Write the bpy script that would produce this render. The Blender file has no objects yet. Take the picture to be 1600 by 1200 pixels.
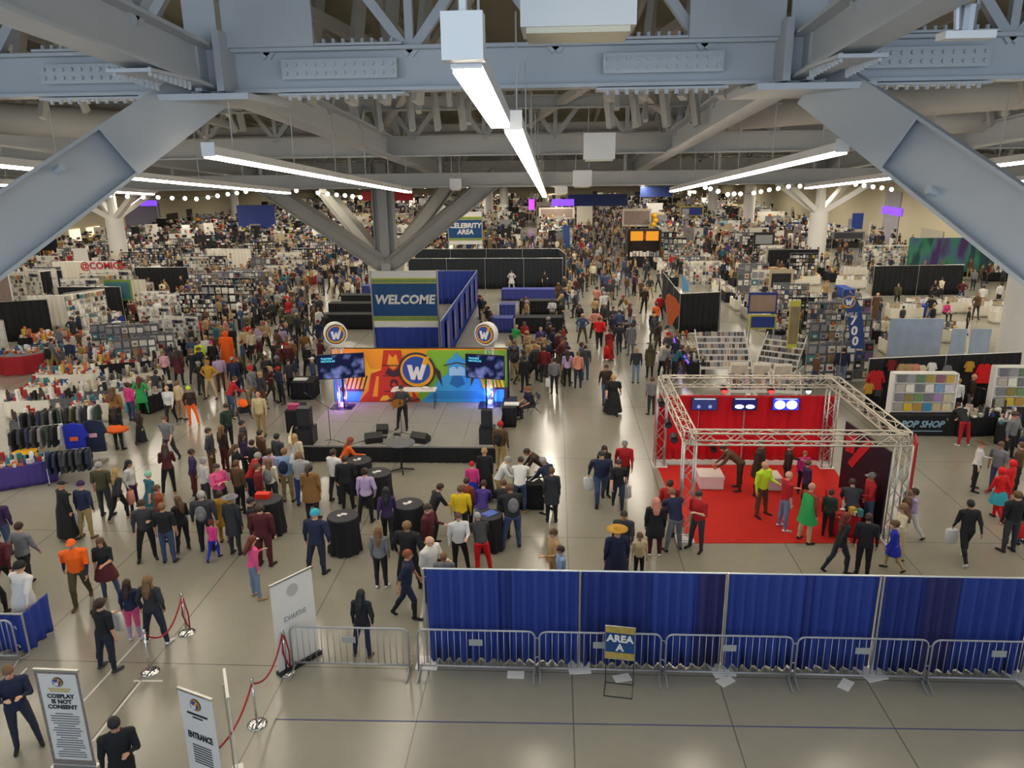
import bpy, bmesh, math, random
import numpy as np
from mathutils import Vector, Matrix, Euler
random.seed(7); RND = random.Random(11)
C = bpy.context.scene.collection
PI = math.pi
rad = math.radians
V = Vector

# ---------------------------------------------------------------- camera geometry (hall axes: +Y away, +X right, metres)
F_PX = 1200.0; CAM_H = 10.3; TILT = rad(16.26); YAW = rad(3.3); ROLL = rad(0.75)
_f = V((-math.sin(YAW)*math.cos(TILT), math.cos(YAW)*math.cos(TILT), -math.sin(TILT)))
_r0 = V((math.cos(YAW), math.sin(YAW), 0)); _u0 = _r0.cross(_f)
_c, _s = math.cos(ROLL), math.sin(ROLL)
_r = _c*_r0 - _s*_u0; _u = _c*_u0 + _s*_r0
def ray(x, y): return _f + _r*((x-800)/F_PX) + _u*((600-y)/F_PX)
def P(x, y, z=0.0):
    d = ray(x, y); t = (z-CAM_H)/d.z
    return V((d.x*t, d.y*t, z))
def PY(x, y, Y):
    d = ray(x, y); t = Y/d.y
    return V((d.x*t, Y, CAM_H+d.z*t))
def PX(x, y, X):
    d = ray(x, y); t = X/d.x
    return V((X, d.y*t, CAM_H+d.z*t))
def to_px(p):
    q = V(p)-V((0,0,CAM_H)); d = q.dot(_f)
    if d <= .1: return (1e5, 1e5)
    return (800+F_PX*q.dot(_r)/d, 600-F_PX*q.dot(_u)/d)
cam = bpy.data.cameras.new('camera'); co = bpy.data.objects.new('camera', cam); C.objects.link(co)
co.matrix_world = Matrix(((_r.x,_u.x,-_f.x,0),(_r.y,_u.y,-_f.y,0),(_r.z,_u.z,-_f.z,CAM_H),(0,0,0,1)))
cam.sensor_width = 36; cam.lens = 36*F_PX/1600; cam.clip_start = .1; cam.clip_end = 600
bpy.context.scene.camera = co

# ---------------------------------------------------------------- materials
def lin(h):
    if isinstance(h, (tuple, list)): return (*h, 1)
    h = h.lstrip('#'); o = []
    for i in (0, 2, 4):
        c = int(h[i:i+2], 16)/255
        o.append(c/12.92 if c <= .04045 else ((c+.055)/1.055)**2.4)
    return (*o, 1)
_mats = {}
def mat(name, col='808080', rough=.6, metal=0, emit=None, es=1, noise=0, nscale=8, bump=0, alpha=None, spec=.5, trans=0, sheen=0):
    if name in _mats: return _mats[name]
    m = bpy.data.materials.new(name); m.use_nodes = True; nt = m.node_tree; b = nt.nodes['Principled BSDF']
    c = lin(col); b.inputs['Base Color'].default_value = c
    b.inputs['Roughness'].default_value = rough; b.inputs['Metallic'].default_value = metal
    b.inputs['Specular IOR Level'].default_value = spec
    if trans: b.inputs['Transmission Weight'].default_value = trans
    if alpha is not None: b.inputs['Alpha'].default_value = alpha
    if sheen: b.inputs['Sheen Weight'].default_value = sheen
    if emit:
        b.inputs['Emission Color'].default_value = lin(emit); b.inputs['Emission Strength'].default_value = es
    if noise or bump:
        tc = nt.nodes.new('ShaderNodeTexCoord'); n = nt.nodes.new('ShaderNodeTexNoise'); n.inputs['Scale'].default_value = nscale
        n.inputs['Detail'].default_value = 4
        nt.links.new(tc.outputs['Object'], n.inputs['Vector'])
        if noise:
            mx = nt.nodes.new('ShaderNodeMix'); mx.data_type = 'RGBA'
            mx.inputs[6].default_value = (*[max(0, v*(1-noise)) for v in c[:3]], 1)
            mx.inputs[7].default_value = (*[min(1, v*(1+noise)) for v in c[:3]], 1)
            nt.links.new(n.outputs['Fac'], mx.inputs[0]); nt.links.new(mx.outputs[2], b.inputs['Base Color'])
        if bump:
            bp = nt.nodes.new('ShaderNodeBump'); bp.inputs['Strength'].default_value = bump; bp.inputs['Distance'].default_value = .03
            nt.links.new(n.outputs['Fac'], bp.inputs['Height']); nt.links.new(bp.outputs[0], b.inputs['Normal'])
    _mats[name] = m; return m

def floor_mat():
    m = bpy.data.materials.new('polished_concrete'); m.use_nodes = True; nt = m.node_tree; N = nt.nodes.new; L = nt.links.new
    b = nt.nodes['Principled BSDF']
    g = N('ShaderNodeNewGeometry'); sep = N('ShaderNodeSeparateXYZ'); L(g.outputs['Position'], sep.inputs[0])
    def noise(s, d=5, dist=0):
        n = N('ShaderNodeTexNoise'); n.inputs['Scale'].default_value = s; n.inputs['Detail'].default_value = d
        n.inputs['Distortion'].default_value = dist; L(g.outputs['Position'], n.inputs['Vector']); return n
    def math_(op, a, b_=None, c_=None):
        n = N('ShaderNodeMath'); n.operation = op
        for i, v in enumerate((a, b_, c_)):
            if v is None: continue
            if isinstance(v, (int, float)): n.inputs[i].default_value = v
            else: L(v, n.inputs[i])
        return n.outputs[0]
    n1 = noise(.22, 2, 0); n2 = noise(3.0, 6)
    mix = N('ShaderNodeMix'); mix.data_type = 'RGBA'
    mix.inputs[6].default_value = lin('89867a'); mix.inputs[7].default_value = lin('9b9788')
    f = math_('ADD', math_('MULTIPLY', n1.outputs['Fac'], .7), math_('MULTIPLY', n2.outputs['Fac'], .3))
    r = N('ShaderNodeMapRange'); r.inputs[1].default_value = .2; r.inputs[2].default_value = .8; L(f, r.inputs[0]); L(r.outputs[0], mix.inputs[0])
    def seam(out, off, step):
        q = math_('ADD', out, -off+step*200+step/2)
        q = math_('MODULO', q, step)
        q = math_('ABSOLUTE', math_('SUBTRACT', q, step/2))
        return math_('LESS_THAN', q, .014)
    s = math_('MAXIMUM', seam(sep.outputs[0], .38, 3.0), seam(sep.outputs[1], 13.75, 6.0))
    mx2 = N('ShaderNodeMix'); mx2.data_type = 'RGBA'; mx2.inputs[7].default_value = lin('55524a')
    L(mix.outputs[2], mx2.inputs[6]); L(math_('MULTIPLY', s, .75), mx2.inputs[0]); L(mx2.outputs[2], b.inputs['Base Color'])
    rr = N('ShaderNodeMapRange'); rr.inputs[1].default_value = .3; rr.inputs[2].default_value = .7; rr.inputs[3].default_value = .17; rr.inputs[4].default_value = .25
    L(n1.outputs['Fac'], rr.inputs[0]); L(rr.outputs[0], b.inputs['Roughness'])
    b.inputs['Specular IOR Level'].default_value = .75
    bp = N('ShaderNodeBump'); bp.inputs['Strength'].default_value = .02; bp.inputs['Distance'].default_value = .02
    L(n2.outputs['Fac'], bp.inputs['Height']); L(bp.outputs[0], b.inputs['Normal'])
    return m

# ---------------------------------------------------------------- mesh builder
class MB:
    def __init__(s): s.v = []; s.f = []; s.m = []
    def add(s, vs, fs, mi=0):
        o = len(s.v); s.v += [tuple(v) for v in vs]
        for f in fs: s.f.append(tuple(o+i for i in f)); s.m.append(mi)
        return s
    def box(s, c, d, rz=0, mi=0, M=None):
        x, y, z = d[0]/2, d[1]/2, d[2]/2
        vs = [V(p) for p in ((-x,-y,-z),(x,-y,-z),(x,y,-z),(-x,y,-z),(-x,-y,z),(x,-y,z),(x,y,z),(-x,y,z))]
        if M is None: M = Matrix.Rotation(rz, 3, 'Z')
        vs = [M @ v + V(c) for v in vs]
        return s.add(vs, ((0,3,2,1),(4,5,6,7),(0,1,5,4),(1,2,6,5),(2,3,7,6),(3,0,4,7)), mi)
    def bb(s, x0, x1, y0, y1, z0, z1, mi=0): return s.box(((x0+x1)/2,(y0+y1)/2,(z0+z1)/2), (abs(x1-x0),abs(y1-y0),abs(z1-z0)), 0, mi)
    def frame(s, p0, p1, up=(0,0,1)):
        p0, p1 = V(p0), V(p1); d = (p1-p0).normalized(); up = V(up)
        if abs(d.dot(up)) > .98: up = V((0,1,0))
        a = d.cross(up).normalized(); b = a.cross(d).normalized()
        return p0, p1, a, b
    def bar(s, p0, p1, w, h, up=(0,0,1), mi=0):
        p0, p1, a, b = s.frame(p0, p1, up); a = a*w/2; b = b*h/2
        vs = [p0-a-b, p0+a-b, p0+a+b, p0-a+b, p1-a-b, p1+a-b, p1+a+b, p1-a+b]
        return s.add(vs, ((0,1,2,3),(7,6,5,4),(4,5,1,0),(5,6,2,1),(6,7,3,2),(7,4,0,3)), mi)
    def cyl(s, p0, p1, r0, r1=None, n=8, mi=0, cap=True):
        r1 = r0 if r1 is None else r1
        p0, p1, a, b = s.frame(p0, p1)
        vs = []
        for p, r in ((p0, r0), (p1, r1)):
            for k in range(n):
                t = 2*PI*k/n; vs.append(p + a*math.cos(t)*r + b*math.sin(t)*r)
        fs = [(k, (k+1) % n, n+(k+1) % n, n+k) for k in range(n)]
        if cap: fs += [tuple(range(n))[::-1], tuple(range(n, 2*n))]
        return s.add(vs, fs, mi)
    def tube(s, pts, r, n=6, mi=0):
        pts = [V(p) for p in pts]; vs = []; fs = []
        prev = None
        for i, p in enumerate(pts):
            d = (pts[min(i+1, len(pts)-1)]-pts[max(i-1, 0)]).normalized()
            up = V((0,0,1)) if abs(d.z) < .95 else V((0,1,0))
            if prev is not None:
                a = (prev - d*prev.dot(d)).normalized()
            else: a = d.cross(up).normalized()
            prev = a; b = a.cross(d)
            for k in range(n):
                t = 2*PI*k/n; vs.append(p + a*math.cos(t)*r + b*math.sin(t)*r)
        for i in range(len(pts)-1):
            for k in range(n): fs.append((i*n+k, (i+1)*n+k, (i+1)*n+(k+1) % n, i*n+(k+1) % n))
        fs += [tuple(range(n)), tuple(range((len(pts)-1)*n, len(pts)*n))[::-1]]
        return s.add(vs, fs, mi)
    def lathe(s, prof, c=(0,0,0), n=16, mi=0):
        c = V(c); vs = []; fs = []
        for r, z in prof:
            for k in range(n):
                t = 2*PI*k/n; vs.append(c+V((r*math.cos(t), r*math.sin(t), z)))
        for i in range(len(prof)-1):
            for k in range(n): fs.append((i*n+k, i*n+(k+1) % n, (i+1)*n+(k+1) % n, (i+1)*n+k))
        fs += [tuple(range(n))[::-1], tuple(range((len(prof)-1)*n, len(prof)*n))]
        return s.add(vs, fs, mi)
    def sphere(s, c, r, n=10, m=7, mi=0):
        rx, ry, rz = (r, r, r) if isinstance(r, (int, float)) else r
        vs = [V(c)+V((0,0,-rz))]; fs = []
        for i in range(1, m):
            a = -PI/2+PI*i/m
            for k in range(n):
                t = 2*PI*k/n; vs.append(V(c)+V((rx*math.cos(a)*math.cos(t), ry*math.cos(a)*math.sin(t), rz*math.sin(a))))
        vs.append(V(c)+V((0,0,rz)))
        for k in range(n): fs.append((0, 1+(k+1) % n, 1+k))
        for i in range(m-2):
            for k in range(n):
                a = 1+i*n; fs.append((a+k, a+(k+1) % n, a+n+(k+1) % n, a+n+k))
        a = 1+(m-2)*n
        for k in range(n): fs.append((a+k, a+(k+1) % n, len(vs)-1))
        return s.add(vs, fs, mi)
    def prism(s, pts2, M, depth, mi=0):
        """outline in local xz-plane, thickness along local y (towards -y); M places it"""
        n = len(pts2)
        area = sum(pts2[i][0]*pts2[(i+1) % n][1]-pts2[(i+1) % n][0]*pts2[i][1] for i in range(n))
        if area < 0: pts2 = pts2[::-1]
        vs = [M @ V((x, -depth, z)) for x, z in pts2] + [M @ V((x, 0, z)) for x, z in pts2]
        fs = [tuple(range(n)), tuple(range(n, 2*n))[::-1]] + [(i, n+i, n+(i+1) % n, (i+1) % n) for i in range(n)]
        return s.add(vs, fs, mi)
    def ibeam(s, p0, p1, depth, width, up=(0,0,1), tf=.05, tw=.04, mi=0):
        p0, p1, a, b = s.frame(p0, p1, up)
        s.bar(p0+b*(depth/2-tf/2), p1+b*(depth/2-tf/2), width, tf, b, mi)
        s.bar(p0-b*(depth/2-tf/2), p1-b*(depth/2-tf/2), width, tf, b, mi)
        s.bar(p0, p1, tw, depth-2*tf, b, mi); return s
    def drape(s, p0, p1, z0, z1, amp=.05, pitch=.3, thick=.02, mi=0, seed=0, top=None):
        """hanging pleated cloth from p0 to p1 (xy), z0 bottom, z1 top"""
        R = random.Random(seed); p0 = V((p0[0], p0[1], 0)); p1 = V((p1[0], p1[1], 0)); L = (p1-p0).length; d = (p1-p0)/L; nn = V((-d.y, d.x, 0))
        n = max(4, int(L/pitch*5)); cols = []
        ph = 0
        offs = []
        for i in range(n+1):
            ph += R.uniform(.7, 1.9); offs.append(math.sin(ph)*amp*R.uniform(.6, 1.2))
        rows = (1, .97, .6, .25, 0); vs = []; fs = []
        for side in (0, 1):
            for i in range(n+1):
                for k, t in enumerate(rows):
                    f = (.25, .6, 1, 1.15, 1.25)[k]
                    q = p0+d*(L*i/n)+nn*(offs[i]*f+side*thick); q.z = z0+(z1-z0)*t + (R.uniform(-.015, .015) if k == 4 else 0)
                    vs.append(q)
        m = len(rows); o = (n+1)*m
        for i in range(n):
            for k in range(m-1):
                a = i*m+k; fs.append((a, a+1, a+m+1, a+m)); fs.append((o+a, o+a+m, o+a+m+1, o+a+1))
            fs.append((i*m, (i+1)*m, o+(i+1)*m, o+i*m)); fs.append((i*m+m-1, o+i*m+m-1, o+(i+1)*m+m-1, (i+1)*m+m-1))
        for k in range(m-1):
            fs.append((k, o+k, o+k+1, k+1)); e = n*m; fs.append((e+k, e+k+1, o+e+k+1, o+e+k))
        return s.add(vs, fs, mi)
    def build(s, name, mats, parent=None, loc=None, rz=0, smooth=False):
        me = bpy.data.meshes.new(name); me.from_pydata([tuple(v) for v in s.v], [], s.f)
        mats = mats if isinstance(mats, (list, tuple)) else [mats]
        for m in mats: me.materials.append(m)
        if len(mats) > 1: me.polygons.foreach_set('material_index', s.m)
        if smooth: me.polygons.foreach_set('use_smooth', [True]*len(me.polygons))
        me.update(); o = bpy.data.objects.new(name, me); C.objects.link(o)
        if parent: o.parent = parent
        if loc is not None: o.location = loc
        if rz: o.rotation_euler = (0, 0, rz)
        return o
LABELS = set(); OCC = []; FARM = []
def tag(o, label, cat, group=None, kind=None):
    o['label'] = label; o['category'] = cat
    if group: o['group'] = group
    if kind: o['kind'] = kind
    LABELS.add(label); return o
def struct(o): o['kind'] = 'structure'; return o
def thing(name, label, cat, loc=(0,0,0), rz=0, group=None):
    o = bpy.data.objects.new(name, None); C.objects.link(o); o.location = loc; o.rotation_euler = (0, 0, rz)
    o.empty_display_size = .2
    return tag(o, label, cat, group)
def dup(root, loc, rz, label=None, group=None):
    r = root.copy(); C.objects.link(r); r.location = loc; r.rotation_euler = (0, 0, rz)
    if label: r['label'] = label
    if group: r['group'] = group
    for ch in list(root.children):
        c = ch.copy(); C.objects.link(c); c.parent = r
        for g in list(ch.children):
            d = g.copy(); C.objects.link(d); d.parent = c
    return r
def text(name, body, size, M, m, parent=None, ext=.006, bold=.0, align='CENTER', sx=1.0, shear=0):
    cu = bpy.data.curves.new(name, 'FONT'); cu.body = body; cu.size = size; cu.align_x = align; cu.align_y = 'CENTER'
    cu.extrude = ext; cu.offset = bold; cu.resolution_u = 2; cu.shear = shear; cu.space_line = .95
    t = bpy.data.objects.new(name, cu); C.objects.link(t)
    dg = bpy.context.evaluated_depsgraph_get(); dg.update()
    me = bpy.data.meshes.new_from_object(t.evaluated_get(dg)); bpy.data.objects.remove(t)
    me.name = name; me.transform(M @ Matrix.Diagonal((sx, 1, 1, 1))); me.materials.clear(); me.materials.append(m)
    o = bpy.data.objects.new(name, me); C.objects.link(o)
    if parent: o.parent = parent
    return o
def upright(c, rz=0, tilt=0):
    """matrix for text/prism standing upright facing -Y (rz turns about Z)"""
    return Matrix.Translation(V(c)) @ Matrix.Rotation(rz, 4, 'Z') @ Matrix.Rotation(rad(90)+tilt, 4, 'X')
def place(c, rz=0, tilt=0):
    return Matrix.Translation(V(c)) @ Matrix.Rotation(rz, 4, 'Z') @ Matrix.Rotation(tilt, 4, 'X')

M_steel = mat('painted_steel', 'b9bdbf', .45, noise=.06, nscale=1.5)
M_steel2 = mat('painted_steel_upper', 'b4b2aa', .55, noise=.08, nscale=1.2)
M_deck = mat('roof_deck', '8a8672', .8, noise=.15, nscale=.8)
M_wall = mat('plaster_wall', 'cfc5a8', .8, noise=.05, nscale=.5)
M_wall2 = mat('grey_wall', '8d8896', .8, noise=.05, nscale=.5)
M_white = mat('white_paint', 'e6e4de', .5)
M_black = mat('black_plastic', '17171a', .45)
M_blackcloth = mat('black_cloth', '15161b', .85, noise=.25, nscale=3)
M_charcoal = mat('charcoal', '33343a', .7)
M_bluecloth = mat('blue_cloth', '263f98', .7, noise=.1, nscale=2.2)
M_redcloth = mat('red_cloth', 'c40a18', .7, noise=.2, nscale=2)
M_whitecloth = mat('white_cloth', 'e8e2d2', .8, noise=.04, nscale=4)
M_alu = mat('aluminium', 'c9c9c4', .35, metal=.85)
M_galv = mat('galvanised_steel', 'b0b2b4', .42, metal=.6)
M_chrome = mat('chrome', 'e6e6e6', .12, metal=1)
M_chair = mat('grey_plastic', '5d6068', .6)
M_wood = mat('tan_wood', 'a9824f', .6, noise=.2, nscale=6)
M_card = mat('cardboard', 'b6935e', .8)
M_glow = mat('lamp_glow', 'ffffff', .5, emit='fff1dc', es=22)
# ---------------------------------------------------------------- hall shell
XL, XR, YB, YF = -64.0, 42.0, 216.0, -9.0
def zg(Y): return 12.5-.072*Y if Y <= 50 else 8.9-.0345*(Y-50)      # underside of the main girders
mb = MB(); mb.bb(XL-2, XR+2, YF-2, YB+2, -.3, 0); struct(mb.build('floor', floor_mat()))
mb = MB(); mb.bb(XL-.5, XL, YF, YB, 0, 13.5); struct(mb.build('wall_left', M_wall))
mb = MB(); mb.bb(XR, XR+.5, YF, YB, 0, 13.5); struct(mb.build('wall_right', M_wall))
mb = MB(); mb.bb(XL, XR, YB, YB+.5, 0, 7); struct(mb.build('wall_back', M_wall))
mb = MB()
for a, b in ((YF, 50), (50, YB)):
    za, zb = (zg(a)+2.9, zg(b)+2.9) if b == 50 else (zg(a)+.25, zg(b)+.25)
    vs = [(XL-1,a,za),(XR+1,a,za),(XR+1,b,zb),(XL-1,b,zb)]; vs += [(x,y,z+.25) for x,y,z in vs]
    mb.add(vs, ((0,3,2,1),(4,5,6,7),(0,1,5,4),(1,2,6,5),(2,3,7,6),(3,0,4,7)))
mb.bb(XL-1, XR+1, 49.7, 50, 8.8, 12)
struct(mb.build('ceiling', M_deck))
# corrugation ribs of the deck
mb = MB()
for i in range(53):
    x = XL+2+i*2
    if -40 < x < 36: mb.bar((x, YF, zg(YF)+2.75), (x, 49.6, zg(49.6)+2.75), .12, .3)
struct(mb.build('ceiling_joists', M_steel2))
# main girders across the hall (lower chord, upper chord, webs)
ROWS = (1.0, 14.2, 28.4, 42.0, 49.2)
NX = (-36, -26, -16, -6.0, 4.1, 14, 24, 34)
for j, Y in enumerate(ROWS[1:]):
    z = zg(Y); d = (.72, .7, .8, .55)[j]
    mb = MB(); mb.ibeam((XL, Y, z+d/2), (XR, Y, z+d/2), d, .42, tf=.06)
    mb.ibeam((XL, Y, z+2.35), (XR, Y, z+2.35), .35, .3, tf=.04)
    x = -40
    while x < 38:
        mb.bar((x, Y, z+.6), (x+1.25, Y, z+2.2), .16, .16); mb.bar((x+1.25, Y, z+2.2), (x+2.5, Y, z+.6), .16, .16)
        mb.bar((x, Y, z+.6), (x, Y, z+2.2), .14, .14)
        x += 2.5
    struct(mb.build('beam', M_steel2 if j else M_steel))
for X in NX:
    mb = MB(); a = YF if X in (-6.0, 4.1) else YF
    mb.ibeam((X, a, zg(a)+.36), (X, 49.2, zg(49.2)+.36), .72, .5, tf=.06)
    mb.ibeam((X, a, zg(a)+2.35), (X, 49.2, zg(49.2)+2.35), .35, .3, tf=.04)
    y = 2.0
    while y < 46:
        mb.bar((X, y, zg(y)+.6), (X, y+1.6, zg(y+1.6)+2.2), .18, .18); mb.bar((X, y+1.6, zg(y+1.6)+2.2), (X, y+3.2, zg(y+3.2)+.6), .18, .18)
        y += 3.2
    struct(mb.build('beam', M_steel))
# secondary cross members between girder rows
mb = MB()
for Y in (18, 21.5, 25, 32, 35.5, 38.7, 45.5):
    mb.ibeam((XL, Y, zg(Y)+1.3), (XR, Y, zg(Y)+1.3), .4, .28)
for Y in (6, 9.5): mb.ibeam((XL, Y, zg(Y)+2.0), (XR, Y, zg(Y)+2.0), .4, .28)
struct(mb.build('beam', M_steel2))
# diagonal roof bracing seen between the first two girder rows
mb = MB()
for (x0, x1) in ((-6, -1), (-1, 4.1), (4.1, 9), (-11, -6), (-16, -11), (9, 14)):
    mb.bar((x0, 14.4, zg(14.4)+2.2), (x1, 28, zg(28)+1.0), .22, .22); mb.bar((x1, 14.4, zg(14.4)+2.2), (x0, 28, zg(28)+1.0), .22, .22)
    for k in range(5):
        y = 15.5+k*2.6; xx = x0+(x1-x0)*(k+.5)/5
        mb.bar((xx, y, zg(y)+.5), (xx, y+.9, zg(y)+2.6), .13, .2); mb.bar((xx+.7, y, zg(y)+2.6), (xx+.7, y+.9, zg(y)+.7), .13, .2)
struct(mb.build('beam', M_steel2))
# flat soffit ribs over the far hall
mb = MB()
for Y in range(56, 214, 9):
    mb.bb(XL, XR, Y-.2, Y+.2, zg(Y)-.12, zg(Y)+.3)
struct(mb.build('beam', M_steel2))
# nodes at the first row: knee plates, stiffeners, splice plates and bolts
for s, X in ((-1, -6.0), (1, 4.1)):
    z = zg(14.2)
    mb = MB()
    mb.bb(X-.9, X+.95, 13.2, 15.3, z-.16, z-.06)                 # bottom knee plate
    mb.bb(X-.28, X+.28, 13.84, 13.9, z, z+3)                     # tall stiffener
    mb.bb(X-.06, X+.06, 13.5, 14.0, z, z+.72)
    mb.bb(X-s*.35, X-s*1.9, 13.9, 13.97, z+.72, z+2.3)           # deep gusset above the girder
    mb.bb(X-s*.3, X-s*.42, 13.55, 14.2, z, z+.95)
    for sgn in (1, -1):
        x0 = X-s*1.3 if sgn == 1 else X+s*1.0
        x1 = x0 - s*sgn*2.0
        lo, hi = min(x0, x1), max(x0, x1)
        mb.bb(lo, hi, 13.94, 14.0, z+.2, z+.52)
        mb.bb(lo-.1, hi+.1, 13.95, 14.45, z-.06, z-.02)
        mb.bb(lo-.1, hi+.1, 13.95, 14.45, z+.73, z+.77)
        n = 12
        for k in range(n):
            x = lo+(hi-lo)*(k+.5)/n
            mb.cyl((x, 14.02, z-.13), (x, 14.02, z-.05), .035, n=6); mb.cyl((x, 14.02, z+.75), (x, 14.02, z+.84), .035, n=6)
            for zz in (.29, .43): mb.cyl((x, 13.9, z+zz), (x, 13.95, z+zz), .035, n=6)
    # bolted splice under the longitudinal girder
    mb.bb(X-.33, X+.33, 11.3, 12.7, zg(12)-.1+.02, zg(12)-.03)
    for k in range(9):
        for q in (-.26, .26):
            y = 11.4+k*.15; mb.cyl((X+q, y, zg(y)-.17), (X+q, y, zg(y)-.05), .03, n=6)
    struct(mb.build('beam', M_steel))
# slender vertical webs in the open bays, between first girder and roof
mb = MB()
for x in (-5.2, -4.3, -3.6, -2.9, 1.1, 1.8, 2.6, 3.4):
    mb.bar((x, 17, zg(17)+.2), (x+.25, 17.6, zg(17)+2.7), .14, .3); mb.bar((x+.4, 22, zg(22)+.2), (x+.1, 22.6, zg(22)+2.7), .12, .25)
struct(mb.build('beam', M_steel2))
# big round and square ducts
mb = MB()
for a, b, r in (((5.5, 26, 11.6), (18, 20, 12.2), .5), ((7, 30, 11.2), (20, 25, 11.6), .45), ((-12, 25, 11.4), (-22, 19, 12.0), .45)): mb.cyl(a, b, r, n=14)
tag(mb.build('air_duct', M_steel2, smooth=True), 'large pale round ventilation ducts running between the roof beams', 'duct', kind='structure')

# ---------------------------------------------------------------- branching columns
def branch(mb, a, b, depth=1.05, width=.42, up=None, cover=0, mi=0):
    a, b = V(a), V(b); d = (b-a).normalized(); n = V((0, -1, -.35)); n = (n-d*n.dot(d)).normalized(); side = d.cross(n).normalized()
    mb.ibeam(a, b, depth, width, up=side, tf=.05, tw=.04, mi=mi)
    if cover: mb.bar(b-d*cover+n*(width/2), b+n*(width/2), .03, depth, side, mi)
    if cover:
        mb.cyl(b-d*(cover+1.0)+n*(width/2)-side*(depth*.28), b-d*(cover+1.0)-n*.1-side*(depth*.28), .06, n=8)
for nm, base, node, cov in (('left', (-9.6, .6, 4.9), (-6.35, 14.4, 11.55), 2.6), ('right', (8.3, .6, 4.9), (4.55, 14.4, 11.5), 2.6)):
    t = thing('branching_column', f'near {nm} steel column branch crossing the upper {nm} of the picture', 'column', (base[0], base[1], 0))
    mb = MB(); mb.cyl((0,0,0), (0,0,base[2]), .85, n=24); mb.build('shaft', M_white, t, smooth=False)
    mb = MB(); branch(mb, (0,0,base[2]), V(node)-V((base[0], base[1], 0)), depth=.86, width=.36, cover=cov); mb.build('branch', M_steel, t)
t = thing('branching_column', 'central grey steel column with four spreading branches behind the welcome sign', 'column', P(605, 536).xyz if False else (0,0,0))
cc = PY(605, 418, 41.0); OCC.append((cc.x, cc.y, 1.1)); t.location = (cc.x, cc.y, 0)
mb = MB(); mb.cyl((0,0,0), (0,0,cc.z-.3), .85, n=24); mb.build('shaft', M_white, t)
mb = MB(); mb.ibeam((0,0,cc.z-.4), (0,0,10.2), 1.1, .6, up=(1,0,0)); mb.bar((0,-.32,cc.z-.3), (0,-.32,10.2), .5, .04, up=(0,1,0)); mb.build('post', M_steel2, t)
for px, py, Y, w in ((404, 284, 36.5, .8), (778, 274, 36.5, .8), (500, 290, 47, .8), (706, 282, 47, .8)):
    q = PY(px, py, Y)-V((cc.x, cc.y, 0)); mb = MB(); branch(mb, (0,0,cc.z), q, w, .45); mb.build('branch', M_steel2, t)
mb = MB(); mb.bb(-.7, .7, -.5, .5, cc.z-.55, cc.z-.3); mb.build('bearing_plate', M_steel2, t)
mb = MB(); q = P(605, 440, 4.2)
def farcol(px, py, lab, r=.9, topz=None, br=True):
    b = P(px, py); t = thing('branching_column' if br else 'column', lab, 'column', b); OCC.append((b.x, b.y, r+.3))
    top = zg(b.y); sh = top*.62 if br else top
    mb = MB(); mb.lathe(((r*1.0, 0), (r, sh-.3), (r*.96, sh)), n=24); mb.build('shaft', M_white, t, smooth=False)
    if br:
        mb = MB(); mb.cyl((0,0,sh), (0,0,top), .5, .45, n=12); mb.build('post', M_white, t)
        for dx, dy in ((-4, -2), (4, -2), (-3.6, 3), (3.6, 3)):
            mb = MB(); mb.bar((0,0,sh-.2), (dx,dy,top-.1), .55, .5); mb.build('branch', M_white, t)
farcol(189, 412, 'round white column with branches standing among the left vendor booths')
farcol(1273, 408, 'round white column with branches standing among the right vendor booths')
farcol(1593, 590, 'thick white column at the right edge beside the shirt booth', 1.15)
for i, (px, py) in enumerate(((764, 345), (788, 336), (1112, 345), (1168, 360), (272, 350), (370, 352), (1440, 378))):
    wh = ('behind the celebrity area sign', 'beyond the celebrity area sign, further right', 'behind the far rear booths right of the aisle', 'before the aurora side, among dark far booths', 'at the far left wall recess', 'beside the far blue left backdrop', 'in the right hand wall beside the curtained window')[i]
    farcol(px, py, 'slim square white column ' + wh, .8 if i < 4 else .7, br=False)

# ---------------------------------------------------------------- linear lamps hung under the girders
def zl(Y): return 11.35-.072*Y
def fixture(X, y0, y1, lab, n=1):
    t = thing('linear_lamp', lab, 'lamp', (X, y0, zl(y0)))
    sl = -.072; L = y1-y0
    mb = MB(); mb.bar((0,0,.07), (0,L,L*sl+.07), .22, .14); mb.bb(-.11, .11, -.02, 0, -.02, .2); mb.build('housing', M_white, t)
    mb = MB(); mb.bar((0,.03,-.02), (0,L-.03,L*sl-.02), .2, .05); mb.build('diffuser', M_glow, t)
    k = 1.0
    while k < L:
        mb = MB(); mb.cyl((0,k,k*sl+.14), (0,k,k*sl+1.5), .012, n=5); mb.build('hanger', M_steel2, t); k += 3.2
# deep cross beam that closes the view of the sloping roof, and its hangers
mb = MB(); za, zb = PY(868, 291, 34.6).z, PY(868, 268, 34.6).z
mb.ibeam((-34, 34.6, (za+zb)/2), (30, 34.6, (za+zb)/2), zb-za, .5, tf=.07)
for x in range(-33, 30, 4): mb.bar((x, 34.6, zb), (x, 34.6, zb+1.6), .12, .12)
struct(mb.build('beam', M_steel2))
fixture(-.62, 5.75, 9.15, 'glowing long ceiling lamp nearest the camera at top centre')
fixture(-.5, 9.55, 38.5, 'longest glowing ceiling lamp running away above the centre aisle')
fixture(-5.6, 12.7, 30.2, 'glowing ceiling lamp left of centre above the stage')
fixture(4.75, 13.6, 32.5, 'glowing ceiling lamp right of centre above the red booth')
fixture(-10.2, 8.5, 29.8, 'glowing ceiling lamp behind the near left column branch')
fixture(9.5, 13.5, 30.5, 'glowing ceiling lamp behind the near right column branch')
fixture(-15.3, 14, 29.3, 'short looking ceiling lamp far left under the roof')
fixture(14.9, 14, 27.8, 'lower of the two ceiling lamps at the far right edge')
fixture(-20.3, 16, 30, 'ceiling lamp low at the left edge of the roof')
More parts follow.
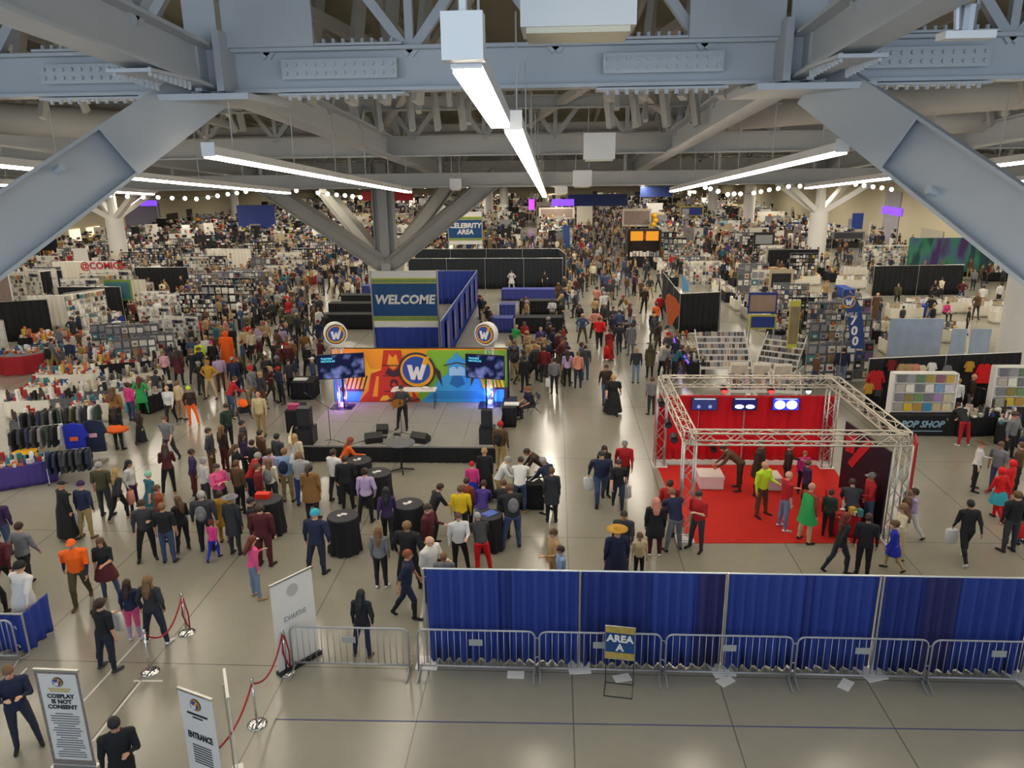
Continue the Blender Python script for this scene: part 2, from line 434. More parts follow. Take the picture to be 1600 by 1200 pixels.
fixture(20, 18, 30, 'glowing ceiling lamp beyond the right edge lamps')
t = thing('lamp_end_box', 'pale blue square junction box at the near end of the centre lamp', 'box', (-.62, 5.6, zl(5.6)))
mb = MB(); mb.bb(-.14, .14, -.1, .1, .0, .3); mb.build('casing', M_white, t)
mb = MB(); mb.cyl((0,0,.3), (0,0,2.0), .03); mb.build('rod', M_white, t)
# hidden rows of recessed lamps that light the rest of the hall (flush in the soffit)
def area(x, y, z, sx, sy, w, col=(1,.9,.76), rot=(0,0,0), name='ceiling_light'):
    l = bpy.data.lights.new(name, 'AREA'); l.shape = 'RECTANGLE'; l.size = sx; l.size_y = sy; l.energy = w; l.color = col
    o = bpy.data.objects.new(name, l); C.objects.link(o); o.location = (x, y, z); o.rotation_euler = rot; return o
for Y, wt in ((44.5, 200), (57, 210), (69, 210), (81, 210)):
    for X in (-20, -15, -10, -5, -.3, 5, 10, 15, 20): (Y < 50 and X in (-10, -5)) or area(X, Y, zg(Y)-.16, .25, 10 if Y > 50 else 7, wt if abs(X) > 1 else wt*1.6)
for X in (-50, -36, -27, 28, 35): area(X, 44, zg(44)-.1, .3, 10, 420)
for Y in (57, 72, 86):
    for X in (-56, -46, -36, -27, 27, 36): area(X, Y, zg(Y)-.16, .4, 9, 420)
for Y in (100, 118, 142, 168, 196):
    for X in (-50, -33, -16, 0, 16, 33): area(X, Y, zg(Y)-.16, .5, 9, 900)
for X in (-50, -36, -26): area(X, 22, zl(22)-.1, .3, 14, 560)
area(33, 22, zl(22)-.1, .3, 14, 460); area(26, 22, zl(22)-.1, .3, 14, 420)
for X in (-30, -20, 20, 30): area(X, 6, zl(6)+.1, .3, 9, 260)
# daylight from the glazed front behind the viewer
area(-1, -7.5, 10.5, 34, 5.5, 1500, (.62,.78,1), (rad(-98), 0, 0), 'window_daylight').rotation_euler = (rad(100), 0, 0)
w = bpy.data.worlds.new('hall'); bpy.context.scene.world = w; w.use_nodes = True
w.node_tree.nodes['Background'].inputs[0].default_value = (.75, .85, 1, 1); w.node_tree.nodes['Background'].inputs[1].default_value = .5

# ceiling mounted boxes
def hbox(px0, py0, px1, py1, Y, dep, lab, name='ceiling_unit', m=M_white, open_=False):
    a, b = PY(px0, py1, Y), PY(px1, py0, Y); t = thing(name, lab, 'ceiling unit', ((a.x+b.x)/2, Y, a.z))
    w, h = b.x-a.x, b.z-a.z
    mb = MB(); mb.bb(-w/2, w/2, 0, dep, 0, h); mb.build('casing', m, t)
    mb = MB(); mb.bb(-w/2+.06, w/2-.06, .05, dep-.05, -.06, 0); mb.build('grille', mat('cream_grille', 'd9d2b8', .6), t)
    mb = MB()
    for x in (-w*.35, w*.35): mb.cyl((x, dep/2, h), (x, dep/2, h+1.2), .015, n=5)
    mb.build('hanger', M_steel2, t)
hbox(813, -40, 997, 42, 9.0, .9, 'large pale blue hanging air unit at the top right of the centre lamp')
hbox(912, 207, 962, 249, 24, .5, 'larger square grey box hanging below the second girder')
hbox(895, 266, 925, 291, 30, .4, 'middle sized square grey box hanging behind the larger one')
hbox(867, 287, 887, 303, 36, .4, 'smallest grey box hanging near the end of the centre lamp')
hbox(703, 279, 720, 296, 33, .3, 'small box on a rod above the central column branch')
t = thing('ceiling_speaker', 'white hanging device with rectangular plate at the upper right', 'ceiling unit', PY(1508, 62, 9.5))
mb = MB(); mb.bb(-.27, .27, -.12, .12, 0, .08); mb.build('plate', M_white, t)
mb = MB(); mb.cyl((0,0,.08), (0,0,.35), .09, n=10); mb.cyl((.08,0,.3), (.12,0,1.4), .03); mb.cyl((-.1,0,.1), (-.14,0,.45), .04); mb.build('mount', M_galv, t)

# strings of small round bulbs
M_bulb = mat('bulb_glow', 'ffffff', .5, emit='fff3da', es=14)
def bulbs(pts, Y, lab):
    ps = [PY(x, y, Y) for x, y in pts]; t = thing('string_light', lab, 'string light', ps[0])
    mb = MB(); mb.tube([p-ps[0] for p in ps], .015, 4); mb.build('cable', M_black, t)
    b0 = None
    for p in ps:
        if b0 is None:
            mb = MB(); mb.sphere((0,0,0), .11, 8, 6); b0 = mb.build('bulb', M_bulb, t, loc=p-ps[0], smooth=True)
        else:
            o = b0.copy(); C.objects.link(o); o.parent = t; o.location = p-ps[0]
bulbs([(172,305),(199,307),(224,308),(247,308.5),(269,309.5),(289,310),(307,311),(325,308.5),(340,306),(356,303.5),(370,301.5),(384,299.5)], 44, 'string of round bulbs curving across the left under the ceiling')
bulbs([(463,298),(497,301.5),(512,303),(526,304.5),(539,305.5),(551,307),(563,308.5)], 44, 'short string of round bulbs behind the central column left branch')
bulbs([(1102,293),(1110,295),(1122,299),(1137,304),(1147,303),(1157,303),(1178,301.5),(1189,299.5),(1202,296.5),(1216,294.5),(1232,291.5),(1250,291)], 44, 'string of round bulbs curving above the right rear booths')
bulbs([(1337,288),(1350,290),(1364,292),(1378,293.5),(1393,296)], 44, 'short string of round bulbs beside the near right branch')
# ---------------------------------------------------------------- people
def dirv(x, y, z): return V((x, y, z)).normalized()
# arms: (upper, fore) as seen for the right (+x) side; mirrored for the left.  y<0 is forward
ARM = {'down': ((.16,.02,-1), (.06,-.16,-1)), 'phone': ((.18,-.25,-1), (-.42,-.75,.42)), 'cross': ((.24,-.22,-1), (-1,-.42,.12)),
 'hip': ((.75,.25,-1), (-.75,-.35,-.6)), 'pocket': ((.34,.16,-1), (-.12,-.36,-1)), 'fwd': ((.05,-.6,-1), (-.1,-1,-.25)), 'reach': ((.1,-.55,-1), (-.12,-.8,-.8)),
 'up': ((.25,-.75,.45), (-.2,-.35,1)), 'swf': ((.12,-.35,-1), (.0,-.7,-1)), 'swb': ((.18,.42,-1), (.1,.12,-1)), 'out': ((.8,-.1,-.9), (.5,-.4,-1)),
 'strum': ((.45,.1,-1), (-.95,-.75,.12)), 'neckhand': ((.35,-.35,-1), (.55,-.8,.4)), 'lap': ((.12,-.35,-1), (-.25,-1,-.3)), 'hold': ((.15,-.3,-1), (-.3,-1,.12))}
LEG = {'st': ((.04,0,-1), (.02,.02,-1)), 'f': ((.02,-.42,-1), (.0,.02,-1)), 'b': ((.02,.28,-1), (.0,.62,-1)), 'wide': ((.2,0,-1), (.12,.02,-1)), 'sit': ((.12,-1,-.04), (.0,.03,-1)), 'bent': ((.08,-.22,-1), (.02,.2,-1))}
POSES = { # lean, (R arm, L arm), (R leg, L leg), head pitch
 'stand': (0, ('down','down'), ('st','st'), 0), 'stand2': (3, ('down','pocket'), ('wide','st'), 8), 'pocket': (0, ('pocket','pocket'), ('wide','wide'), 0),
 'walk': (5, ('swf','swb'), ('b','f'), 0), 'walk2': (5, ('swb','swf'), ('f','b'), 4), 'phone': (4, ('phone','down'), ('st','wide'), 18), 'phone2': (3, ('phone','phone'), ('wide','st'), 12),
 'cross': (0, ('cross','cross'), ('wide','st'), 0), 'hips': (0, ('hip','hip'), ('wide','wide'), 0), 'bend': (48, ('reach','reach'), ('st','wide'), 10), 'lean': (24, ('reach','fwd'), ('wide','bent'), 10),
 'sit': (12, ('lap','lap'), ('sit','sit'), 10), 'up': (0, ('up','down'), ('st','wide'), -8), 'guitar': (4, ('strum','neckhand'), ('st','wide'), 12), 'hold': (2, ('hold','down'), ('wide','st'), 8), 'out': (0, ('out','phone'), ('st','bent'), 0)}
SEG = ('head','neck','torso','arm','fore','hand','thigh','shin','foot')
def tcap(mb, p0, p1, r0, r1, n=10, flat=1.0, axis=None):
    """tapered capsule with round ends; flat squashes it along axis"""
    p0, p1 = V(p0), V(p1); d = p1-p0; L = d.length
    d = d/L if L > 1e-5 else V((0,0,1)); up = axis or (V((0,0,1)) if abs(d.z) < .9 else V((0,1,0)))
    a = d.cross(up).normalized(); b = a.cross(d).normalized(); rings = []
    for k in range(4):
        t = -PI/2+PI/2*k/3.0; rings.append((p0+d*math.sin(t)*r0, max(.05*r0, math.cos(t)*r0)))
    for k in range(4):
        t = PI/2*k/3.0; rings.append((p1+d*math.sin(t)*r1, max(.05*r1, math.cos(t)*r1)))
    vs = []; fs = []
    for c, r in rings:
        for k in range(n):
            t = 2*PI*k/n; vs.append(c+a*math.cos(t)*r+b*math.sin(t)*r*flat)
    m = len(rings)
    for i in range(m-1):
        for k in range(n): fs.append((i*n+k, i*n+(k+1) % n, (i+1)*n+(k+1) % n, (i+1)*n+k))
    fs += [tuple(range(n))[::-1], tuple(range((m-1)*n, m*n))]
    mb.add(vs, fs)
_proto = {}
def proto(pose, fem, child=False, low=False):
    key = (pose, fem, child, low)
    if key in _proto: return _proto[key]
    lean, arms, legs, hp = POSES[pose]
    segs = []   # (kind, p0, p1, r)
    mb = MB()
    hipw = .088; shw = .158 if fem else .185
    R = Matrix.Rotation(-rad(-lean), 3, 'X')      # lean forward = towards -y
    R = Matrix.Rotation(rad(lean), 3, 'X')
    pel = V((0,0,.93))
    def T(p): return pel + R @ (V(p)-pel)
    # legs
    zmin = 9; feet = []
    for s, lg in ((1, legs[0]), (-1, legs[1])):
        t, h = [dirv(q[0]*s, q[1], q[2]) for q in LEG[lg]]
        hp0 = V((s*hipw, 0, .90)); kn = hp0+t*.43; an = kn+h*.41
        feet.append((s, hp0, kn, an, h)); zmin = min(zmin, an.z)
    for s, hp0, kn, an, h in feet:
        rt = .088 if fem else .085
        tcap(mb, hp0, kn, rt, .056); segs.append(('thigh', hp0, kn, .07))
        tcap(mb, kn+h*.05+V((0,.012,0)), kn+h*.18+V((0,.018,0)), .052, .05); tcap(mb, kn, an, .052, .036); segs.append(('shin', kn, an, .05))
        back = max(0, h.y)*.75
        fd = dirv(s*.18, -1, -.12-back*.8) if back < .3 else dirv(s*.05, -.75, -.75)
        ft = an+V((0,.03,-.035)); tcap(mb, ft, ft+fd*.185, .042, .036, flat=.85); segs.append(('foot', ft, ft+fd*.2, .05))
    # torso loft
    prof = ([(.84,.13,.10,0),(.90,.172,.118,.008),(.98,.158,.108,.004),(1.08,.126,.092,0),(1.18,.135,.098,-.008),(1.28,.152,.112,-.016),(1.37,.152,.096,0),(1.43,.112,.074,.004),(1.47,.06,.055,.006)] if fem else
            [(.84,.13,.10,0),(.90,.162,.115,.004),(.98,.155,.11,0),(1.08,.148,.105,-.006),(1.18,.158,.108,-.006),(1.30,.178,.115,-.006),(1.39,.178,.10,.002),(1.45,.125,.078,.006),(1.49,.062,.06,.008)])
    n = 18; vs = []; fs = []
    for z, rx, ry, cy in prof:
        for k in range(n):
            t = 2*PI*k/n; vs.append(T((rx*math.cos(t), cy+ry*math.sin(t), z)))
    for i in range(len(prof)-1):
        for k in range(n): fs.append((i*n+k, i*n+(k+1) % n, (i+1)*n+(k+1) % n, (i+1)*n+k))
    fs += [tuple(range(n))[::-1], tuple(range((len(prof)-1)*n, len(prof)*n))]; mb.add(vs, fs)
    segs.append(('torso', T((0,0,1.0)), T((0,0,1.36)), .15)); segs.append(('thigh', V((-.05,0,.88)), V((.05,0,.88)), .12))
    segs.append(('torso', T((-shw+.04,0,1.40)), T((shw-.04,0,1.40)), .08))
    # neck, head
    nk0, nk1 = T((0,.012,1.44)), T((0,-.002,1.55)); tcap(mb, nk0, nk1, .055, .05); segs.append(('neck', T((0,.01,1.49)), nk1, .05))
    hs = 1.28 if child else 1.0
    hc = T((0,-.008,1.625)); HR = R @ Matrix.Rotation(-rad(lean*.55), 3, 'X') @ Matrix.Rotation(rad(hp), 3, 'X')
    if child: hc = T((0,-.008,1.65))
    def H(p): return hc + HR @ (V(p)*hs)
    hm = MB(); hm.sphere((0,.008,.02), (.076,.096,.10), 16, 12); mb.add([H(v) for v in hm.v], hm.f)
    tcap(mb, H((0,-.022,-.055)), H((0,-.045,-.068)), .052*hs, .038*hs)
    tcap(mb, H((0,-.084,.012)), H((0,-.104,-.018)), .009*hs, .015*hs, 8)
    for s in (1, -1): tcap(mb, H((s*.078,.005,.012)), H((s*.08,.01,-.02)), .017*hs, .012*hs, 8, .6)
    for s in (1,-1): tcap(mb, H((s*.03,-.086,.028)), H((s*.034,-.086,.028)), .012*hs, .012*hs, 8)
    tcap(mb, H((-.018,-.088,-.048)), H((.018,-.088,-.048)), .008*hs, .008*hs, 8)
    segs.append(('head', H((0,0,.03)), H((0,-.03,-.04)), .09*hs))
    # arms + hands with five fingers
    hands = []
    for s, ar in ((1, arms[0]), (-1, arms[1])):
        u, f = [R @ dirv(q[0]*s, q[1], q[2]) for q in ARM[ar]]
        if lean > 20: u, f = [dirv(q[0]*s, q[1], q[2]) for q in ARM[ar]]
        sh = T((s*shw,0,1.405)); el = sh+u*.285; wr = el+f*.25
        tcap(mb, T((s*shw*.6,0,1.41)), sh, .066, .062); tcap(mb, sh, el, .056, .044); tcap(mb, el, wr, .043, .028)
        segs += [('arm', sh, el, .055), ('fore', el, wr, .04)]
        # hand frame: f = along, palm normal p faces body
        p = V((-s, -.2, 0)) if abs(f.z) > .6 else V((-s*.3, 0, -1)); p = (p-f*p.dot(f)).normalized(); w = f.cross(p).normalized()
        if w.y > 0 and abs(f.z) > .6: w = -w
        if abs(f.z) <= .6 and w.x*s > 0: w = -w     # thumb side
        tcap(mb, wr+f*.01, wr+f*.075, .028, .036, 10, .5, p); segs.append(('hand', wr+f*.02, wr+f*.16, .03)); hands.append(wr+f*.09)
        for k, (off, ln) in enumerate(((.027,.072),(.010,.082),(-.008,.076),(-.026,.06))):
            q0 = wr+f*.085+w*off; q1 = q0+(f*.85+p*.25).normalized()*ln*.55; q2 = q1+(f*.55+p*.8).normalized()*ln*.5
            tcap(mb, q0, q1, .0105, .0095, 6); tcap(mb, q1, q2, .0095, .0085, 6)
        q0 = wr+f*.025+w*.026; q1 = q0+(f*.6+w*.7+p*.25).normalized()*.042; q2 = q1+(f*.9+p*.5).normalized()*.03
        tcap(mb, q0, q1, .0135, .0115, 6); tcap(mb, q1, q2, .0115, .0095, 6)
    me0 = bpy.data.meshes.new('m'); me0.from_pydata([tuple(v) for v in mb.v], [], mb.f)
    o = bpy.data.objects.new('m', me0); C.objects.link(o)
    m = o.modifiers.new('r', 'REMESH'); m.mode = 'VOXEL'; m.voxel_size = .03 if low else .0095
    if not low: m = o.modifiers.new('s', 'SMOOTH'); m.factor = .5; m.iterations = 2
    m = o.modifiers.new('d', 'DECIMATE'); m.ratio = .16 if low else .3
    dg = bpy.context.evaluated_depsgraph_get(); dg.update()
    me = bpy.data.meshes.new_from_object(o.evaluated_get(dg)); bpy.data.objects.remove(o); me.name = 'person_body'
    n = len(me.vertices); co_ = np.empty(n*3, np.float32); me.vertices.foreach_get('co', co_); co_ = co_.reshape(-1, 3)
    zoff = float(co_[:, 2].min()) if pose != 'sit' else None
    def dist(pts):
        D = []
        for k, a, b, r in segs:
            a = np.array(a); b = np.array(b); ab = b-a; t = np.clip(((pts-a)@ab)/(ab@ab+1e-9), 0, 1)
            D.append(np.linalg.norm(pts-a-t[:, None]*ab, axis=1)-r)
        return np.array(D)
    npoly = len(me.polygons); pc = np.empty(npoly*3, np.float32); me.polygons.foreach_get('center', pc); pc = pc.reshape(-1, 3)
    idx = dist(pc).argmin(0); kinds = [s_[0] for s_ in segs]
    slot = {'head':0,'neck':0,'hand':0,'torso':1,'arm':1,'fore':2,'thigh':3,'shin':4,'foot':5}
    mi = np.array([slot[kinds[i]] for i in idx], np.int32)
    if not low:
        for s in (1, -1):
            e = np.array(H((s*.033,-.094,.028))); mi[(np.linalg.norm(pc-e, axis=1) < .0155*hs)] = 6
            e = np.array(H((s*.033,-.09,.052))); mi[(np.linalg.norm((pc-e)*np.array([.6,1,2]), axis=1) < .014*hs)] = 6
        e = np.array(H((0,-.095,-.049))); mi[(np.linalg.norm((pc-e)*np.array([.5,1,1.6]), axis=1) < .014*hs)] = 7
        # clothing stands off the skin a little
        nv = np.empty(n*3, np.float32); me.vertices.foreach_get('normal', nv); nv = nv.reshape(-1, 3)
        vi = dist(co_).argmin(0); vk = np.array([kinds[i] for i in vi]); amt = np.where(np.isin(vk, ['torso','arm']), .012, np.where(np.isin(vk, ['thigh','shin']), .009, 0))
        co_ = co_+nv*amt[:, None].astype(np.float32)
    foot_z = min(an.z for _, _, _, an, _ in feet)-.035-.045
    co_[:, 2] -= foot_z; me.vertices.foreach_set('co', co_.ravel())
    for k in range(8): me.materials.append(None)
    me.polygons.foreach_set('material_index', mi); me.polygons.foreach_set('use_smooth', [True]*npoly); me.update()
    off = V((0,0,-foot_z))
    _proto[key] = dict(me=me, H=lambda p: H(p)+off, hs=hs, T=lambda p: T(p)+off, hands=[h+off for h in hands], hc=hc+off, lean=lean, fz=foot_z)
    return _proto[key]
SKIN = [mat('skin_light', 'd9a98c', .55), mat('skin_fair', 'c99478', .55), mat('skin_tan', 'b07c5c', .55), mat('skin_brown', '7d5238', .55), mat('skin_dark', '553524', .55)]
M_eye = mat('eye_dark', '2a1c16', .4); M_lip = mat('lips', '9a5148', .5)
COLS = {'black':'191a1e','dark grey':'3a3b40','charcoal':'2e3035','grey':'75767a','light grey':'a3a4a6','white':'dddcd8','cream':'d8ceb0','navy':'1c2542','blue':'2a4690','royal blue':'1f2fb0','light blue':'8aa6cc','denim':'3b4c6b','dark denim':'252c3e','pale denim':'71849f',
 'red':'b01820','bright red':'d8141c','maroon':'521820','dark red':'6e1018','pink':'e2588e','hot pink':'d93a86','pale pink':'dca6b4','lavender':'b9a3c6','purple':'45317e','dark purple':'33204a','green':'1f8040','bright green':'2aa052','mint':'8fc9b0','teal':'1f5f6c','cyan':'35a9bd','olive':'4d4a30','dark green':'22382c',
 'khaki':'a08a5c','tan':'b39468','beige':'c9b68c','brown':'5c4028','dark brown':'38261c','camel':'8c6434','rust':'8a3f22','orange':'e8641a','bright orange':'ff6a10','yellow':'ecc81c','neon yellow':'c6e62a','mustard':'b98c2a','salmon':'d08a76','ginger':'8a4a22','blonde':'b08d58','light brown':'7c5a3a','grey hair':'9a9894','silver':'c4c2be','auburn':'642a1c'}
CK = sorted(COLS, key=len, reverse=True)
def cmat(name):
    for k in CK:
        if name.startswith(k): return mat('cloth_'+k.replace(' ', '_'), COLS[k], .8)
    raise KeyError(name)
def hmat(k): return mat('hair_'+k.replace(' ', '_'), COLS[k], .55)
_hair = {}
def hair_mesh(style, pose, fem, child):
    key = (style, pose, fem, child)
    if key in _hair: return _hair[key]
    pr = proto(pose, fem, child); H, hs = pr['H'], pr['hs']; mb = MB()
    def shell(r, c=(0,.014,.024), cutz=.036, cuty=-.02, low=-.055):
        t = MB(); t.sphere(c, r, 18, 14); keep = []
        for f in t.f:
            cx = [sum(t.v[i][k] for i in f)/len(f) for k in range(3)]
            if (cx[1] < cuty and cx[2] < cutz) or cx[2] < low: continue
            keep.append(f)
        mb.add([H(v) for v in t.v], keep)
        inner = [H((v[0]*.9, v[1]*.9, v[2]*.9)) for v in t.v]; mb.add(inner, [g[::-1] for g in keep])
    if style in ('short', 'long', 'bun', 'pony'):
        big = style != 'short'
        shell((.088,.108,.112) if not big else (.093,.112,.116), low=-.05 if not big else -.09)
    if style == 'long':
        for a, b, r0, r1 in (((0,.075,-.02),(0,.095,-.22),.07,.085),((.07,.03,-.02),(.085,.045,-.2),.035,.04),((-.07,.03,-.02),(-.085,.045,-.2),.035,.04),((0,.1,-.2),(0,.11,-.36),.085,.05)):
            tcap(mb, H(a), H(b), r0*hs, r1*hs, 10, .65)
    if style == 'bun': tcap(mb, H((0,.09,.09)), H((0,.12,.11)), .045*hs, .04*hs)
    if style == 'pony': tcap(mb, H((0,.11,.03)), H((0,.15,-.16)), .035*hs, .022*hs); 
    if style == 'cap':
        shell((.09,.11,.1), cutz=.05, low=.02); t = MB(); 
        pts = [(.075*math.cos(a), -.07-.095*math.sin(a)) for a in [PI*k/8 for k in range(9)]]
        vs = [H((x, y, .05)) for x, y in pts]+[H((x, y, .058)) for x, y in pts]; m = len(pts)
        mb.add(vs, [tuple(range(m)), tuple(range(m, 2*m))[::-1]]+[(i, m+i, m+i+1, i+1) for i in range(m-1)]+[(m-1, 2*m-1, m, 0)])
    if style == 'beanie': shell((.096,.114,.125), c=(0,.012,.035), cutz=.045, low=.005)
    if style == 'hat':
        shell((.09,.11,.11), c=(0,.01,.03), cutz=.05, low=.04)
        mb.add([H(v) for v in (lambda q: (q.lathe(((.08,.062),(.2,.05),(.2,.058),(.08,.075)), n=18), q)[1])(MB()).v], (lambda q: (q.lathe(((.08,.062),(.2,.05),(.2,.058),(.08,.075)), n=18), q)[1])(MB()).f)
    if style == 'hood': shell((.11,.125,.135), c=(0,.015,.01), cutz=.075, cuty=-.03, low=-.13)
    me = bpy.data.meshes.new(style); me.from_pydata([tuple(v) for v in mb.v], [], mb.f); me.materials.append(None)
    me.polygons.foreach_set('use_smooth', [True]*len(me.polygons)); me.update(); _hair[key] = me; return me
_skirt = {}
def skirt_mesh(kind, pose, fem, child):
    key = (kind, pose, fem, child)
    if key in _skirt: return _skirt[key]
    pr = proto(pose, fem, child); o = -pr['fz']; mb = MB()
    prof = {'skirt': ((.135,1.05),(.185,.92),(.25,.72),(.27,.6)), 'robe': ((.165,1.36),(.175,1.1),(.21,.9),(.25,.5),(.30,.1)), 'longskirt': ((.135,1.06),(.19,.9),(.24,.5),(.29,.12)),
            'tutu': ((.14,1.04),(.24,.98),(.38,.86),(.39,.78),(.3,.8)), 'coat': ((.19,1.3),(.17,1.08),(.2,.9),(.22,.62)), 'cape': ((.12,1.46),(.2,1.38),(.23,1.0),(.28,.62))}[kind]
    n = 20; vs = []; fs = []; rr = random.Random(3)
    for i, (r, z) in enumerate(prof):
        for k in range(n):
            t = 2*PI*k/n; q = r*(1+(.05*math.sin(k*2.5) if i else 0)); vs.append(pr['T']((q*math.cos(t), q*math.sin(t)*(.74 if z > .8 else .85), z)) if z > .93 else V((q*math.cos(t), q*math.sin(t)*.85, z+o)))
    m = len(prof)
    for i in range(m-1):
        for k in range(n):
            if kind == 'cape' and 11 <= k <= 18: continue
            fs.append((i*n+k, i*n+(k+1) % n, (i+1)*n+(k+1) % n, (i+1)*n+k))
    ins = [V(v)*.985+V((0,0,v[2]*.015)) for v in vs]; mb.add(vs, fs); mb.add(ins, [f[::-1] for f in fs])
    me = bpy.data.meshes.new(kind); me.from_pydata([tuple(v) for v in mb.v], [], mb.f); me.materials.append(None)
    me.polygons.foreach_set('use_smooth', [True]*len(me.polygons)); me.update(); _skirt[key] = me; return me
PEOPLE_XY = []
def setslot(o, i, m): o.material_slots[i].link = 'OBJECT'; o.material_slots[i].material = m
def person(label, loc, h=1.7, pose='stand', fem=False, head=0, hair=('short', 'dark brown'), top='black', sleeve=None, legs='black', shin=None, shoe='black', skin=0, wide=1.0, child=False, extra=(), group=None):
    pr = proto(pose, fem, child)
    o = bpy.data.objects.new('person', pr['me']); C.objects.link(o)
    o.location = loc; s = h/1.735; wide *= 1.07; o.scale = (s*wide, s*wide, s); o.rotation_euler = (0, 0, rad(head))
    sk = SKIN[skin]; tm = cmat(top); lm = cmat(legs)
    ms = (sk, tm, tm if sleeve is None else (sk if sleeve == 'bare' else cmat(sleeve)), lm, lm if shin is None else (sk if shin == 'bare' else cmat(shin)), cmat(shoe), M_eye, M_lip)
    for i, m in enumerate(ms): setslot(o, i, m)
    tag(o, label, 'person', group)
    hl = hair if isinstance(hair, list) else [hair]
    for st, colr in hl:
        if st == 'bald': continue
        hh = bpy.data.objects.new('hair' if st in ('short','long','bun','pony') else st, hair_mesh(st, pose, fem, child)); C.objects.link(hh); hh.parent = o
        setslot(hh, 0, hmat(colr) if st in ('short','long','bun','pony') else cmat(colr))
    for e in extra:
        if e[0] in ('skirt','robe','longskirt','tutu','coat','cape'):
            k = bpy.data.objects.new({'longskirt':'skirt'}.get(e[0], e[0]), skirt_mesh(e[0], pose, fem, child)); C.objects.link(k); k.parent = o; setslot(k, 0, cmat(e[1]))
        if e[0] == 'bag': shopping_bag(o, pr, e[1], e[2] if len(e) > 2 else 0)
        if e[0] == 'pack': backpack(o, pr, e[1])
    PEOPLE_XY.append((loc[0], loc[1]))
    return o
def worldof(o, p):
    return Matrix.Translation(o.location) @ Matrix.Rotation(o.rotation_euler.z, 4, 'Z') @ Matrix.Diagonal((*o.scale, 1)) @ V(p)
def shopping_bag(o, pr, colr, hand=0):
    h = worldof(o, pr['hands'][hand]); mb = MB()
    z0 = -.42
    mb.lathe(((.13,-.46),(.2,-.42),(.205,-.2),(.17,-.08),(.14,-.04)), n=12)
    mb.v = [(math.copysign(min(abs(v[0]), .15), v[0])+.01*math.sin(v[2]*40), v[1]*.42, v[2]) for v in mb.v]
    b = mb.build('shopping_bag', cmat(colr), None, loc=h, rz=o.rotation_euler.z, smooth=True)
    m2 = MB(); m2.tube([(-.07,0,-.05),(-.04,0,.02),(.04,0,.02),(.07,0,-.05)], .006, 5); m2.build('handle', cmat(colr), b)
    tag(b, bag_label('bag', colr, o), 'bag')
def bag_label(k, colr, o):
    w = o['label'].split(); s = f'{colr} {k} carried by the ' + ' '.join(w)
    return ' '.join(s.split()[:16]).rstrip(',')
def backpack(o, pr, colr):
    c = worldof(o, pr['T']((0,.19,1.2))); mb = MB(); mb.sphere((0,0,0), (.15,.1,.22), 12, 9); mb.sphere((0,.07,-.06), (.11,.06,.12), 10, 7)
    b = mb.build('backpack', cmat(colr), None, loc=c, rz=o.rotation_euler.z, smooth=True); tag(b, bag_label('backpack', colr, o), 'backpack')
# ---------------------------------------------------------------- blue pipe-and-drape run with steel barricades
DY = 14.05
dx = [P(665,1049).x, P(905,1050).x, P(1129,1052).x, P(1366,1060).x, P(1604,1066).x, P(1850,1070).x]
dh = PY(905, 892, DY).z
DRP = [mat('drape_blue', '2a4192', .7), mat('drape_deep_blue', '22347c', .7), mat('drape_indigo', '2b2b62', .7)]
t = thing('drape_wall', 'long royal blue pleated drape barrier behind the steel barricades', 'curtain', (dx[0], DY, 0))
for i in range(5):
    w_ = dx[i+1]-dx[i]; cuts = [0] + sorted(RND.uniform(.15, .85) for _ in range(2)) + [1]
    for j in range(3):
        u0, u1 = dx[i]-dx[0]+.02+(w_-.04)*cuts[j], dx[i]-dx[0]+.02+(w_-.04)*cuts[j+1]
        mb = MB(); mb.drape((u0, .015*j), (u1+.05*(j < 2), .015*j), .03, dh-.02, amp=.075, pitch=.24, seed=i*5+j); mb.build('curtain', DRP[[0,1,0, 1,0,2, 0,1,0, 1,2,0, 0,1,0][i*3+j]], t, smooth=True)
    mb = MB(); mb.cyl((dx[i]-dx[0], 0, dh), (dx[i+1]-dx[0], 0, dh), .022); mb.build('crossbar', M_alu, t)
for i in range(6):
    x = dx[i]-dx[0]; mb = MB(); mb.cyl((x, -.09, 0), (x, -.09, dh+.05), .026); mb.build('post', M_alu, t)
    mb = MB(); mb.box((x, -.1, .012), (.46, .46, .02), rz=.1*i); mb.build('base_plate', M_white, t)
for i, x in enumerate((.9, 3.1, 5.2, 7.6)):
    mb = MB(); mb.box((0,0,.012), (.35,.22,.02), rz=.3*i)
    tag(mb.build('paper', M_white, None, loc=(dx[0]+x+1.0, DY-.42-.02*i, 0)), ['white paper on the floor at the second drape panel', 'pair of white papers at the foot of the third drape panel', 'crumpled white paper at the fourth drape panel', 'white paper at the last drape panel on the right'][i], 'paper')

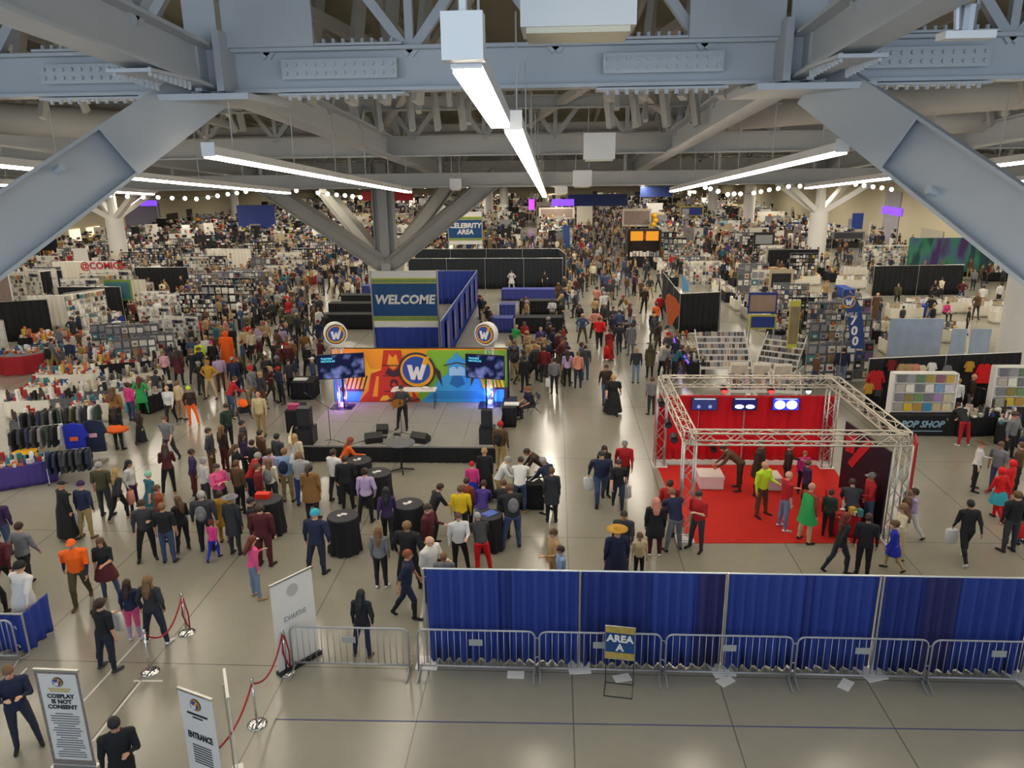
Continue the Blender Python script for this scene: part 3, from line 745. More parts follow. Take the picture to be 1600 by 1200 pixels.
def barricade(label, x0, x1, y, rz=0):
    w = x1-x0; t = thing('barricade', label, 'barrier', (x0, y, 0), rz, 'steel crowd barricades')
    r = .021; zt, zb = 1.06, .2; rc = .14; pts = [(0,0,0.03), (0,0,zt-rc)]
    pts += [(rc-rc*math.cos(a), 0, zt-rc+rc*math.sin(a)) for a in (PI/8, PI/4, 3*PI/8, PI/2)]
    pts += [(w-p[0], 0, p[2]) for p in pts[::-1]]
    mb = MB(); mb.tube(pts, r, 8); mb.cyl((0,0,zb), (w,0,zb), r); mb.build('frame', M_galv, t, smooth=True)
    mb = MB(); n = 19
    for k in range(1, n): mb.cyl((w*k/n, 0, zb), (w*k/n, 0, zt), .0085, n=6)
    mb.build('infill_bars', M_galv, t, smooth=True)
    for x in (.02, w-.02):
        mb = MB(); mb.tube([(x,-.33,.012), (x,-.2,.03), (x,0,.1), (x,.2,.03), (x,.33,.012)], .018, 6); mb.build('foot', M_galv, t)
    mb = MB(); mb.bb(w*.5-.14, w*.5+.14, -.03, -.015, .72, .86); mb.build('name_plate', mat('grey_plate', 'a8aaa6', .5), t)
    for z in (.45, .9):
        mb = MB(); mb.tube([(w,0,z), (w+.06,0,z+.02), (w+.09,0,z-.05)], .012, 5); mb.build('hook', M_galv, t)
    return t
bx = [(455,640,'leftmost steel barricade with nothing but floor behind it, beside the red rope'), (654,836,'steel barricade before the left end of the blue drapes'), (843,1029,'steel barricade with the square area sign standing before it'),
      (1037,1228,'steel barricade just right of the area sign'), (1235,1430,'second steel barricade from the right edge'), (1436,1634,'steel barricade cut off by the right edge')]
for a, b, l in bx: barricade(l, P(a,1055).x, P(b,1055).x, 13.62)
barricade('steel barricade cut off by the left edge before a blue drape', P(-130,1044).x, P(24,1044).x, 13.62)
t = thing('drape_wall', 'short piece of blue drape cut off by the left edge', 'curtain', (P(-150,1040).x, 14.0, 0))
w = P(36,1030).x-P(-150,1040).x; mb = MB(); mb.drape((0,0), (w,0), .03, .95, seed=9); mb.drape((w,0), (w,.9), .03, .95, seed=4); mb.build('curtain', M_bluecloth, t, smooth=True)
mb = MB(); mb.cyl((0,0,.97), (w,0,.97), .025); mb.cyl((w,0,0), (w,0,1.0), .025); mb.build('post', M_alu, t)

# area sign on a wire stand
M_signblue = mat('sign_blue', '16477c', .4, noise=.25, nscale=1.2); M_gold = mat('sign_gold', 'c9a13a', .4); M_green = mat('sign_green', '7d9a52', .4, noise=.4, nscale=9)
M_goldmix = mat('sign_collage', 'b39a4c', .5, noise=.5, nscale=14)
b = P(966, 1084); t = thing('area_sign', 'square blue and gold area sign on a wire floor stand', 'sign', (b.x, b.y, 0), rad(-8))
z0 = .75; hw = .29
mb = MB(); mb.tube([(-.28,.3,0.012), (-.28,-.12,.012), (.28,-.12,.012), (.28,.3,.012), (-.28,.3,.012)], .012, 5); mb.tube([(-.28,.3,.01), (-.28,.11,z0+.7)], .011, 5); mb.tube([(.28,.3,.01), (.28,.11,z0+.7)], .011, 5); mb.build('stand', M_charcoal, t)
mb = MB(); mb.bb(-hw, hw, .08, .1, z0, z0+.74); sp_ = mb.build('panel', M_signblue, t)
mb = MB(); mb.bb(-hw, hw, .073, .08, z0, z0+.15); mb.build('border', M_goldmix, sp_); mb = MB(); mb.bb(-hw, hw, .072, .08, z0+.59, z0+.73); mb.build('border', M_goldmix, sp_)
mb = MB(); mb.tube([(-hw,.08,z0), (hw,.08,z0), (hw,.08,z0+.74), (-hw,.08,z0+.74), (-hw,.08,z0)], .012, 4); mb.build('frame', M_alu, t)
text('lettering', 'AREA\nA', .21, upright((0,.06,z0+.37)), M_white, sp_, bold=.009)

# stanchions and ropes
M_rope = mat('red_rope', 'a01520', .7)
def stanchion(px, py, lab):
    b = P(px, py); t = thing('stanchion', lab, 'stanchion', (b.x, b.y, 0))
    mb = MB(); mb.lathe(((.19,0), (.19,.015), (.12,.04), (.03,.06)), n=20); mb.build('base', M_chrome, t, smooth=True)
    mb = MB(); mb.cyl((0,0,.05), (0,0,.93), .024, n=12); po_ = mb.build('pole', M_chrome, t, smooth=True)
    mb = MB(); mb.lathe(((.035,.93), (.045,.95), (.03,.98), (.04,1.01), (.0,1.05)), n=12); mb.build('finial', M_chrome, po_, smooth=True)
    return b
s1 = stanchion(292, 989, 'chrome stanchion furthest back, right of the two long haired people')
s2 = stanchion(235, 1050, 'chrome stanchion in front of the two long haired people')
s3 = stanchion(448, 1050, 'chrome stanchion beside the first barricade end')
s4 = stanchion(402, 1132, 'chrome stanchion standing alone with rope on both sides')
s5 = stanchion(349, 1242, 'chrome stanchion cut off by the bottom edge beside the entrance banner')
def rope(a, b, lab, sag=.35, z=.93):
    a = V((a.x, a.y, z)); b = V((b.x, b.y, z)); pts = []
    for i in range(13):
        s = i/12; q = a.lerp(b, s); q.z -= sag*4*s*(1-s); pts.append(q-a)
    mb = MB(); mb.tube(pts, .018, 7); o = mb.build('rope', M_rope, None, loc=a, smooth=True); tag(o, lab, 'rope')
rope(s2, s1, 'dark red rope hanging behind the pair of long haired people', .45)
rope(s4, s3, 'red rope between the barricade stanchion and the lone one')
rope(s5, s4, 'red rope running down to the bottom edge', .2)
for b, l in ((s3, 'loose red rope hanging down the barricade stanchion'), (s1, 'loose red rope hanging down the rearmost stanchion')):
    mb = MB(); mb.tube([(.03,0,.9), (.1,0,.5), (.09,0,.12), (.05,0,.2), (-.02,-.04,.5), (.0,0,.9)], .017, 6); tag(mb.build('rope', M_rope, None, loc=b, smooth=True), l, 'rope')

# ---------------------------------------------------------------- round W emblem
M_wb = mat('emblem_blue', '2b4fa0', .4); M_wy = mat('emblem_gold', 'f0a818', .4); M_wd = mat('emblem_dark', '2b2e38', .5)
WPTS = [(-.62,.42),(-.30,.42),(-.22,-.12),(-.04,.30),(.12,.30),(.16,-.08),(.52,.92),(.86,1.02),(.30,-.58),(.06,-.58),(.0,-.16),(-.14,-.58),(-.40,-.58)]
def emblem(parent, c, R, rz=0, ring=True, tilt=0):
    B = place(c, rz, tilt); circ = lambda r, n=28, ox=0, oz=0: [(ox+r*math.cos(2*PI*k/n), oz+r*math.sin(2*PI*k/n)) for k in range(n)]
    sc = lambda pts, s: [(x*s, z*s) for x, z in pts]
    if ring:
        mb = MB(); mb.prism(circ(R*1.12), B, .01); mb.build('emblem_rim', M_wd, parent)
    mb = MB(); mb.prism(circ(R), B @ Matrix.Translation((0,-.012,0)), .01); mb.build('emblem_ring', M_wy, parent)
    mb = MB(); mb.prism(circ(R*.84, 28, -R*.02, R*.04), B @ Matrix.Translation((0,-.024,0)), .01); mb.build('emblem_disc', M_wb, parent)
    cx = [(x*R*.92, z*R*.92-R*.02) for x, z in WPTS]
    mb = MB(); mb.prism(cx, B @ Matrix.Translation((0,-.036,0)), .012); mb.build('emblem_letter', M_white, parent)
    gd = [(.33*R,.42*R), (.50*R,.83*R), (.82*R,.93*R), (.62*R,.34*R)]
    mb = MB(); mb.prism(gd, B @ Matrix.Translation((0,-.05,0)), .008); mb.build('emblem_stroke', M_wy, parent)

# ---------------------------------------------------------------- banner stands at the bottom left
def banner(A, Bp, h, lab, kind):
    A, Bp = V(A), V(Bp); d = Bp-A; w = d.length; rz = math.atan2(d.y, d.x); t = thing('banner_stand', lab, 'banner', (A.x, A.y, 0), rz)
    mb = MB(); mb.bb(-.02, w+.02, -.09, .09, 0, .08); mb.build('base', M_black if kind == 'back' else M_alu, t)
    mb = MB(); mb.bb(0, w, 0, .012, .08, h); p_ = mb.build('panel', M_white, t)
    mb = MB(); mb.bb(-.01, w+.01, -.015, .03, h-.02, h+.02); mb.build('top_rail', M_alu, t)
    mb = MB(); mb.cyl((w/2,.06,.05), (w/2,.05,h), .012); mb.build('pole', M_alu, t)
    return p_, w
a, b = P(52, 1046, 2.05), P(121, 1049, 2.05)
t, w = banner((a.x, a.y, 0), (b.x, b.y, 0), 2.05, 'white consent policy banner with photo border at the bottom left', 'front')
M_collage = mat('collage_border', '8a7f78', .6, noise=.7, nscale=22)
mb = MB(); mb.bb(0, .05, -.006, 0, .1, 2.03); mb.bb(w-.05, w, -.006, 0, .1, 2.03); mb.bb(.0, w, -.007, 0, 1.98, 2.03); mb.bb(.0, w, -.007, 0, .1, .2); mb.build('border', M_collage, t)
M_ink = mat('dark_ink', '2a2a30', .6); M_ginger = mat('gold_ink', 'c9b26a', .6)
emblem(t, (w/2, -.004, 1.82), .085); text('lettering', 'COSPLAY\nIS NOT\nCONSENT', .115, upright((w/2,-.008,1.42)), M_ink, t, ext=.002, bold=.004)
mb = MB(); mb.bb(w*.24, w*.76, -.005, 0, 1.66, 1.69); mb.bb(w*.28, w*.72, -.005, 0, 1.62, 1.645); mb.build('caption', M_ginger, t)
mb = MB()
for k in range(19):
    q = RND.uniform(.16, .22) if k % 5 else .3; mb.bb(w*q, w*(1-q), -.005, 0, 1.16-k*.05, 1.18-k*.05)
mb.build('small_print', mat('grey_ink', '77777c', .6), t)
a, b = P(277, 1075, 2.05), P(330, 1094, 2.05)
t, w = banner((a.x, a.y, 0), (b.x, b.y, 0), 2.05, 'white banner stand lettered for the entrance, bottom left of centre', 'front')
emblem(t, (w/2, -.004, 1.84), .1); text('lettering', 'ENTRANCE', .17, upright((w/2,-.008,1.2)), M_ink, t, ext=.002, bold=.006, sx=w/1.2)
mb = MB(); mb.bb(w*.2, w*.8, -.005, 0, 1.62, 1.66); mb.bb(w*.35, w*.65, -.005, 0, 1.56, 1.59); mb.build('caption', M_ink, t)
mb = MB()
for k in range(8): mb.bb(w*.22, w*.78, -.005, 0, 1.0-k*.05, 1.02-k*.05)
mb.build('small_print', M_ink, t)
a = P(357, 1091, 2.05); q_ = V((a.x, a.y, 0)).normalized(); t, w = banner((a.x, a.y, 0), V((a.x, a.y, 0))+q_*.8, 2.05, 'white banner stand seen edge on beside the red rope', 'edge')
a, b = P(437, 1056), P(499, 1020); t, w = banner(a, b, 2.1, 'white banner stand seen from behind with a black base, beside the first barricade', 'back')
mb = MB(); circ = [(w/2+.14*math.cos(2*PI*k/20), 1.8+.14*math.sin(2*PI*k/20)) for k in range(20)]
mb.prism(circ, place((0,-.001,0)), .004); mb.build('emblem', mat('faded_print', 'bdbbb4', .7), t)
text('lettering', 'ENTRANCE', .17, upright((w/2,-.004,1.2)) @ Matrix.Scale(-1, 4, (1,0,0)), mat('faded_ink', '8a8a88', .7), t, ext=.002, sx=w/1.6)

# floor tape
def tape(a, b, w, m, lab):
    a, b = P(*a), P(*b); mb = MB(); mb.bar((0,0,.002), (b.x-a.x, b.y-a.y, .002), w, .003); tag(mb.build('floor_tape', m, None, loc=(a.x, a.y, 0)), lab, 'tape')
M_tape = mat('blue_tape', '3a3f70', .6); M_wt = mat('white_tape', 'd9d7cf', .6)
tape((430, 1124), (1700, 1143), .03, M_tape, 'thin dark blue tape line across the empty floor in front')
tape((150, 1197+4), (1700, 1212), .03, M_tape, 'second dark tape line at the bottom edge')
tape((218, 1000), (131, 1095), .045, M_wt, 'white tape strip by the black tee and jeans, left one')
tape((222, 1062), (145, 1158), .045, M_wt, 'white tape strip below the round stanchion base')
tape((42, 1044), (6, 1082), .045, M_wt, 'short white tape strip left of the consent banner')
tape((209, 1064), (254, 1064), .05, M_wt, 'short crosswise white tape strip by the stanchion base')

# ---------------------------------------------------------------- stage
SX0, SX1, SY0, SY1 = P(461,722).x, P(775,722).x, P(600,722).y, P(700,630,.57).y
SZ = PY(600, 697, SY0).z
t = thing('stage', 'low grey carpeted stage with black skirt', 'stage', (SX0, SY0, 0)); SW, SD = SX1-SX0, SY1-SY0
M_carpet = mat('grey_carpet', '8f8e88', .9, noise=.08, nscale=2)
for i in range(6):
    for j in range(2):
        mb = MB(); mb.bb(SW*i/6+.006, SW*(i+1)/6-.006, SD*j/2+.006, SD*(j+1)/2-.006, SZ-.06, SZ); mb.build('deck_panel', M_carpet, t)
mb = MB(); mb.bb(0, SW, .01, SD, .0, SZ-.055); mb.build('riser', M_black, t)
mb = MB(); mb.drape((0,-.03), (SW,-.03), .01, SZ-.05, amp=.012, pitch=.3); mb.build('skirt', M_blackcloth, t)
# backdrop
BY = SY1+.12; bl, br = PY(522, 600, BY).x, PY(793, 600, BY).x; bz0, bz1 = SZ-.02, PY(660, 547, BY).z
t = thing('stage_backdrop', 'wide orange, green and blue comic style stage backdrop', 'backdrop', (bl, BY, 0)); W = br-bl; Hh = bz1-bz0
M_or = mat('art_orange', 'f0a21e', .5); M_gr = mat('art_green', '86bb34', .5); M_rd = mat('art_red', 'c8371a', .5); M_lb = mat('art_blue', '3fa3d8', .5); M_yl = mat('art_yellow', 'f2c22a', .5); M_dk = mat('art_dark', '43262a', .5); M_db = mat('art_deep_blue', '1f6ea8', .5)
mb = MB(); mb.bb(0, W, 0, .12, bz0, bz1+.03); mb.build('panel', M_or, t)
L0 = [0]
def art(pts, m, mir=False):
    L0[0] += 1; mb = MB(); mb.prism([(x*W, bz0+z*Hh) for x, z in pts], Matrix.Translation((0, -.002*L0[0], 0)), .004); mb.build('artwork', m, t)
art([(.48,0),(1,0),(1,1),(.55,1)], M_gr)
art([(0,0),(.14,0),(.2,.45),(.05,.6),(0,.5)], M_lb)
art([(.02,.2),(.12,.65),(.2,.5),(.17,.2)], M_dk)
for k in range(6): art([(.05+.025*k,.25),(.065+.025*k,.25),(.1+.025*k,.6),(.085+.025*k,.6)], M_yl)
art([(.10,.75),(.17,.98),(.22,.65),(.30,.62),(.24,.45),(.17,.55)], M_yl)
# red armoured figure: abstract crest, helmet, shoulders, chest
art([(.14,0),(.2,.22),(.22,.55),(.28,.62),(.30,1),(.40,1),(.41,.62),(.46,.55),(.46,.2),(.50,0)], M_rd)
art([(.315,.72),(.33,.93),(.35,.86),(.37,.93),(.385,.72),(.35,.63)], M_or)
art([(.30,.55),(.32,.66),(.35,.60),(.38,.66),(.40,.55),(.35,.48)], M_dk)
art([(.325,.30),(.33,.42),(.35,.45),(.37,.42),(.375,.30),(.35,.26)], M_dk); art([(.335,.33),(.35,.40),(.365,.33),(.35,.29)], M_rd)
art([(.22,.1),(.25,.5),(.265,.5),(.25,.1)], M_or); art([(.43,.1),(.42,.5),(.435,.5),(.455,.1)], M_or)
art([(.26,.02),(.28,.12),(.31,.13),(.33,.03)], M_yl); art([(.38,.03),(.40,.13),(.43,.12),(.44,.02)], M_yl)
for k, z in enumerate((.2,.5,.7)): art([(.29,z),(.41,z),(.41,z+.018),(.29,z+.018)], M_dk)
# blue robed figure: cone hat, face panel, beard, shoulders
art([(.50,0),(.56,.2),(.60,.42),(.66,.56),(.67,.75),(.74,.75),(.78,.60),(.84,.5),(.88,.25),(.92,0)], M_lb)
art([(.655,.72),(.66,.82),(.69,.86),(.715,.97),(.74,.86),(.775,.82),(.78,.72),(.715,.76)], M_lb)
art([(.64,.70),(.715,.755),(.80,.70),(.80,.72),(.715,.78),(.64,.72)], M_dk)
art([(.67,.52),(.67,.66),(.70,.70),(.715,.64),(.73,.70),(.76,.66),(.76,.52)], mat('art_pale', 'a9d6ea', .5))
art([(.67,.36),(.69,.52),(.74,.52),(.76,.36),(.715,.28)], M_db)
for k in range(4): art([(.60-.02*k,.20-.04*k),(.83+.02*k,.20-.04*k),(.83+.02*k,.215-.04*k),(.60-.02*k,.215-.04*k)], M_db)
for sx in (0, 1):
    q = (lambda x: .70+.9*(x-.70)) if not sx else (lambda x: 1.43-x)
    art([(q(.80),.3),(q(.84),.58),(q(.89),.74),(q(.86),.74),(q(.81),.60)], M_dk)
for k in range(6): art([(.86+.022*k,.28),(.875+.022*k,.28),(.855+.022*k,.56),(.84+.022*k,.56)], M_yl)
art([(.88,.0),(.92,.3),(1,.3),(1,0)], M_dk); art([(.91,.02),(.94,.26),(.98,.26),(.98,.02)], M_lb)
emblem(t, (W*.487, -.1, bz0+Hh*.62), Hh*.31)
mb = MB(); mb.bb(-.06, W+.06, .12, .2, 0, bz1+.06); mb.bb(W, W+.08, -.05, .12, 0, bz1+.06); mb.build('frame', M_black, t)

def screen(parentlab, c4, Y, body, name='television', em=('0a1040','2c3a90')):
    """flat screen through four frame corners (tl, tr, br, bl); each gets a depth"""
    pass
M_scr = bpy.data.materials.new('screen_picture'); M_scr.use_nodes = True; nt = M_scr.node_tree; bs = nt.nodes['Principled BSDF']
tc = nt.nodes.new('ShaderNodeTexCoord'); nz = nt.nodes.new('ShaderNodeTexNoise'); nz.inputs['Scale'].default_value = 1.6; nt.links.new(tc.outputs['Object'], nz.inputs['Vector'])
cr = nt.nodes.new('ShaderNodeValToRGB'); cr.color_ramp.elements[0].position = .5; cr.color_ramp.elements[0].color = lin('0c1230'); cr.color_ramp.elements[1].position = .85; cr.color_ramp.elements[1].color = lin('8f9be0')
nt.links.new(nz.outputs['Fac'], cr.inputs[0]); nt.links.new(cr.outputs[0], bs.inputs['Emission Color']); bs.inputs['Emission Strength'].default_value = 1.1; bs.inputs['Base Color'].default_value = (0,0,0,1); bs.inputs['Roughness'].default_value = .2
M_scrtxt = mat('screen_text', '000000', .5, emit='5fd0f0', es=1.6)
def tv(lab, c, w, h, rz, tilt=0, lines=None, poleto=None, kind=0):
    t = thing('television', lab, 'screen', c, rz)
    mb = MB(); mb.bb(-w/2, w/2, -.04, .04, -h/2, h/2); bz_ = mb.build('bezel', M_black, t)
    mb = MB(); mb.bb(-w/2+.03, w/2-.03, -.046, -.04, -h/2+.03, h/2-.03); mb.build('picture', M_scr, bz_)
    if lines: text('lettering', lines, h*.11, upright((-w*.42,-.05,h*.28)), M_scrtxt, bz_, ext=.001, align='LEFT')
    if poleto is not None:
        mb = MB(); mb.cyl((0,.06,-h*.2), (0,.06,poleto-c[2]), .03); mb.bb(-.3, .3, -.1, .3, poleto-c[2], poleto-c[2]+.02); mb.build('stand', M_black, t)
    return t
c = PY(533, 572, SY1-1.0); tv('left stage screen showing a dark blue picture, turned to the right', c, 1.85, 1.02, rad(14), lines='THOMAS\nNICHOLAS', poleto=SZ+.01)
c = PY(758, 573, SY1-.85); tv('right stage screen showing a dark blue picture, turned to the left', c, 1.62, 1.0, rad(-12), lines='THOMAS\nNICHOLAS', poleto=SZ+.01)
# lit truss towers with drum signs
def truss_seg(mb, p0, p1, s=.28, r=.025, step=None):
    p0, p1, a, b = mb.frame(p0, p1); L = (p1-p0).length; d = (p1-p0)/L; cs = [(a*x+b*y)*(s/2) for x, y in ((-1,-1),(1,-1),(1,1),(-1,1))]
    for c in cs: mb.cyl(p0+c, p1+c, r, n=6)
    n = max(2, round(L/(step or s*1.25)))
    for f in range(4):
        c0, c1 = cs[f], cs[(f+1) % 4]
        for k in range(n):
            q0, q1 = p0+d*(L*k/n), p0+d*(L*(k+1)/n)
            mb.cyl((q0+c0) if k % 2 == 0 else (q0+c1), (q1+c1) if k % 2 == 0 else (q1+c0), r*.5, n=4, cap=False)
    for q in (p0, p1):
        for f in range(4): mb.cyl(q+cs[f], q+cs[(f+1) % 4], r*.8, n=5)
for px, py, lab, colr, rz, sp in ((536, 636, 'left', (.55,.2,1), 22, 1), (766, 632, 'right', (.25,.25,1), -22, -1)):
    b = P(px, py, SZ); t = thing('light_truss', f'{lab} stage truss tower glowing purple with a round logo drum on top', 'truss', (b.x, b.y, SZ))
    ztop = PY(px-8*sp, 545, b.y).z-SZ; mb = MB(); truss_seg(mb, (0,0,.03), (0,0,ztop), .3, .022); mb.build('tower', M_alu, t, smooth=True)
    mb = MB(); mb.bb(-.45, .45, -.35, .35, 0, .03); mb.build('base_plate', M_black, t)
    mb = MB(); mb.box((0,0,.12), (.16,.16,.14)); mb.build('uplight', mat('uplight_'+lab, '222222', emit='a060ff' if sp == 1 else '5060ff', es=9), t)
    l = bpy.data.lights.new('uplight', 'POINT'); l.energy = 45; l.color = colr; l.shadow_soft_size = .06; o = bpy.data.objects.new('uplight_glow', l); C.objects.link(o); o.location = (b.x, b.y, SZ+.35)
    l = bpy.data.lights.new('uplight', 'POINT'); l.energy = 22; l.color = (1,.25,.7) if sp == 1 else (.4,.3,1); l.shadow_soft_size = .06; o = bpy.data.objects.new('uplight_glow', l); C.objects.link(o); o.location = (b.x, b.y, SZ+1.5)
    q = PY(524 if sp == 1 else 760, 521, b.y); zc = q.z-SZ; xo = q.x-b.x
    mb = MB(); B = Matrix.Rotation(rad(rz), 3, 'Z'); d = B @ V((0,-1,0)); mb.cyl(V((xo,0,zc))-d*.16, V((xo,0,zc))+d*.16, .46, n=32); dr_ = mb.build('drum', M_white, t, smooth=False)
    emblem(dr_, V((xo,0,zc))+d*.165, .36, rad(rz))
# speakers and monitors
M_grille = mat('speaker_grille', '24252a', .5, bump=.4, nscale=120)
def speaker(px, py, w, h, d, z, lab, wedge=False, rz=0):
    b = P(px, py, z) if not isinstance(px, V) else px; t = thing('stage_monitor' if wedge else 'loudspeaker', lab, 'speaker', (b.x, b.y, z), rad(rz))
    mb = MB()
    if wedge: mb.prism([(-d/2,0),(d/2,0),(d/2,h*.55),(d*.1,h),(-d/2,h*.5)], Matrix.Rotation(rad(90), 4, 'Z') @ Matrix.Translation((0, w/2, 0)), w)
    else: mb.bb(-w/2, w/2, -d/2, d/2, 0, h)
    cb_ = mb.build('cabinet', M_black, t)
    mb = MB()
    if wedge: mb.bb(-w*.42, w*.42, -d*.52, -d*.5, h*.08, h*.42)
    else: mb.bb(-w*.44, w*.44, -d/2-.01, -d/2, h*.06, h*.94)
    mb.build('grille', M_grille, cb_); return b
b = speaker(480, 691, .62, .62, .6, SZ, 'lower black subwoofer at the left front corner of the stage'); speaker(V((b.x-.02, b.y+.03, 0)), 0, .46, .7, .4, SZ+.62, 'upper black loudspeaker on the left stage subwoofer')
b = speaker(762, 691, .56, .6, .5, SZ, 'lower black subwoofer at the right front corner of the stage'); speaker(V((b.x-.01, b.y+.03, 0)), 0, .38, .62, .36, SZ+.6, 'upper black loudspeaker on the right stage subwoofer')
speaker(584, 690, .62, .38, .42, SZ, 'black wedge monitor, left of the two at the stage front', True, 200)
speaker(598, 676, .42, .36, .4, SZ, 'black wedge monitor behind the left front one', True, 185)
speaker(657, 690, .62, .38, .42, SZ, 'black wedge monitor, right of the guitarist', True, 160)
# guitarist, mic stands, back table
gp = P(631, 671, SZ); pg = person('singer with dark hair playing an acoustic guitar on the stage', gp, h=1.74, pose='guitar', head=-8, hair=('short', 'dark brown'), top='dark grey', legs='black')
gw = worldof(pg, (0.02, -.19, 1.12)); t = thing('guitar', 'brown acoustic guitar held by the singer on stage', 'guitar', gw, rad(-8))
mb = MB(); out = []
for k in range(32):
    a = 2*PI*k/32; r = .17+.03*math.cos(2*a)+.025*math.cos(a); out.append((-r*1.25*math.cos(a), r*math.sin(a)))
GM = Matrix.Rotation(rad(-14), 4, 'Y'); mb.prism(out, GM @ Matrix.Translation((-.1,.05,0)), .1); mb.build('body', mat('guitar_wood', 'a3682a', .35), t, smooth=False)
mb = MB(); mb.bar(GM @ V((.1,-.04,0)), GM @ V((.62,-.04,0)), .04, .05); mb.bar(GM @ V((.62,-.04,0)), GM @ V((.76,-.03,0)), .03, .075); mb.build('neck', mat('dark_wood', '3a2416', .5), t)
mb = MB(); mb.cyl(GM @ V((-.02,-.052,0)), GM @ V((-.02,-.058,0)), .045, n=16); mb.build('sound_hole', M_black, t)
def mic(px, py, z, lab, hgt=1.5, boom=(.5,.2,.1)):
    b = P(px, py, z); t = thing('microphone_stand', lab, 'microphone stand', b)
    mb = MB(); mb.cyl((0,0,.1), (0,0,hgt), .012, n=6)
    for k in range(3): a = 2.1*k+.4; mb.cyl((0,0,.14), (.32*math.cos(a), .32*math.sin(a), .01), .01, n=5)
    mb.build('stand', M_black, t)
    e = V((boom[0], boom[1], hgt+boom[2])); mb = MB(); mb.cyl(V((0,0,hgt))-V(boom)*.3, e, .009, n=5); mb.build('boom', M_black, t)
    mb = MB(); mb.cyl(e, e+V(boom).normalized()*.12, .025, n=8); mb.build('microphone', M_charcoal, t)
mic(517, 692, SZ, 'unused black microphone stand at the left of the stage', 1.35, (-.75,.1,.45)); mic(628, 681, SZ, 'microphone stand in front of the guitar player', 1.4, (-.02,.25,.12))
def leg_table(px0, py0, px1, py1, dep, h, lab, top=None, z=0, name='folding_table', sk=None, items=0):
    a, b = P(px0, py0, z), P(px1, py1, z); d = b-a; w = d.length; t = thing(name, lab, 'table', (a.x, a.y, z), math.atan2(d.y, d.x))
    mb = MB(); mb.bb(0, w, 0, dep, h-.03, h); mb.build('tabletop', top or M_white, t)
    for x in (.06, w-.06):
        mb = MB(); mb.cyl((x,.06,0), (x,.06,h-.03), .015); mb.cyl((x,dep-.06,0), (x,dep-.06,h-.03), .015); mb.cyl((x,.06,.25), (x,dep-.06,.25), .012); mb.build('leg', M_charcoal, t)
    return t, w
tb, tw = leg_table(612, 640, 681, 640, .6, .78, 'long white topped table at the back of the stage', z=SZ)
for k, x in enumerate((.25, 1.35)):
    mb = MB(); mb.sphere((0,0,.06), (.16,.1,.06), 12, 6); tag(mb.build('cloth_bundle', M_whitecloth, None, loc=tb.location+V((x,.3,.78)), smooth=True), ('left', 'right')[k]+' white bundle on the white table behind the guitarist', 'bundle')
for k, x in enumerate((.6, 1.0)):
    mb = MB(); mb.bb(-.11,.11,-.08,.08,0,.07); tag(mb.build('effects_box', M_charcoal, None, loc=P(600+k*20, 684-k*4, SZ)), 'small dark effects box on the stage floor, '+('left' if not k else 'right'), 'box')
mb = MB(); mb.tube([P(528,690,SZ+.01), P(548,695,SZ+.01), P(570,688,SZ+.01), P(600,694,SZ+.01), P(612,682,SZ+.01), P(640,693,SZ+.01)], .012, 5); tag(mb.build('cable', M_black, None), 'black cable lying along the stage front', 'cable')

# high round steel table before the stage
b = P(628, 736); t = thing('high_table', 'tall round grey table on a four footed pedestal before the stage', 'table', b)
hz = PY(626, 691, b.y).z; mb = MB(); mb.cyl((0,0,hz-.03), (0,0,hz), .5, n=28); mb.build('tabletop', mat('grey_laminate', '6d7076', .35), t)
mb = MB(); mb.cyl((0,0,.08), (0,0,hz-.03), .035, n=10); mb.build('pedestal', M_black, t)
for k in range(4): a = PI/2*k+.3; mb = MB(); mb.bar((0,0,.1), (.42*math.cos(a), .42*math.sin(a), .03), .05, .03); mb.build('foot', M_black, t)
# black draped cocktail tables
def draped(px, py, r, h, lab, m=M_blackcloth, n=44, topm=None):
    b = P(px, py-6); t = thing('draped_table', lab, 'table', b); OCC.append((b.x, b.y, r*1.05))
    mb = MB(); vs = []; fs = []; rows = ((h, .0, 0), (h, r, 0), (h-.03, r*1.02, .01), (h*.6, r*1.0, .05), (.02, r*1.08, .09)); rr = random.Random(px)
    ph = [rr.uniform(.8, 1.2) for _ in range(n)]
    for z, q, amp in rows:
        for k in range(n):
            a = 2*PI*k/n; w = q*(1+amp*math.sin(k*PI/2+1)*ph[k]); vs.append((w*math.cos(a), w*math.sin(a), z))
    for i in range(len(rows)-1):
        for k in range(n): fs.append((i*n+k, (i+1)*n+k, (i+1)*n+(k+1) % n, i*n+(k+1) % n))
    mb.add(vs, fs); mb.build('tablecloth', m, t, smooth=True)
    mb = MB(); mb.cyl((0,0,h), (0,0,h+.012), r*.98, n=32); mb.build('tabletop', topm or M_charcoal, t); return b, h
T1 = draped(540, 866, .42, 1.05, 'black draped cocktail table standing alone in the centre front')
T2 = draped(423, 838, .42, 1.05, 'black draped cocktail table behind the maroon jacket')
T3 = draped(563, 772, .42, 1.05, 'black draped table with papers behind the lavender hoodie')
T4 = draped(593, 793, .42, 1.05, 'black draped table just right of the lavender hoodie')
T5 = draped(641, 846, .42, 1.05, 'black draped cocktail table, centre front, with someone leaning on it')
T6 = draped(765, 862, .38, 1.0, 'black draped signing table before the four standing people')
b = P(775, 862)
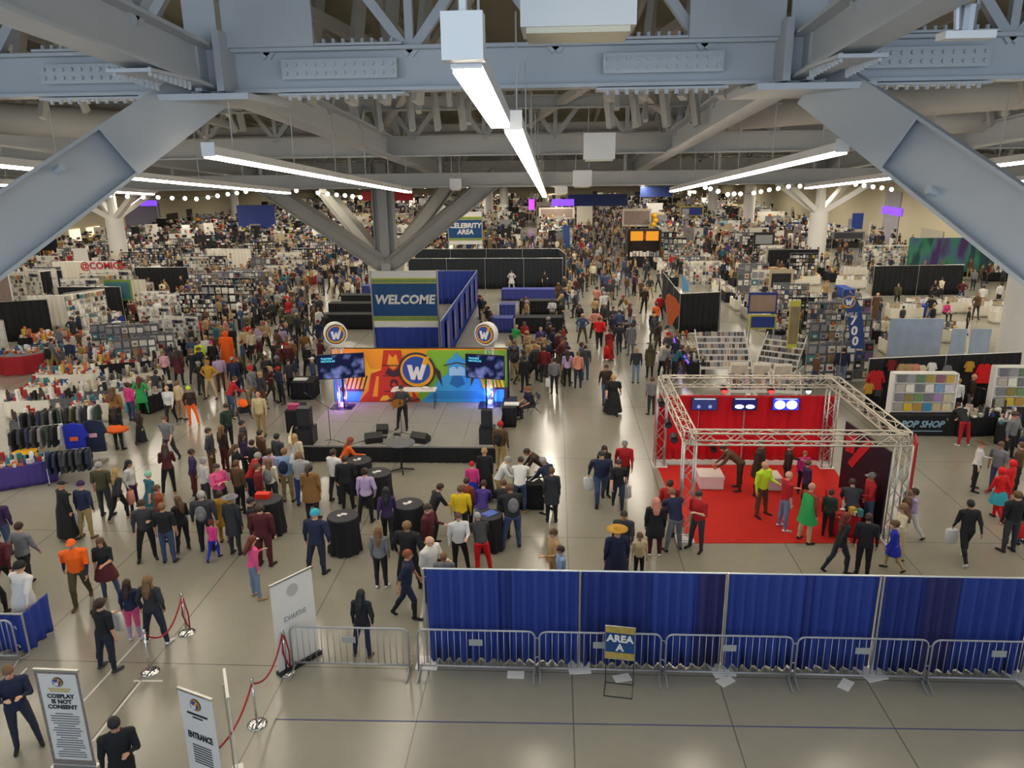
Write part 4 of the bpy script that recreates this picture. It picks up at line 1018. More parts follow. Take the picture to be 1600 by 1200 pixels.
for i, (T, k, lab) in enumerate(((T1,0,'crumpled white napkin on the lone cocktail table'),(T4,1,'white papers on the table right of the lavender hoodie'),(T6,2,'blue printed poster on the signing table'),(T5,0,'folded white paper on the centre front cocktail table'),(T3,3,'clear papers on the table behind the lavender hoodie'))):
    p, h = T; mb = MB(); mb.box((.02,.05,.012), (.16,.1,.02) if k != 2 else (.42,.3,.01), rz=.4*i); mb.box((-.08,-.06,.018), (.08,.12,.03), rz=.9)
    tag(mb.build('paper', M_white if k != 2 else mat('poster_blue', '5a74c8', .4), None, loc=(p.x, p.y, h+.012)), lab, 'paper')
mb = MB(); mb.bb(-.2,.2,-.12,.12,0,.14); tag(mb.build('box', mat('box_red', 'e0301c', .5), None, loc=(T2[0].x+.05-.2, T2[0].y+.1, 1.062)), 'bright red box on the table before the dark red shirt', 'box')
# long black table right of the stage and helpers
def cloth_table(px0, py0, px1, py1, dep, h, lab, m=M_blackcloth, topm=None, rz=None):
    a, b = P(px0, py0), P(px1, py1); d = b-a; w = d.length; rz_ = math.atan2(d.y, d.x); t = thing('draped_table', lab, 'table', (a.x, a.y, 0), rz_); [OCC.append((a.x+math.cos(rz_)*x_-math.sin(rz_)*dep/2, a.y+math.sin(rz_)*x_+math.cos(rz_)*dep/2, dep/2)) for x_ in [dep/2+k_*.5 for k_ in range(max(1, int((w-dep)/.5)+1))]]
    mb = MB(); mb.drape((0,0), (w,0), .02, h, amp=.02, pitch=.25, seed=int(px0)); mb.drape((w,0), (w,dep), .02, h, amp=.02, pitch=.25, seed=int(px0)+1); mb.drape((w,dep), (0,dep), .02, h, amp=.02, pitch=.3); mb.drape((0,dep), (0,0), .02, h, amp=.02, pitch=.25)
    mb.build('tablecloth', m, t, smooth=True); mb = MB(); mb.bb(-.01, w+.01, -.01, dep+.01, h-.01, h+.015); mb.build('tabletop', topm or m, t); return t, w
tt, w = cloth_table(802, 797, 852, 797, .7, .8, 'long black table with papers right of the stage')
for k in range(3): mb = MB(); mb.box((0,0,.01), (.3,.2,.012), rz=k); tag(mb.build('paper', M_white, None, loc=tt.location+V((.25+.35*k,.45,.815))), ('left','middle','right')[k]+' white paper on the black table right of the stage', 'paper')
tq, _ = cloth_table(448, 677, 468, 677, 1.2, .9, 'black box table left of the stage with a pink box'); mb = MB(); mb.bb(-.2,.2,-.14,.14,0,.2); tag(mb.build('box', mat('box_pink', 'b8386a', .5), None, loc=tq.location+V((.25,.35,.916))), 'pink box on the black table left of the stage', 'box')
ta, _ = cloth_table(455, 625, 490, 625, 1.1, .8, 'black sound table behind the left of the stage'); tb_, _ = cloth_table(785, 668, 806, 668, 1.6, .8, 'black side table right of the stage')
for i, (x, y, l) in enumerate(((472,606,'stack of white papers on the black sound table'), (796,642,'white papers on the black side table right of the stage'))):
    mb = MB(); mb.bb(-.3,.3,-.18,.18,0,.05); tag(mb.build('paper', M_white, None, loc=(ta if not i else tb_).location+V((.35,.5,.816))), l, 'paper')
person('person in dark tee seated behind the black sound table left of the stage', P(455,618), h=1.7, pose='stand', head=60, top='charcoal', sleeve='bare', legs='black')
person('person in blue tee with cap seated at the black sound table', P(492,612), h=1.65, pose='stand', head=300, top='denim', legs='black', hair=('cap','white'))
# folding chair under the seated person
def chair(px, py, rz, lab, grp=None):
    t = thing('folding_chair', lab, 'chair', P(px, py), rad(rz), grp)
    mb = MB(); mb.bb(-.21,.21,-.2,.2,.43,.46); mb.build('seat', M_chair, t); mb = MB(); mb.bb(-.21,.21,.19,.22,.62,.86); mb.build('backrest', M_chair, t)
    for s in (-1, 1):
        mb = MB(); mb.cyl((s*.22,-.22,0), (s*.22,.21,.86), .013, n=6); mb.build('leg', M_charcoal, t); mb = MB(); mb.cyl((s*.2,.25,0), (s*.2,-.12,.45), .013, n=6); mb.build('leg', M_charcoal, t)
    return t
chair(834, 645, 290, 'grey folding chair under the heavy seated person right of the stage')

# ---------------------------------------------------------------- welcome sign, blue booth, celebrity sign
def big_sign(x0, x1, ytop, ybot, Y, lab, words, size, bands, pole_to=0, base=None):
    a, b = PY(x0, ybot, Y), PY(x1, ytop, Y); w = b.x-a.x; h = b.z-a.z; t = thing('overhead_sign', lab, 'sign', (a.x, Y, 0))
    mb = MB(); mb.bb(0, w, 0, .06, a.z, b.z); pn_ = mb.build('panel', M_white, t)
    f = lambda q: a.z+h*q
    mb = MB(); mb.bb(0, w, -.02, 0, f(bands[0]), f(bands[3])); mb.build('border', M_gold if False else mat('sign_lime', 'c9c44a', .4), pn_)
    mb = MB(); mb.bb(0, w, -.03, -.02, f(bands[0])+.04, f(bands[1])-.03); mb.build('collage', M_green, pn_); mb = MB(); mb.bb(0, w, -.03, -.02, f(bands[2])+.05, f(bands[3])-.06); mb.build('collage', M_green, pn_)
    mb = MB(); mb.bb(0, w, -.04, -.02, f(bands[1]), f(bands[2])); mb.build('field', M_signblue, pn_)
    text('lettering', words, size, upright((w/2, -.045, f((bands[1]+bands[2])/2))), M_white, pn_, bold=size*.035, shear=.15)
    for x in (-.05, w+.05): mb = MB(); mb.cyl((x,.02,pole_to), (x,.02,b.z+.05), .045, n=8); mb.build('pole', M_alu, t)
    return t, w, a
WY = 40.0
t, w, a = big_sign(585, 681, 423, 511, WY, 'large blue welcome sign on two poles before the central column', 'WELCOME', .66, (.11,.2,.78,.875))
mb = MB(); mb.drape((0,0), (w,0), .03, a.z-.02, amp=.06, pitch=.5, seed=2); mb.build('curtain', M_bluecloth, t, smooth=True)
A, Bq = P(688, 503, 2.5), P(745, 423, 2.5)
def drape_run(lab, pts, h, m, seg=3.1, z0=.03, amp=.05, name='drape_wall', bar=True, pitch=.4):
    pts = [V((p.x, p.y, 0)) for p in pts]
    for a_, b_ in zip(pts, pts[1:]):
        n_ = max(1, int((b_-a_).length/.5))
        for k_ in range(n_+1): q_ = a_.lerp(b_, k_/n_); OCC.append((q_.x, q_.y, .2))
    t = thing(name, lab, 'curtain', pts[0]); k = 0
    for i in range(len(pts)-1):
        a, b = pts[i]-pts[0], pts[i+1]-pts[0]; L = (b-a).length; n = max(1, round(L/seg))
        for j in range(n):
            p, q = a.lerp(b, j/n), a.lerp(b, (j+1)/n); k += 1
            mb = MB(); mb.drape(p, q, z0, h, amp=amp, pitch=pitch, seed=k); mb.build('curtain', m, t, smooth=True)
            mb = MB(); mb.cyl((p.x,p.y,0), (p.x,p.y,h+.06), .025, n=6); mb.build('post', M_alu, t)
        mb = MB(); mb.cyl((a.x,a.y,h+.02), (b.x,b.y,h+.02), .02, n=6); mb.build('crossbar', M_alu, t)
    mb = MB(); mb.cyl((b.x,b.y,0), (b.x,b.y,h+.06), .025, n=6); mb.build('post', M_alu, t)
    return t
drape_run('royal blue booth drape running back along the right of the welcome sign', [A, Bq, V((P(640,423,2.5).x, Bq.y, 0))], 2.5, M_bluecloth)
drape_run('long black drape wall behind the autograph area', [P(640, 452), P(879, 452)], PY(760, 404, P(760,452).y).z, mat('black_drape', '1c2228', .85, noise=.2, nscale=1))
drape_run('second black drape wall, taller looking and further back', [P(650, 440), P(873, 440), P(884, 452)], PY(800, 389, P(800,440).y).z, mat('black_drape', '1c2228'))
for i, (x0, x1, y, h, m, l) in enumerate(((784, 881, 470, .85, mat('soft_blue', '38428c', .8), 'blue skirted row of tables nearest the long black drapes'), (812, 880, 492, .95, M_blackcloth, 'first black skirted row of autograph tables'), (806, 879, 522, 1.0, M_blackcloth, 'second black skirted row of autograph tables'), (768, 801, 520, .9, mat('soft_blue', '38428c'), 'short blue skirted table beside the autograph queue'), (781, 804, 497, .9, mat('soft_blue', '38428c'), 'small blue skirted table before the plaid shirts'))):
    cloth_table(x0, y, x1, y, 1.0, h, l, m)
for x0, x1, y, l, m in ((514, 586, 496, 'long black skirted table left of the welcome sign', M_blackcloth), (534, 588, 482, 'black skirted table behind the first, left of the welcome sign', M_blackcloth), (566, 588, 466, 'blue skirted table left of the welcome sign', mat('soft_blue', '38428c')), (498, 590, 515, 'nearest black skirted table left of the welcome sign', M_blackcloth)):
    cloth_table(x0, y, x1, y, .9, .95, l, m)
# figures printed on tall blue banners along the blue wall
mp = mat('print_figure', '8a6a5a', .6, noise=.5, nscale=6)
for i in range(6):
    s = (i+.6)/6.4; q = A.lerp(Bq, s); dd = (Bq-A).normalized(); t = thing('hanging_poster', f'printed figure poster on the blue booth drape, {("first","second","third","fourth","fifth","sixth")[i]} counted from the stage end', 'poster', (q.x+.12, q.y, .55), math.atan2(dd.y, dd.x))
    mb = MB(); mb.bb(-.45,.45,-.02,0,0,1.75); mb.build('sheet', M_bluecloth, t); mb = MB(); out = [(-.2,.05),(-.26,.9),(-.3,1.2),(-.1,1.35),(-.12,1.6),(0,1.7),(.12,1.6),(.1,1.35),(.3,1.2),(.24,.9),(.22,.05)]
    mb.prism(out, Matrix.Translation((0,-.02,0)), .01); mb.build('print', mp, t)
cp = P(755, 438); t, w, a = big_sign(702, 752, 331, 382, cp.y, 'smaller blue celebrity area sign on two poles further back', 'CELEBRITY\nAREA', .58, (.12,.2,.76,.86))
# ---------------------------------------------------------------- the people one can tell apart: (x, y of the feet in the frame, height, pose, f/m/c, heading, hair, top, sleeve, legs, label, options)
S, L_, B_ = 'short', 'long', 'bun'
def hr(s):
    a, b = s.split(':'); return (a, b)
PL = [
# bottom left
(40,1168,1.75,'phone2','m',40,'short:light brown','navy',None,'dark denim','person in navy jacket looking at phone, at the bottom left edge by the consent banner',dict(shoe='black')),
(203,1262,1.8,'phone','m',30,'short:black','black',None,'black','person in black suit cut off by the bottom edge between the two banners',{}),
(173,1048,1.68,'hold','f',165,'pony:dark brown','black','bare','dark denim','person in black tee and jeans with a white bag, beside the white floor tape',dict(extra=(('bag','white',0),),wide=1.1,shoe='dark grey')),
(243,1004,1.66,'pocket','f',175,'long:light brown','charcoal',None,'dark denim','person with long brown hair in dark jacket by the rope stanchion, taller of two',dict(wide=1.12,shoe='white')),
(216,1000,1.5,'stand','f',190,'long:dark brown','navy',None,'pink','person with dark hair, navy jacket and pink leggings beside the rope stanchion',dict(shin='lavender',shoe='white')),
(130,943,1.78,'walk','m',20,'cap:orange','bright orange','navy','olive','person in orange vest and orange cap with navy sleeves walking at left',dict(wide=1.1,shoe='brown')),
(173,936,1.66,'hold','f',10,'long:brown','black','bare','denim','person in black tee with maroon jacket round the waist walking beside the orange vest',dict(extra=(('skirt','maroon'),),shoe='tan')),
(48,990,1.8,'walk','m',160,'beanie:black','white',None,'black','person in white coat and black beanie walking away near the left edge',dict(wide=1.15,extra=(('coat','white'),))),
(46,918,1.8,'walk2','m',170,'short:dark brown','grey',None,'black','person in grey sweater and black trousers walking away, upper left foreground',{}),
(12,936,1.78,'walk','m',185,'short:black','maroon',None,'black','person in maroon sweater at the left edge beside the grey sweater walker',dict(wide=1.1)),
(-4,962,1.7,'walk','m',170,'short:brown','dark red',None,'black','person in dark red half hidden at the left edge above the blue bin',{}),
(8,868,1.7,'stand','f',200,'long:brown','dark purple',None,'denim','large person in dark purple at the left edge, brown hair down the back',dict(wide=1.3)),
(109,842,1.75,'phone','m',150,'cap:black','black',None,'black','person in floor length black robe beside the tan trousers, left',dict(extra=(('robe','black'),))),
(139,841,1.72,'stand2','m',175,'beanie:dark purple','navy',None,'khaki','person in navy coat, tan trousers and purple beanie, left',dict(extra=(('bag','white',0),),shoe='brown')),
(168,806,1.74,'stand','m',180,'short:grey hair','olive','bare','dark grey','grey haired person in olive tee left of the blonde one',dict(wide=1.1)),
(190,812,1.65,'walk','f',160,'long:blonde','charcoal',None,'black','blonde person in charcoal jacket walking with one foot back, left centre',dict(shoe='tan')),
(211,798,1.66,'stand2','f',90,'long:black','silver',None,'dark purple','dark haired person in pale sweater with a pink bag over the arm',dict(extra=(('bag','salmon',1),))),
(240,815,1.6,'walk','f',150,'beanie:mint','teal','bare','teal','person in teal dress and pale headwear walking away, left centre',dict(extra=(('skirt','teal'),))),
(235,873,1.74,'phone','m',30,'short:dark brown','dark grey',None,'black','person in dark grey hoodie holding something, left of the black tee and jeans',dict(wide=1.1)),
(266,879,1.72,'stand','m',185,'short:light brown','black','bare','denim','person in black tee and jeans, back to us, between two others',dict(wide=1.05)),
(257,845,1.7,'stand','m',120,'short:brown','rust',None,'charcoal','person in rust coloured shirt behind the black tee and jeans',{}),
(290,861,1.62,'hold','f',240,'long:brown','black','white','black','person in black waistcoat with white sleeves facing the group, left centre',dict(shoe='brown')),
(268,772,1.7,'phone2','f',200,'long:dark brown','maroon','maroon','black','person with long dark hair in maroon top and black leggings filming with a phone',dict(shoe='tan')),
(307,780,1.68,'stand2','f',130,'short:dark brown','dark purple',None,'maroon','person in dark purple top and maroon leggings left of the crowd',{}),
(268,722,1.78,'walk','m',0,'short:brown','grey','bare','charcoal','blurred tall person in grey shirt striding toward us in the open aisle',dict(extra=(('pack','dark grey'),))),
(188,703,1.68,'stand','f',180,'long:dark brown','black',None,'black','person in a bright orange tutu and black leggings by the clothes racks',dict(extra=(('tutu','orange'),))),
(222,692,1.25,'walk','f',180,'long:dark brown','dark brown',None,'black','small child in dark dress walking right of the orange tutu',dict(child=True,extra=(('longskirt','black'),))),
(185,672,1.75,'hold','f',190,'long:brown','camel',None,'black','person in camel jacket browsing behind the orange tutu',dict(wide=1.2)),
(208,658,1.65,'stand','f',160,'bun:dark brown','hot pink',None,'denim','person in hot pink top between camel jacket and green dress',dict(wide=1.1,extra=(('bag','cyan',0),))),
(225,648,1.68,'hip' if 0 else 'hips','f',190,'long:auburn','bright green','bare','bright green','red haired person in a short green dress at the table corner',dict(extra=(('skirt','bright green'),))),
(246,637,1.68,'lean','f',180,'pony:dark brown','charcoal','bare','black','person in charcoal tank top leaning over the vendor table',{}),
(269,663,1.68,'walk','f',10,'bald:x','white','white','black','bald person in white tee and black trousers walking toward us, left aisle',{}),
(285,656,1.68,'stand','f',170,'short:light brown','beige','bare','tan','person in beige top and tan trousers beside the white tee',{}),
(302,663,1.6,'stand2','f',20,'bun:yellow' if 0 else 'beanie:neon yellow','dark brown','black','bright orange','costumed person with bright yellow hair and orange trousers in the left aisle',dict(shoe='orange')),
(262,600,1.62,'stand','f',10,'short:light brown','pale pink','bare','black','person in pale salmon top at the corner of the left vendor tables',{}),
(283,602,1.72,'stand2','f',180,'long:dark brown','maroon',None,'black','person in long maroon coat facing the vendor tables, left aisle',dict(extra=(('coat','maroon'),))),
(306,600,1.7,'pocket','m',185,'short:light brown','black',None,'charcoal','person in black tee with a pink print among the left aisle crowd',{}),
(317,584,1.72,'stand','m',180,'short:light brown','neon yellow',None,'khaki','person in neon yellow safety shirt in the left crowd',{}),
(331,623,1.8,'hips','m',0,'cap:mustard','mustard','bare','beige','tall person in mustard top and pale loose trousers, left crowd',{}),
(335,582,1.62,'stand','f',180,'beanie:hot pink','black',None,'black','person with hot pink hair in black, left crowd',{}),
(358,574,1.9,'stand','m',170,'hood:bright orange','bright orange',None,'bright orange','person in a full bright orange robe in the left crowd',dict(wide=1.3,extra=(('robe','bright orange'),))),
(391,552,1.72,'stand','m',180,'short:dark brown','red',None,'denim','person in red jacket deep in the left crowd',{}),
(362,650,1.75,'lean','m',130,'short:brown','red',None,'denim','person in red sweater pushing the stroller with the orange cover',dict(shoe='dark grey')),
(360,702,1.78,'phone','m',60,'short:dark brown','dark green',None,'black','person in dark camouflage jacket standing in front of the beige outfit',{}),
(410,681,1.78,'stand','m',0,'bald:x','beige',None,'khaki','bald person in an all beige outfit left of the stage',{}),
(425,626,1.6,'walk','f',90,'bun:blonde','maroon',None,'dark brown','blonde person in maroon top striding right behind the stage tables',{}),
(396,620,1.7,'stand','m',20,'short:brown','black',None,'denim','person in black sweater and jeans chatting left of the stage',{}),
(378,612,1.68,'stand','f',330,'long:brown','black',None,'denim','long haired person in black chatting beside the black sweater',{}),
# crowd left of / before stage
(337,745,1.78,'pocket','m',95,'short:dark brown','dark grey',None,'brown','person in dark grey hooded jacket at the left rim of the stage audience',{}),
(352,738,1.68,'stand','f',150,'long:light brown','dark brown',None,'maroon','person with long light brown hair at the rim of the stage audience',{}),
(326,795,1.66,'stand2','f',140,'bun:grey hair','silver',None,'dark grey','person in white hoodie with hood down, left of the pink hoodie',{}),
(351,805,1.66,'cross','f',60,'short:dark brown','pink',None,'charcoal','person in bright pink hoodie with folded arms in the stage audience',dict(wide=1.15)),
(372,868,1.75,'stand','m',170,'hat:grey','charcoal',None,'charcoal','person in a wide grey brimmed hat and charcoal coat before the black table',dict(extra=(('coat','charcoal'),))),
(331,858,1.76,'stand','m',185,'short:grey hair','dark grey',None,'black','person with a big grey shield like backpack, left of the yellow print coat',dict(wide=1.2,extra=(('pack','grey'),))),
(348,850,1.55,'stand','f',180,'short:dark brown','mustard',None,'mustard','person in a mustard patterned long coat behind the small child',dict(extra=(('coat','mustard'),))),
(344,872,1.12,'walk','f',170,'short:auburn','hot pink',None,'royal blue','small child in pink top and blue trousers carrying a round yellow bag',dict(child=True)),
(416,884,1.76,'stand','m',180,'short:dark brown','maroon',None,'maroon','person in dark maroon jacket at the black table, back to us',dict(wide=1.2)),
(401,933,1.62,'phone','f',140,'long:auburn','pink',None,'pale denim','person in pink sweater, white cap and pale jeans in the open floor',dict(caps='white',shoe='tan')),
(390,868,1.7,'hold','m',110,'short:black','black',None,'black','person in black holding a white cup left of the maroon jacket',{}),
(378,800,1.7,'stand','m',160,'short:brown','brown',None,'black','person in brown jacket behind the grey hat',{}),
(393,790,1.74,'lean','m',120,'short:grey hair','red','red','navy','grey haired person in red tee leaning forward in the stage audience',{}),
(413,805,1.7,'stand','m',100,'short:brown','dark red',None,'black','person in dark red shirt behind the orange box on the black table',{}),
(425,797,1.66,'stand','f',175,'long:light brown','cream',None,'charcoal','person in cream top with a grey backpack slung low',dict(extra=(('pack','grey'),))),
(428,778,1.66,'stand','f',185,'short:dark brown','lavender',None,'black','person in pale lavender jacket behind the cream top',{}),
(452,784,1.78,'stand','m',175,'short:light brown','light blue',None,'khaki','person in blue and white shirt and khaki trousers with a navy backpack',dict(extra=(('pack','navy'),),wide=1.05)),
(474,790,1.76,'up','m',180,'short:light brown','light grey','light grey','blue','person in light grey shirt raising a phone toward the stage',dict(wide=1.15)),
(466,752,1.66,'up','f',180,'long:blonde','cream',None,'denim','blonde person in cream top raising hands toward the stage',{}),
(441,755,1.74,'stand','m',150,'short:black','dark grey',None,'black','person in dark grey jacket close to the stage corner',{}),
(414,748,1.74,'stand','m',140,'short:dark brown','brown',None,'black','person in brown jacket close to the left stage speakers',{}),
(402,765,1.72,'stand','m',150,'short:dark brown','black',None,'black','person in black sweatshirt left of the lavender jacket',{}),
(386,752,1.7,'stand','f',130,'long:dark brown','dark purple',None,'black','person in dark purple with long dark hair in the stage audience',{}),
(373,770,1.66,'phone','f',100,'long:brown','black',None,'black','person in black filming in the middle of the stage audience',{}),
(386,730,1.72,'stand','m',110,'short:black','charcoal',None,'charcoal','dark haired person furthest back in the stage audience',{}),
(490,812,1.74,'stand','f',180,'pony:dark brown','camel',None,'charcoal','person with dark ponytail in camel coat behind the blue beanie',dict(wide=1.15,extra=(('coat','camel'),))),
(499,896,1.76,'stand2','m',175,'beanie:cyan','navy',None,'dark denim','person in bright blue beanie and navy jacket left of the draped table',dict(wide=1.2)),
(527,786,1.78,'cross','m',150,'short:dark brown','white','white','charcoal','person in white tee and dark trousers before the stage',{}),
(541,760,1.7,'lean','f',120,'long:rust','orange',None,'black','person with orange hair and orange top leaning on the stage side table',{}),
(545,795,1.74,'stand','m',185,'short:dark brown','black',None,'black','person in black coat left of the lavender hoodie',dict(wide=1.15)),
(575,816,1.68,'stand2','f',180,'bun:dark brown','lavender',None,'black','person in pale lavender hoodie between the black draped tables',dict(wide=1.1)),
(609,851,1.72,'walk2','f',190,'long:black','dark purple',None,'black','person with long curly black hair in dark purple before the draped table',{}),
(656,842,1.72,'lean','m',120,'short:dark brown','black','bare','black','person in black leaning on the draped table right of centre',{}),
(641,916,1.78,'pocket','m',175,'short:light brown','black',None,'black','balding person in black jacket and black trousers, centre front',dict(wide=1.2)),
(671,884,1.76,'hold','m',80,'short:dark brown','maroon',None,'black','person in maroon and gold jersey talking at the centre front',dict(wide=1.1)),
(638,964,1.76,'walk','m',90,'short:ginger','navy','bare','navy','blurred person in dark blue shirt and shorts striding beside the blue drapes',dict(shin='black')),
(597,918,1.66,'stand','f',180,'long:light brown','grey',None,'black','person in grey sweater and black leggings alone on the open floor',dict(shoe='white')),
(570,1027,1.6,'stand2','f',178,'long:black','black',None,'dark denim','person in black jacket and jeans with long black hair behind the first barricade',dict(shoe='brown')),
(674,938,1.7,'hold','m',60,'bald:x','white','white','black','bald person in white shirt at the left end of the blue drapes',dict(wide=1.2)),
(697,960,1.6,'stand','m',180,'short:light brown','grey',None,'black','person whose head shows just above the left end of the blue drapes',{}),
(742,790,1.45,'stand','f',180,'beanie:red','hot pink','hot pink','royal blue','child in red hat, pink top and long blue skirt right of the stage',dict(extra=(('longskirt','royal blue'),))),
(758,784,1.75,'stand','f',180,'short:blonde','black',None,'black','blonde person in long black robe right of the stage',dict(extra=(('robe','black'),))),
(783,737,1.78,'stand','m',160,'beanie:red','brown',None,'khaki','person in red beanie with black backpack at the right stage corner',dict(extra=(('pack','black'),))),
(777,790,1.7,'lean','m',90,'short:grey hair','white','white','khaki','person in white shirt leaning to the cafe table right of the stage',{}),
(732,830,1.62,'stand','f',150,'short:dark brown','rust',None,'black','person in red with dark hair left of the yellow top',{}),
(739,842,1.62,'stand','m',180,'short:brown','yellow','yellow','charcoal','person in bright yellow top at the signing table right of centre',dict(wide=1.1)),
(752,846,1.66,'lean','f',170,'short:dark brown','purple',None,'pale denim','person in purple top leaning on the signing table',{}),
(791,855,1.8,'lean','m',200,'short:brown','black','white','denim','person in black tee and jeans with a grey pack at the signing table',dict(wide=1.2,extra=(('pack','grey'),))),
(768,852,1.72,'lean','m',180,'short:brown','black','bare','black','person in black bending over the signing table',{}),
(728,896,1.7,'hold','m',20,'short:brown','white','white','black','person in white tee at the front of the signing table group',{}),
(744,898,1.72,'bend','m',200,'short:grey hair','charcoal',None,'bright red','person in charcoal jacket and red trousers just above the blue drapes',{}),
(813,801,1.76,'lean','m',180,'short:dark brown','white','white','denim','person in white sweatshirt and jeans at the black table right of the stage',dict(shoe='mustard')),
(851,770,1.74,'bend','m',270,'short:dark brown','dark brown',None,'black','person in dark brown bending over the black table from behind',{}),
(861,800,1.74,'lean','m',230,'short:grey hair','navy',None,'white','person in navy jacket leaning at the right end of the black table',dict(wide=1.1)),
(862,816,1.72,'stand','f',178,'short:brown','charcoal',None,'black','person in long charcoal coat, back to us, right of the black table',dict(extra=(('coat','charcoal'),))),
(866,925,1.7,'hold','m',300,'short:brown','tan',None,'khaki','person in tan jacket rising above the blue drapes, centre',{}),
(877,945,1.55,'hold','m',290,'short:dark brown','light blue',None,'denim','shorter person in pale blue above the blue drapes, centre',{}),
# centre aisle
(938,786,1.76,'walk','m',10,'short:black','navy',None,'denim','person in navy jacket and denim shorts walking with a white bag, centre aisle',dict(wide=1.25,shin='denim',extra=(('bag','white',1),))),
(942,772,1.68,'walk2','f',20,'long:dark brown','black',None,'black','dark haired person in black behind the navy jacket walker',{}),
(974,768,1.78,'walk','m',0,'cap:grey','red',None,'black','person in red sweater and grey cap walking toward us, centre aisle',{}),
(965,796,1.66,'walk2','f',5,'short:dark brown','black','bare','dark denim','person in black top with yellow print carrying a pale bag, centre aisle',dict(extra=(('bag','silver',0),),shoe='black',wide=1.1)),
(946,630,1.76,'walk','m',0,'short:dark brown','dark brown',None,'denim','person in dark brown jacket walking just behind the woman in black',{}),
(957,646,1.7,'walk2','f',0,'bun:blonde','black','bare','black','large person in black top and black skirt walking toward us in the aisle',dict(wide=1.35,extra=(('longskirt','black'),))),
(993,599,1.72,'stand','m',180,'short:blonde','charcoal',None,'pale denim','person in charcoal sweater and pale jeans walking away up the aisle',{}),
(1015,590,1.68,'stand','f',180,'long:dark brown','olive',None,'black','person with long hair in olive coat walking away up the aisle',dict(extra=(('coat','olive'),))),
(936,543,1.75,'walk','m',180,'short:brown','bright red',None,'black','person in bright red shirt walking away up the aisle',dict(wide=1.2)),
(951,562,1.68,'walk2','f',10,'short:dark brown','dark red',None,'dark red','person in long dark red robe carrying a red bag up the aisle',dict(extra=(('robe','red'),('bag','bright red',1)))),
(967,552,1.72,'walk','m',180,'short:dark brown','charcoal',None,'dark denim','person in charcoal with backpack beside the red robe',dict(extra=(('pack','black'),))),
(957,524,1.75,'stand','m',0,'short:dark brown','charcoal',None,'grey','person in charcoal jacket right behind the bright red shirt',{}),
(985,555,1.75,'stand','m',180,'short:dark brown','grey',None,'grey','person in light grey suit in the upper aisle',dict(extra=(('coat','grey'),))),
(905,518,1.68,'stand','f',0,'long:black','black',None,'pale denim','person in black jacket and pale jeans facing us in the aisle crowd',{}),
(888,604,1.72,'stand','f',180,'long:dark brown','lavender','bare','black','person in pale plaid top at the stage right crowd edge',{}),
(901,606,1.74,'stand','f',180,'short:light brown','salmon',None,'dark denim','person in red and white checked shirt at the stage right crowd edge',{}),
(914,594,1.72,'stand','m',190,'short:dark brown','dark grey',None,'denim','person in dark grey jacket right of the checked shirt',{}),
(866,616,1.68,'stand','m',180,'short:dark brown','grey',None,'black','person in grey sweatshirt and black trousers holding a white bag by the aisle',dict(extra=(('bag','white',0),))),
(820,613,1.72,'stand','m',200,'short:black','black',None,'black','person in black filming beside the stage right screen',{}),
(833,586,1.78,'stand','m',180,'short:light brown','tan',None,'dark grey','large person in tan sweater in the crowd beside the stage',dict(wide=1.35)),
(803,585,1.7,'stand','m',180,'short:brown','denim',None,'dark denim','person in denim jacket with pack beside the right screen',dict(extra=(('pack','navy'),))),
(831,650,1.7,'sit','m',290,'short:ginger','black','bare','charcoal','heavy person in black tee sitting on a folding chair right of the stage',dict(wide=1.25)),
(845,560,1.7,'stand','m',200,'bald:x','purple',None,'black','person in purple blue shirt at the table right of the stage crowd',{}),
(876,512,1.7,'hold','m',0,'short:black','black','bare','black','person in black tee before the black drapes at the autograph tables',{}),
(835,447,1.75,'stand','m',0,'short:dark brown','light grey','light grey','dark brown','person in shirt and waistcoat standing before the long black drapes',{}),
(851,455,1.6,'hold','f',20,'short:dark brown','black','bare','black','person in black holding a drink before the long black drapes',{}),
(800,453,1.62,'hips','f',350,'long:dark brown','silver',None,'silver','person in pale dress before the long black drapes',dict(extra=(('skirt','silver'),))),
(780,449,1.7,'stand','f',100,'long:blonde','khaki',None,'khaki','blonde person in khaki coat before the long black drapes',dict(extra=(('coat','khaki'),))),
(766,452,1.74,'stand','m',90,'short:dark brown','grey',None,'charcoal','person in grey jacket at the corner of the blue autograph booth',{}),
(803,555,1.7,'lean','m',150,'bald:x','bright green','bare','khaki','bald person in bright green tee beside the right round logo sign',{}),
(1020,532,1.74,'stand','m',150,'short:dark brown','navy',None,'black','person in navy robe at the end of the tables beside the orange flag',dict(extra=(('coat','navy'),))),
(1024,515,1.66,'stand','f',170,'short:black','bright orange' if 0 else 'orange',None,'black','person in orange top before the orange teardrop flag',{}),
(1030,500,1.7,'hips','m',200,'short:black','red',None,'black','person in red jacket beside the black corner booth',{}),
# red booth
(1043,838,1.7,'stand','f',170,'short:dark brown','red','red','dark denim','staff person in red tee with white back print at the booth corner',dict(wide=1.1)),
(1056,860,1.74,'lean','m',200,'short:yellow' if 0 else 'short:light brown','navy',None,'grey','person in grey and navy bending by the booth corner post',dict(wide=1.1)),
(1022,868,1.66,'stand','f',175,'long:salmon','black',None,'maroon','person with long pink hair in black cape at the booth corner',dict(wide=1.15,shoe='white',extra=(('coat','black'),))),
(1087,860,1.76,'phone','m',320,'short:dark brown','red','bare','dark grey','person in red polo leaning on the front truss post with a phone',{}),
(973,892,1.74,'walk','m',350,'short:dark brown','dark grey',None,'black','person in dark grey jacket right of centre above the blue drapes',{}),
(962,925,1.76,'stand','f',190,'short:yellow' if 0 else 'hat:mustard','navy',None,'navy','person in long navy cape and mustard hat just above the blue drapes',dict(extra=(('robe','navy'),),wide=1.2)),
(997,905,1.25,'stand','m',0,'short:brown','beige',None,'black','child in beige top right of the navy cape above the blue drapes',dict(child=True)),
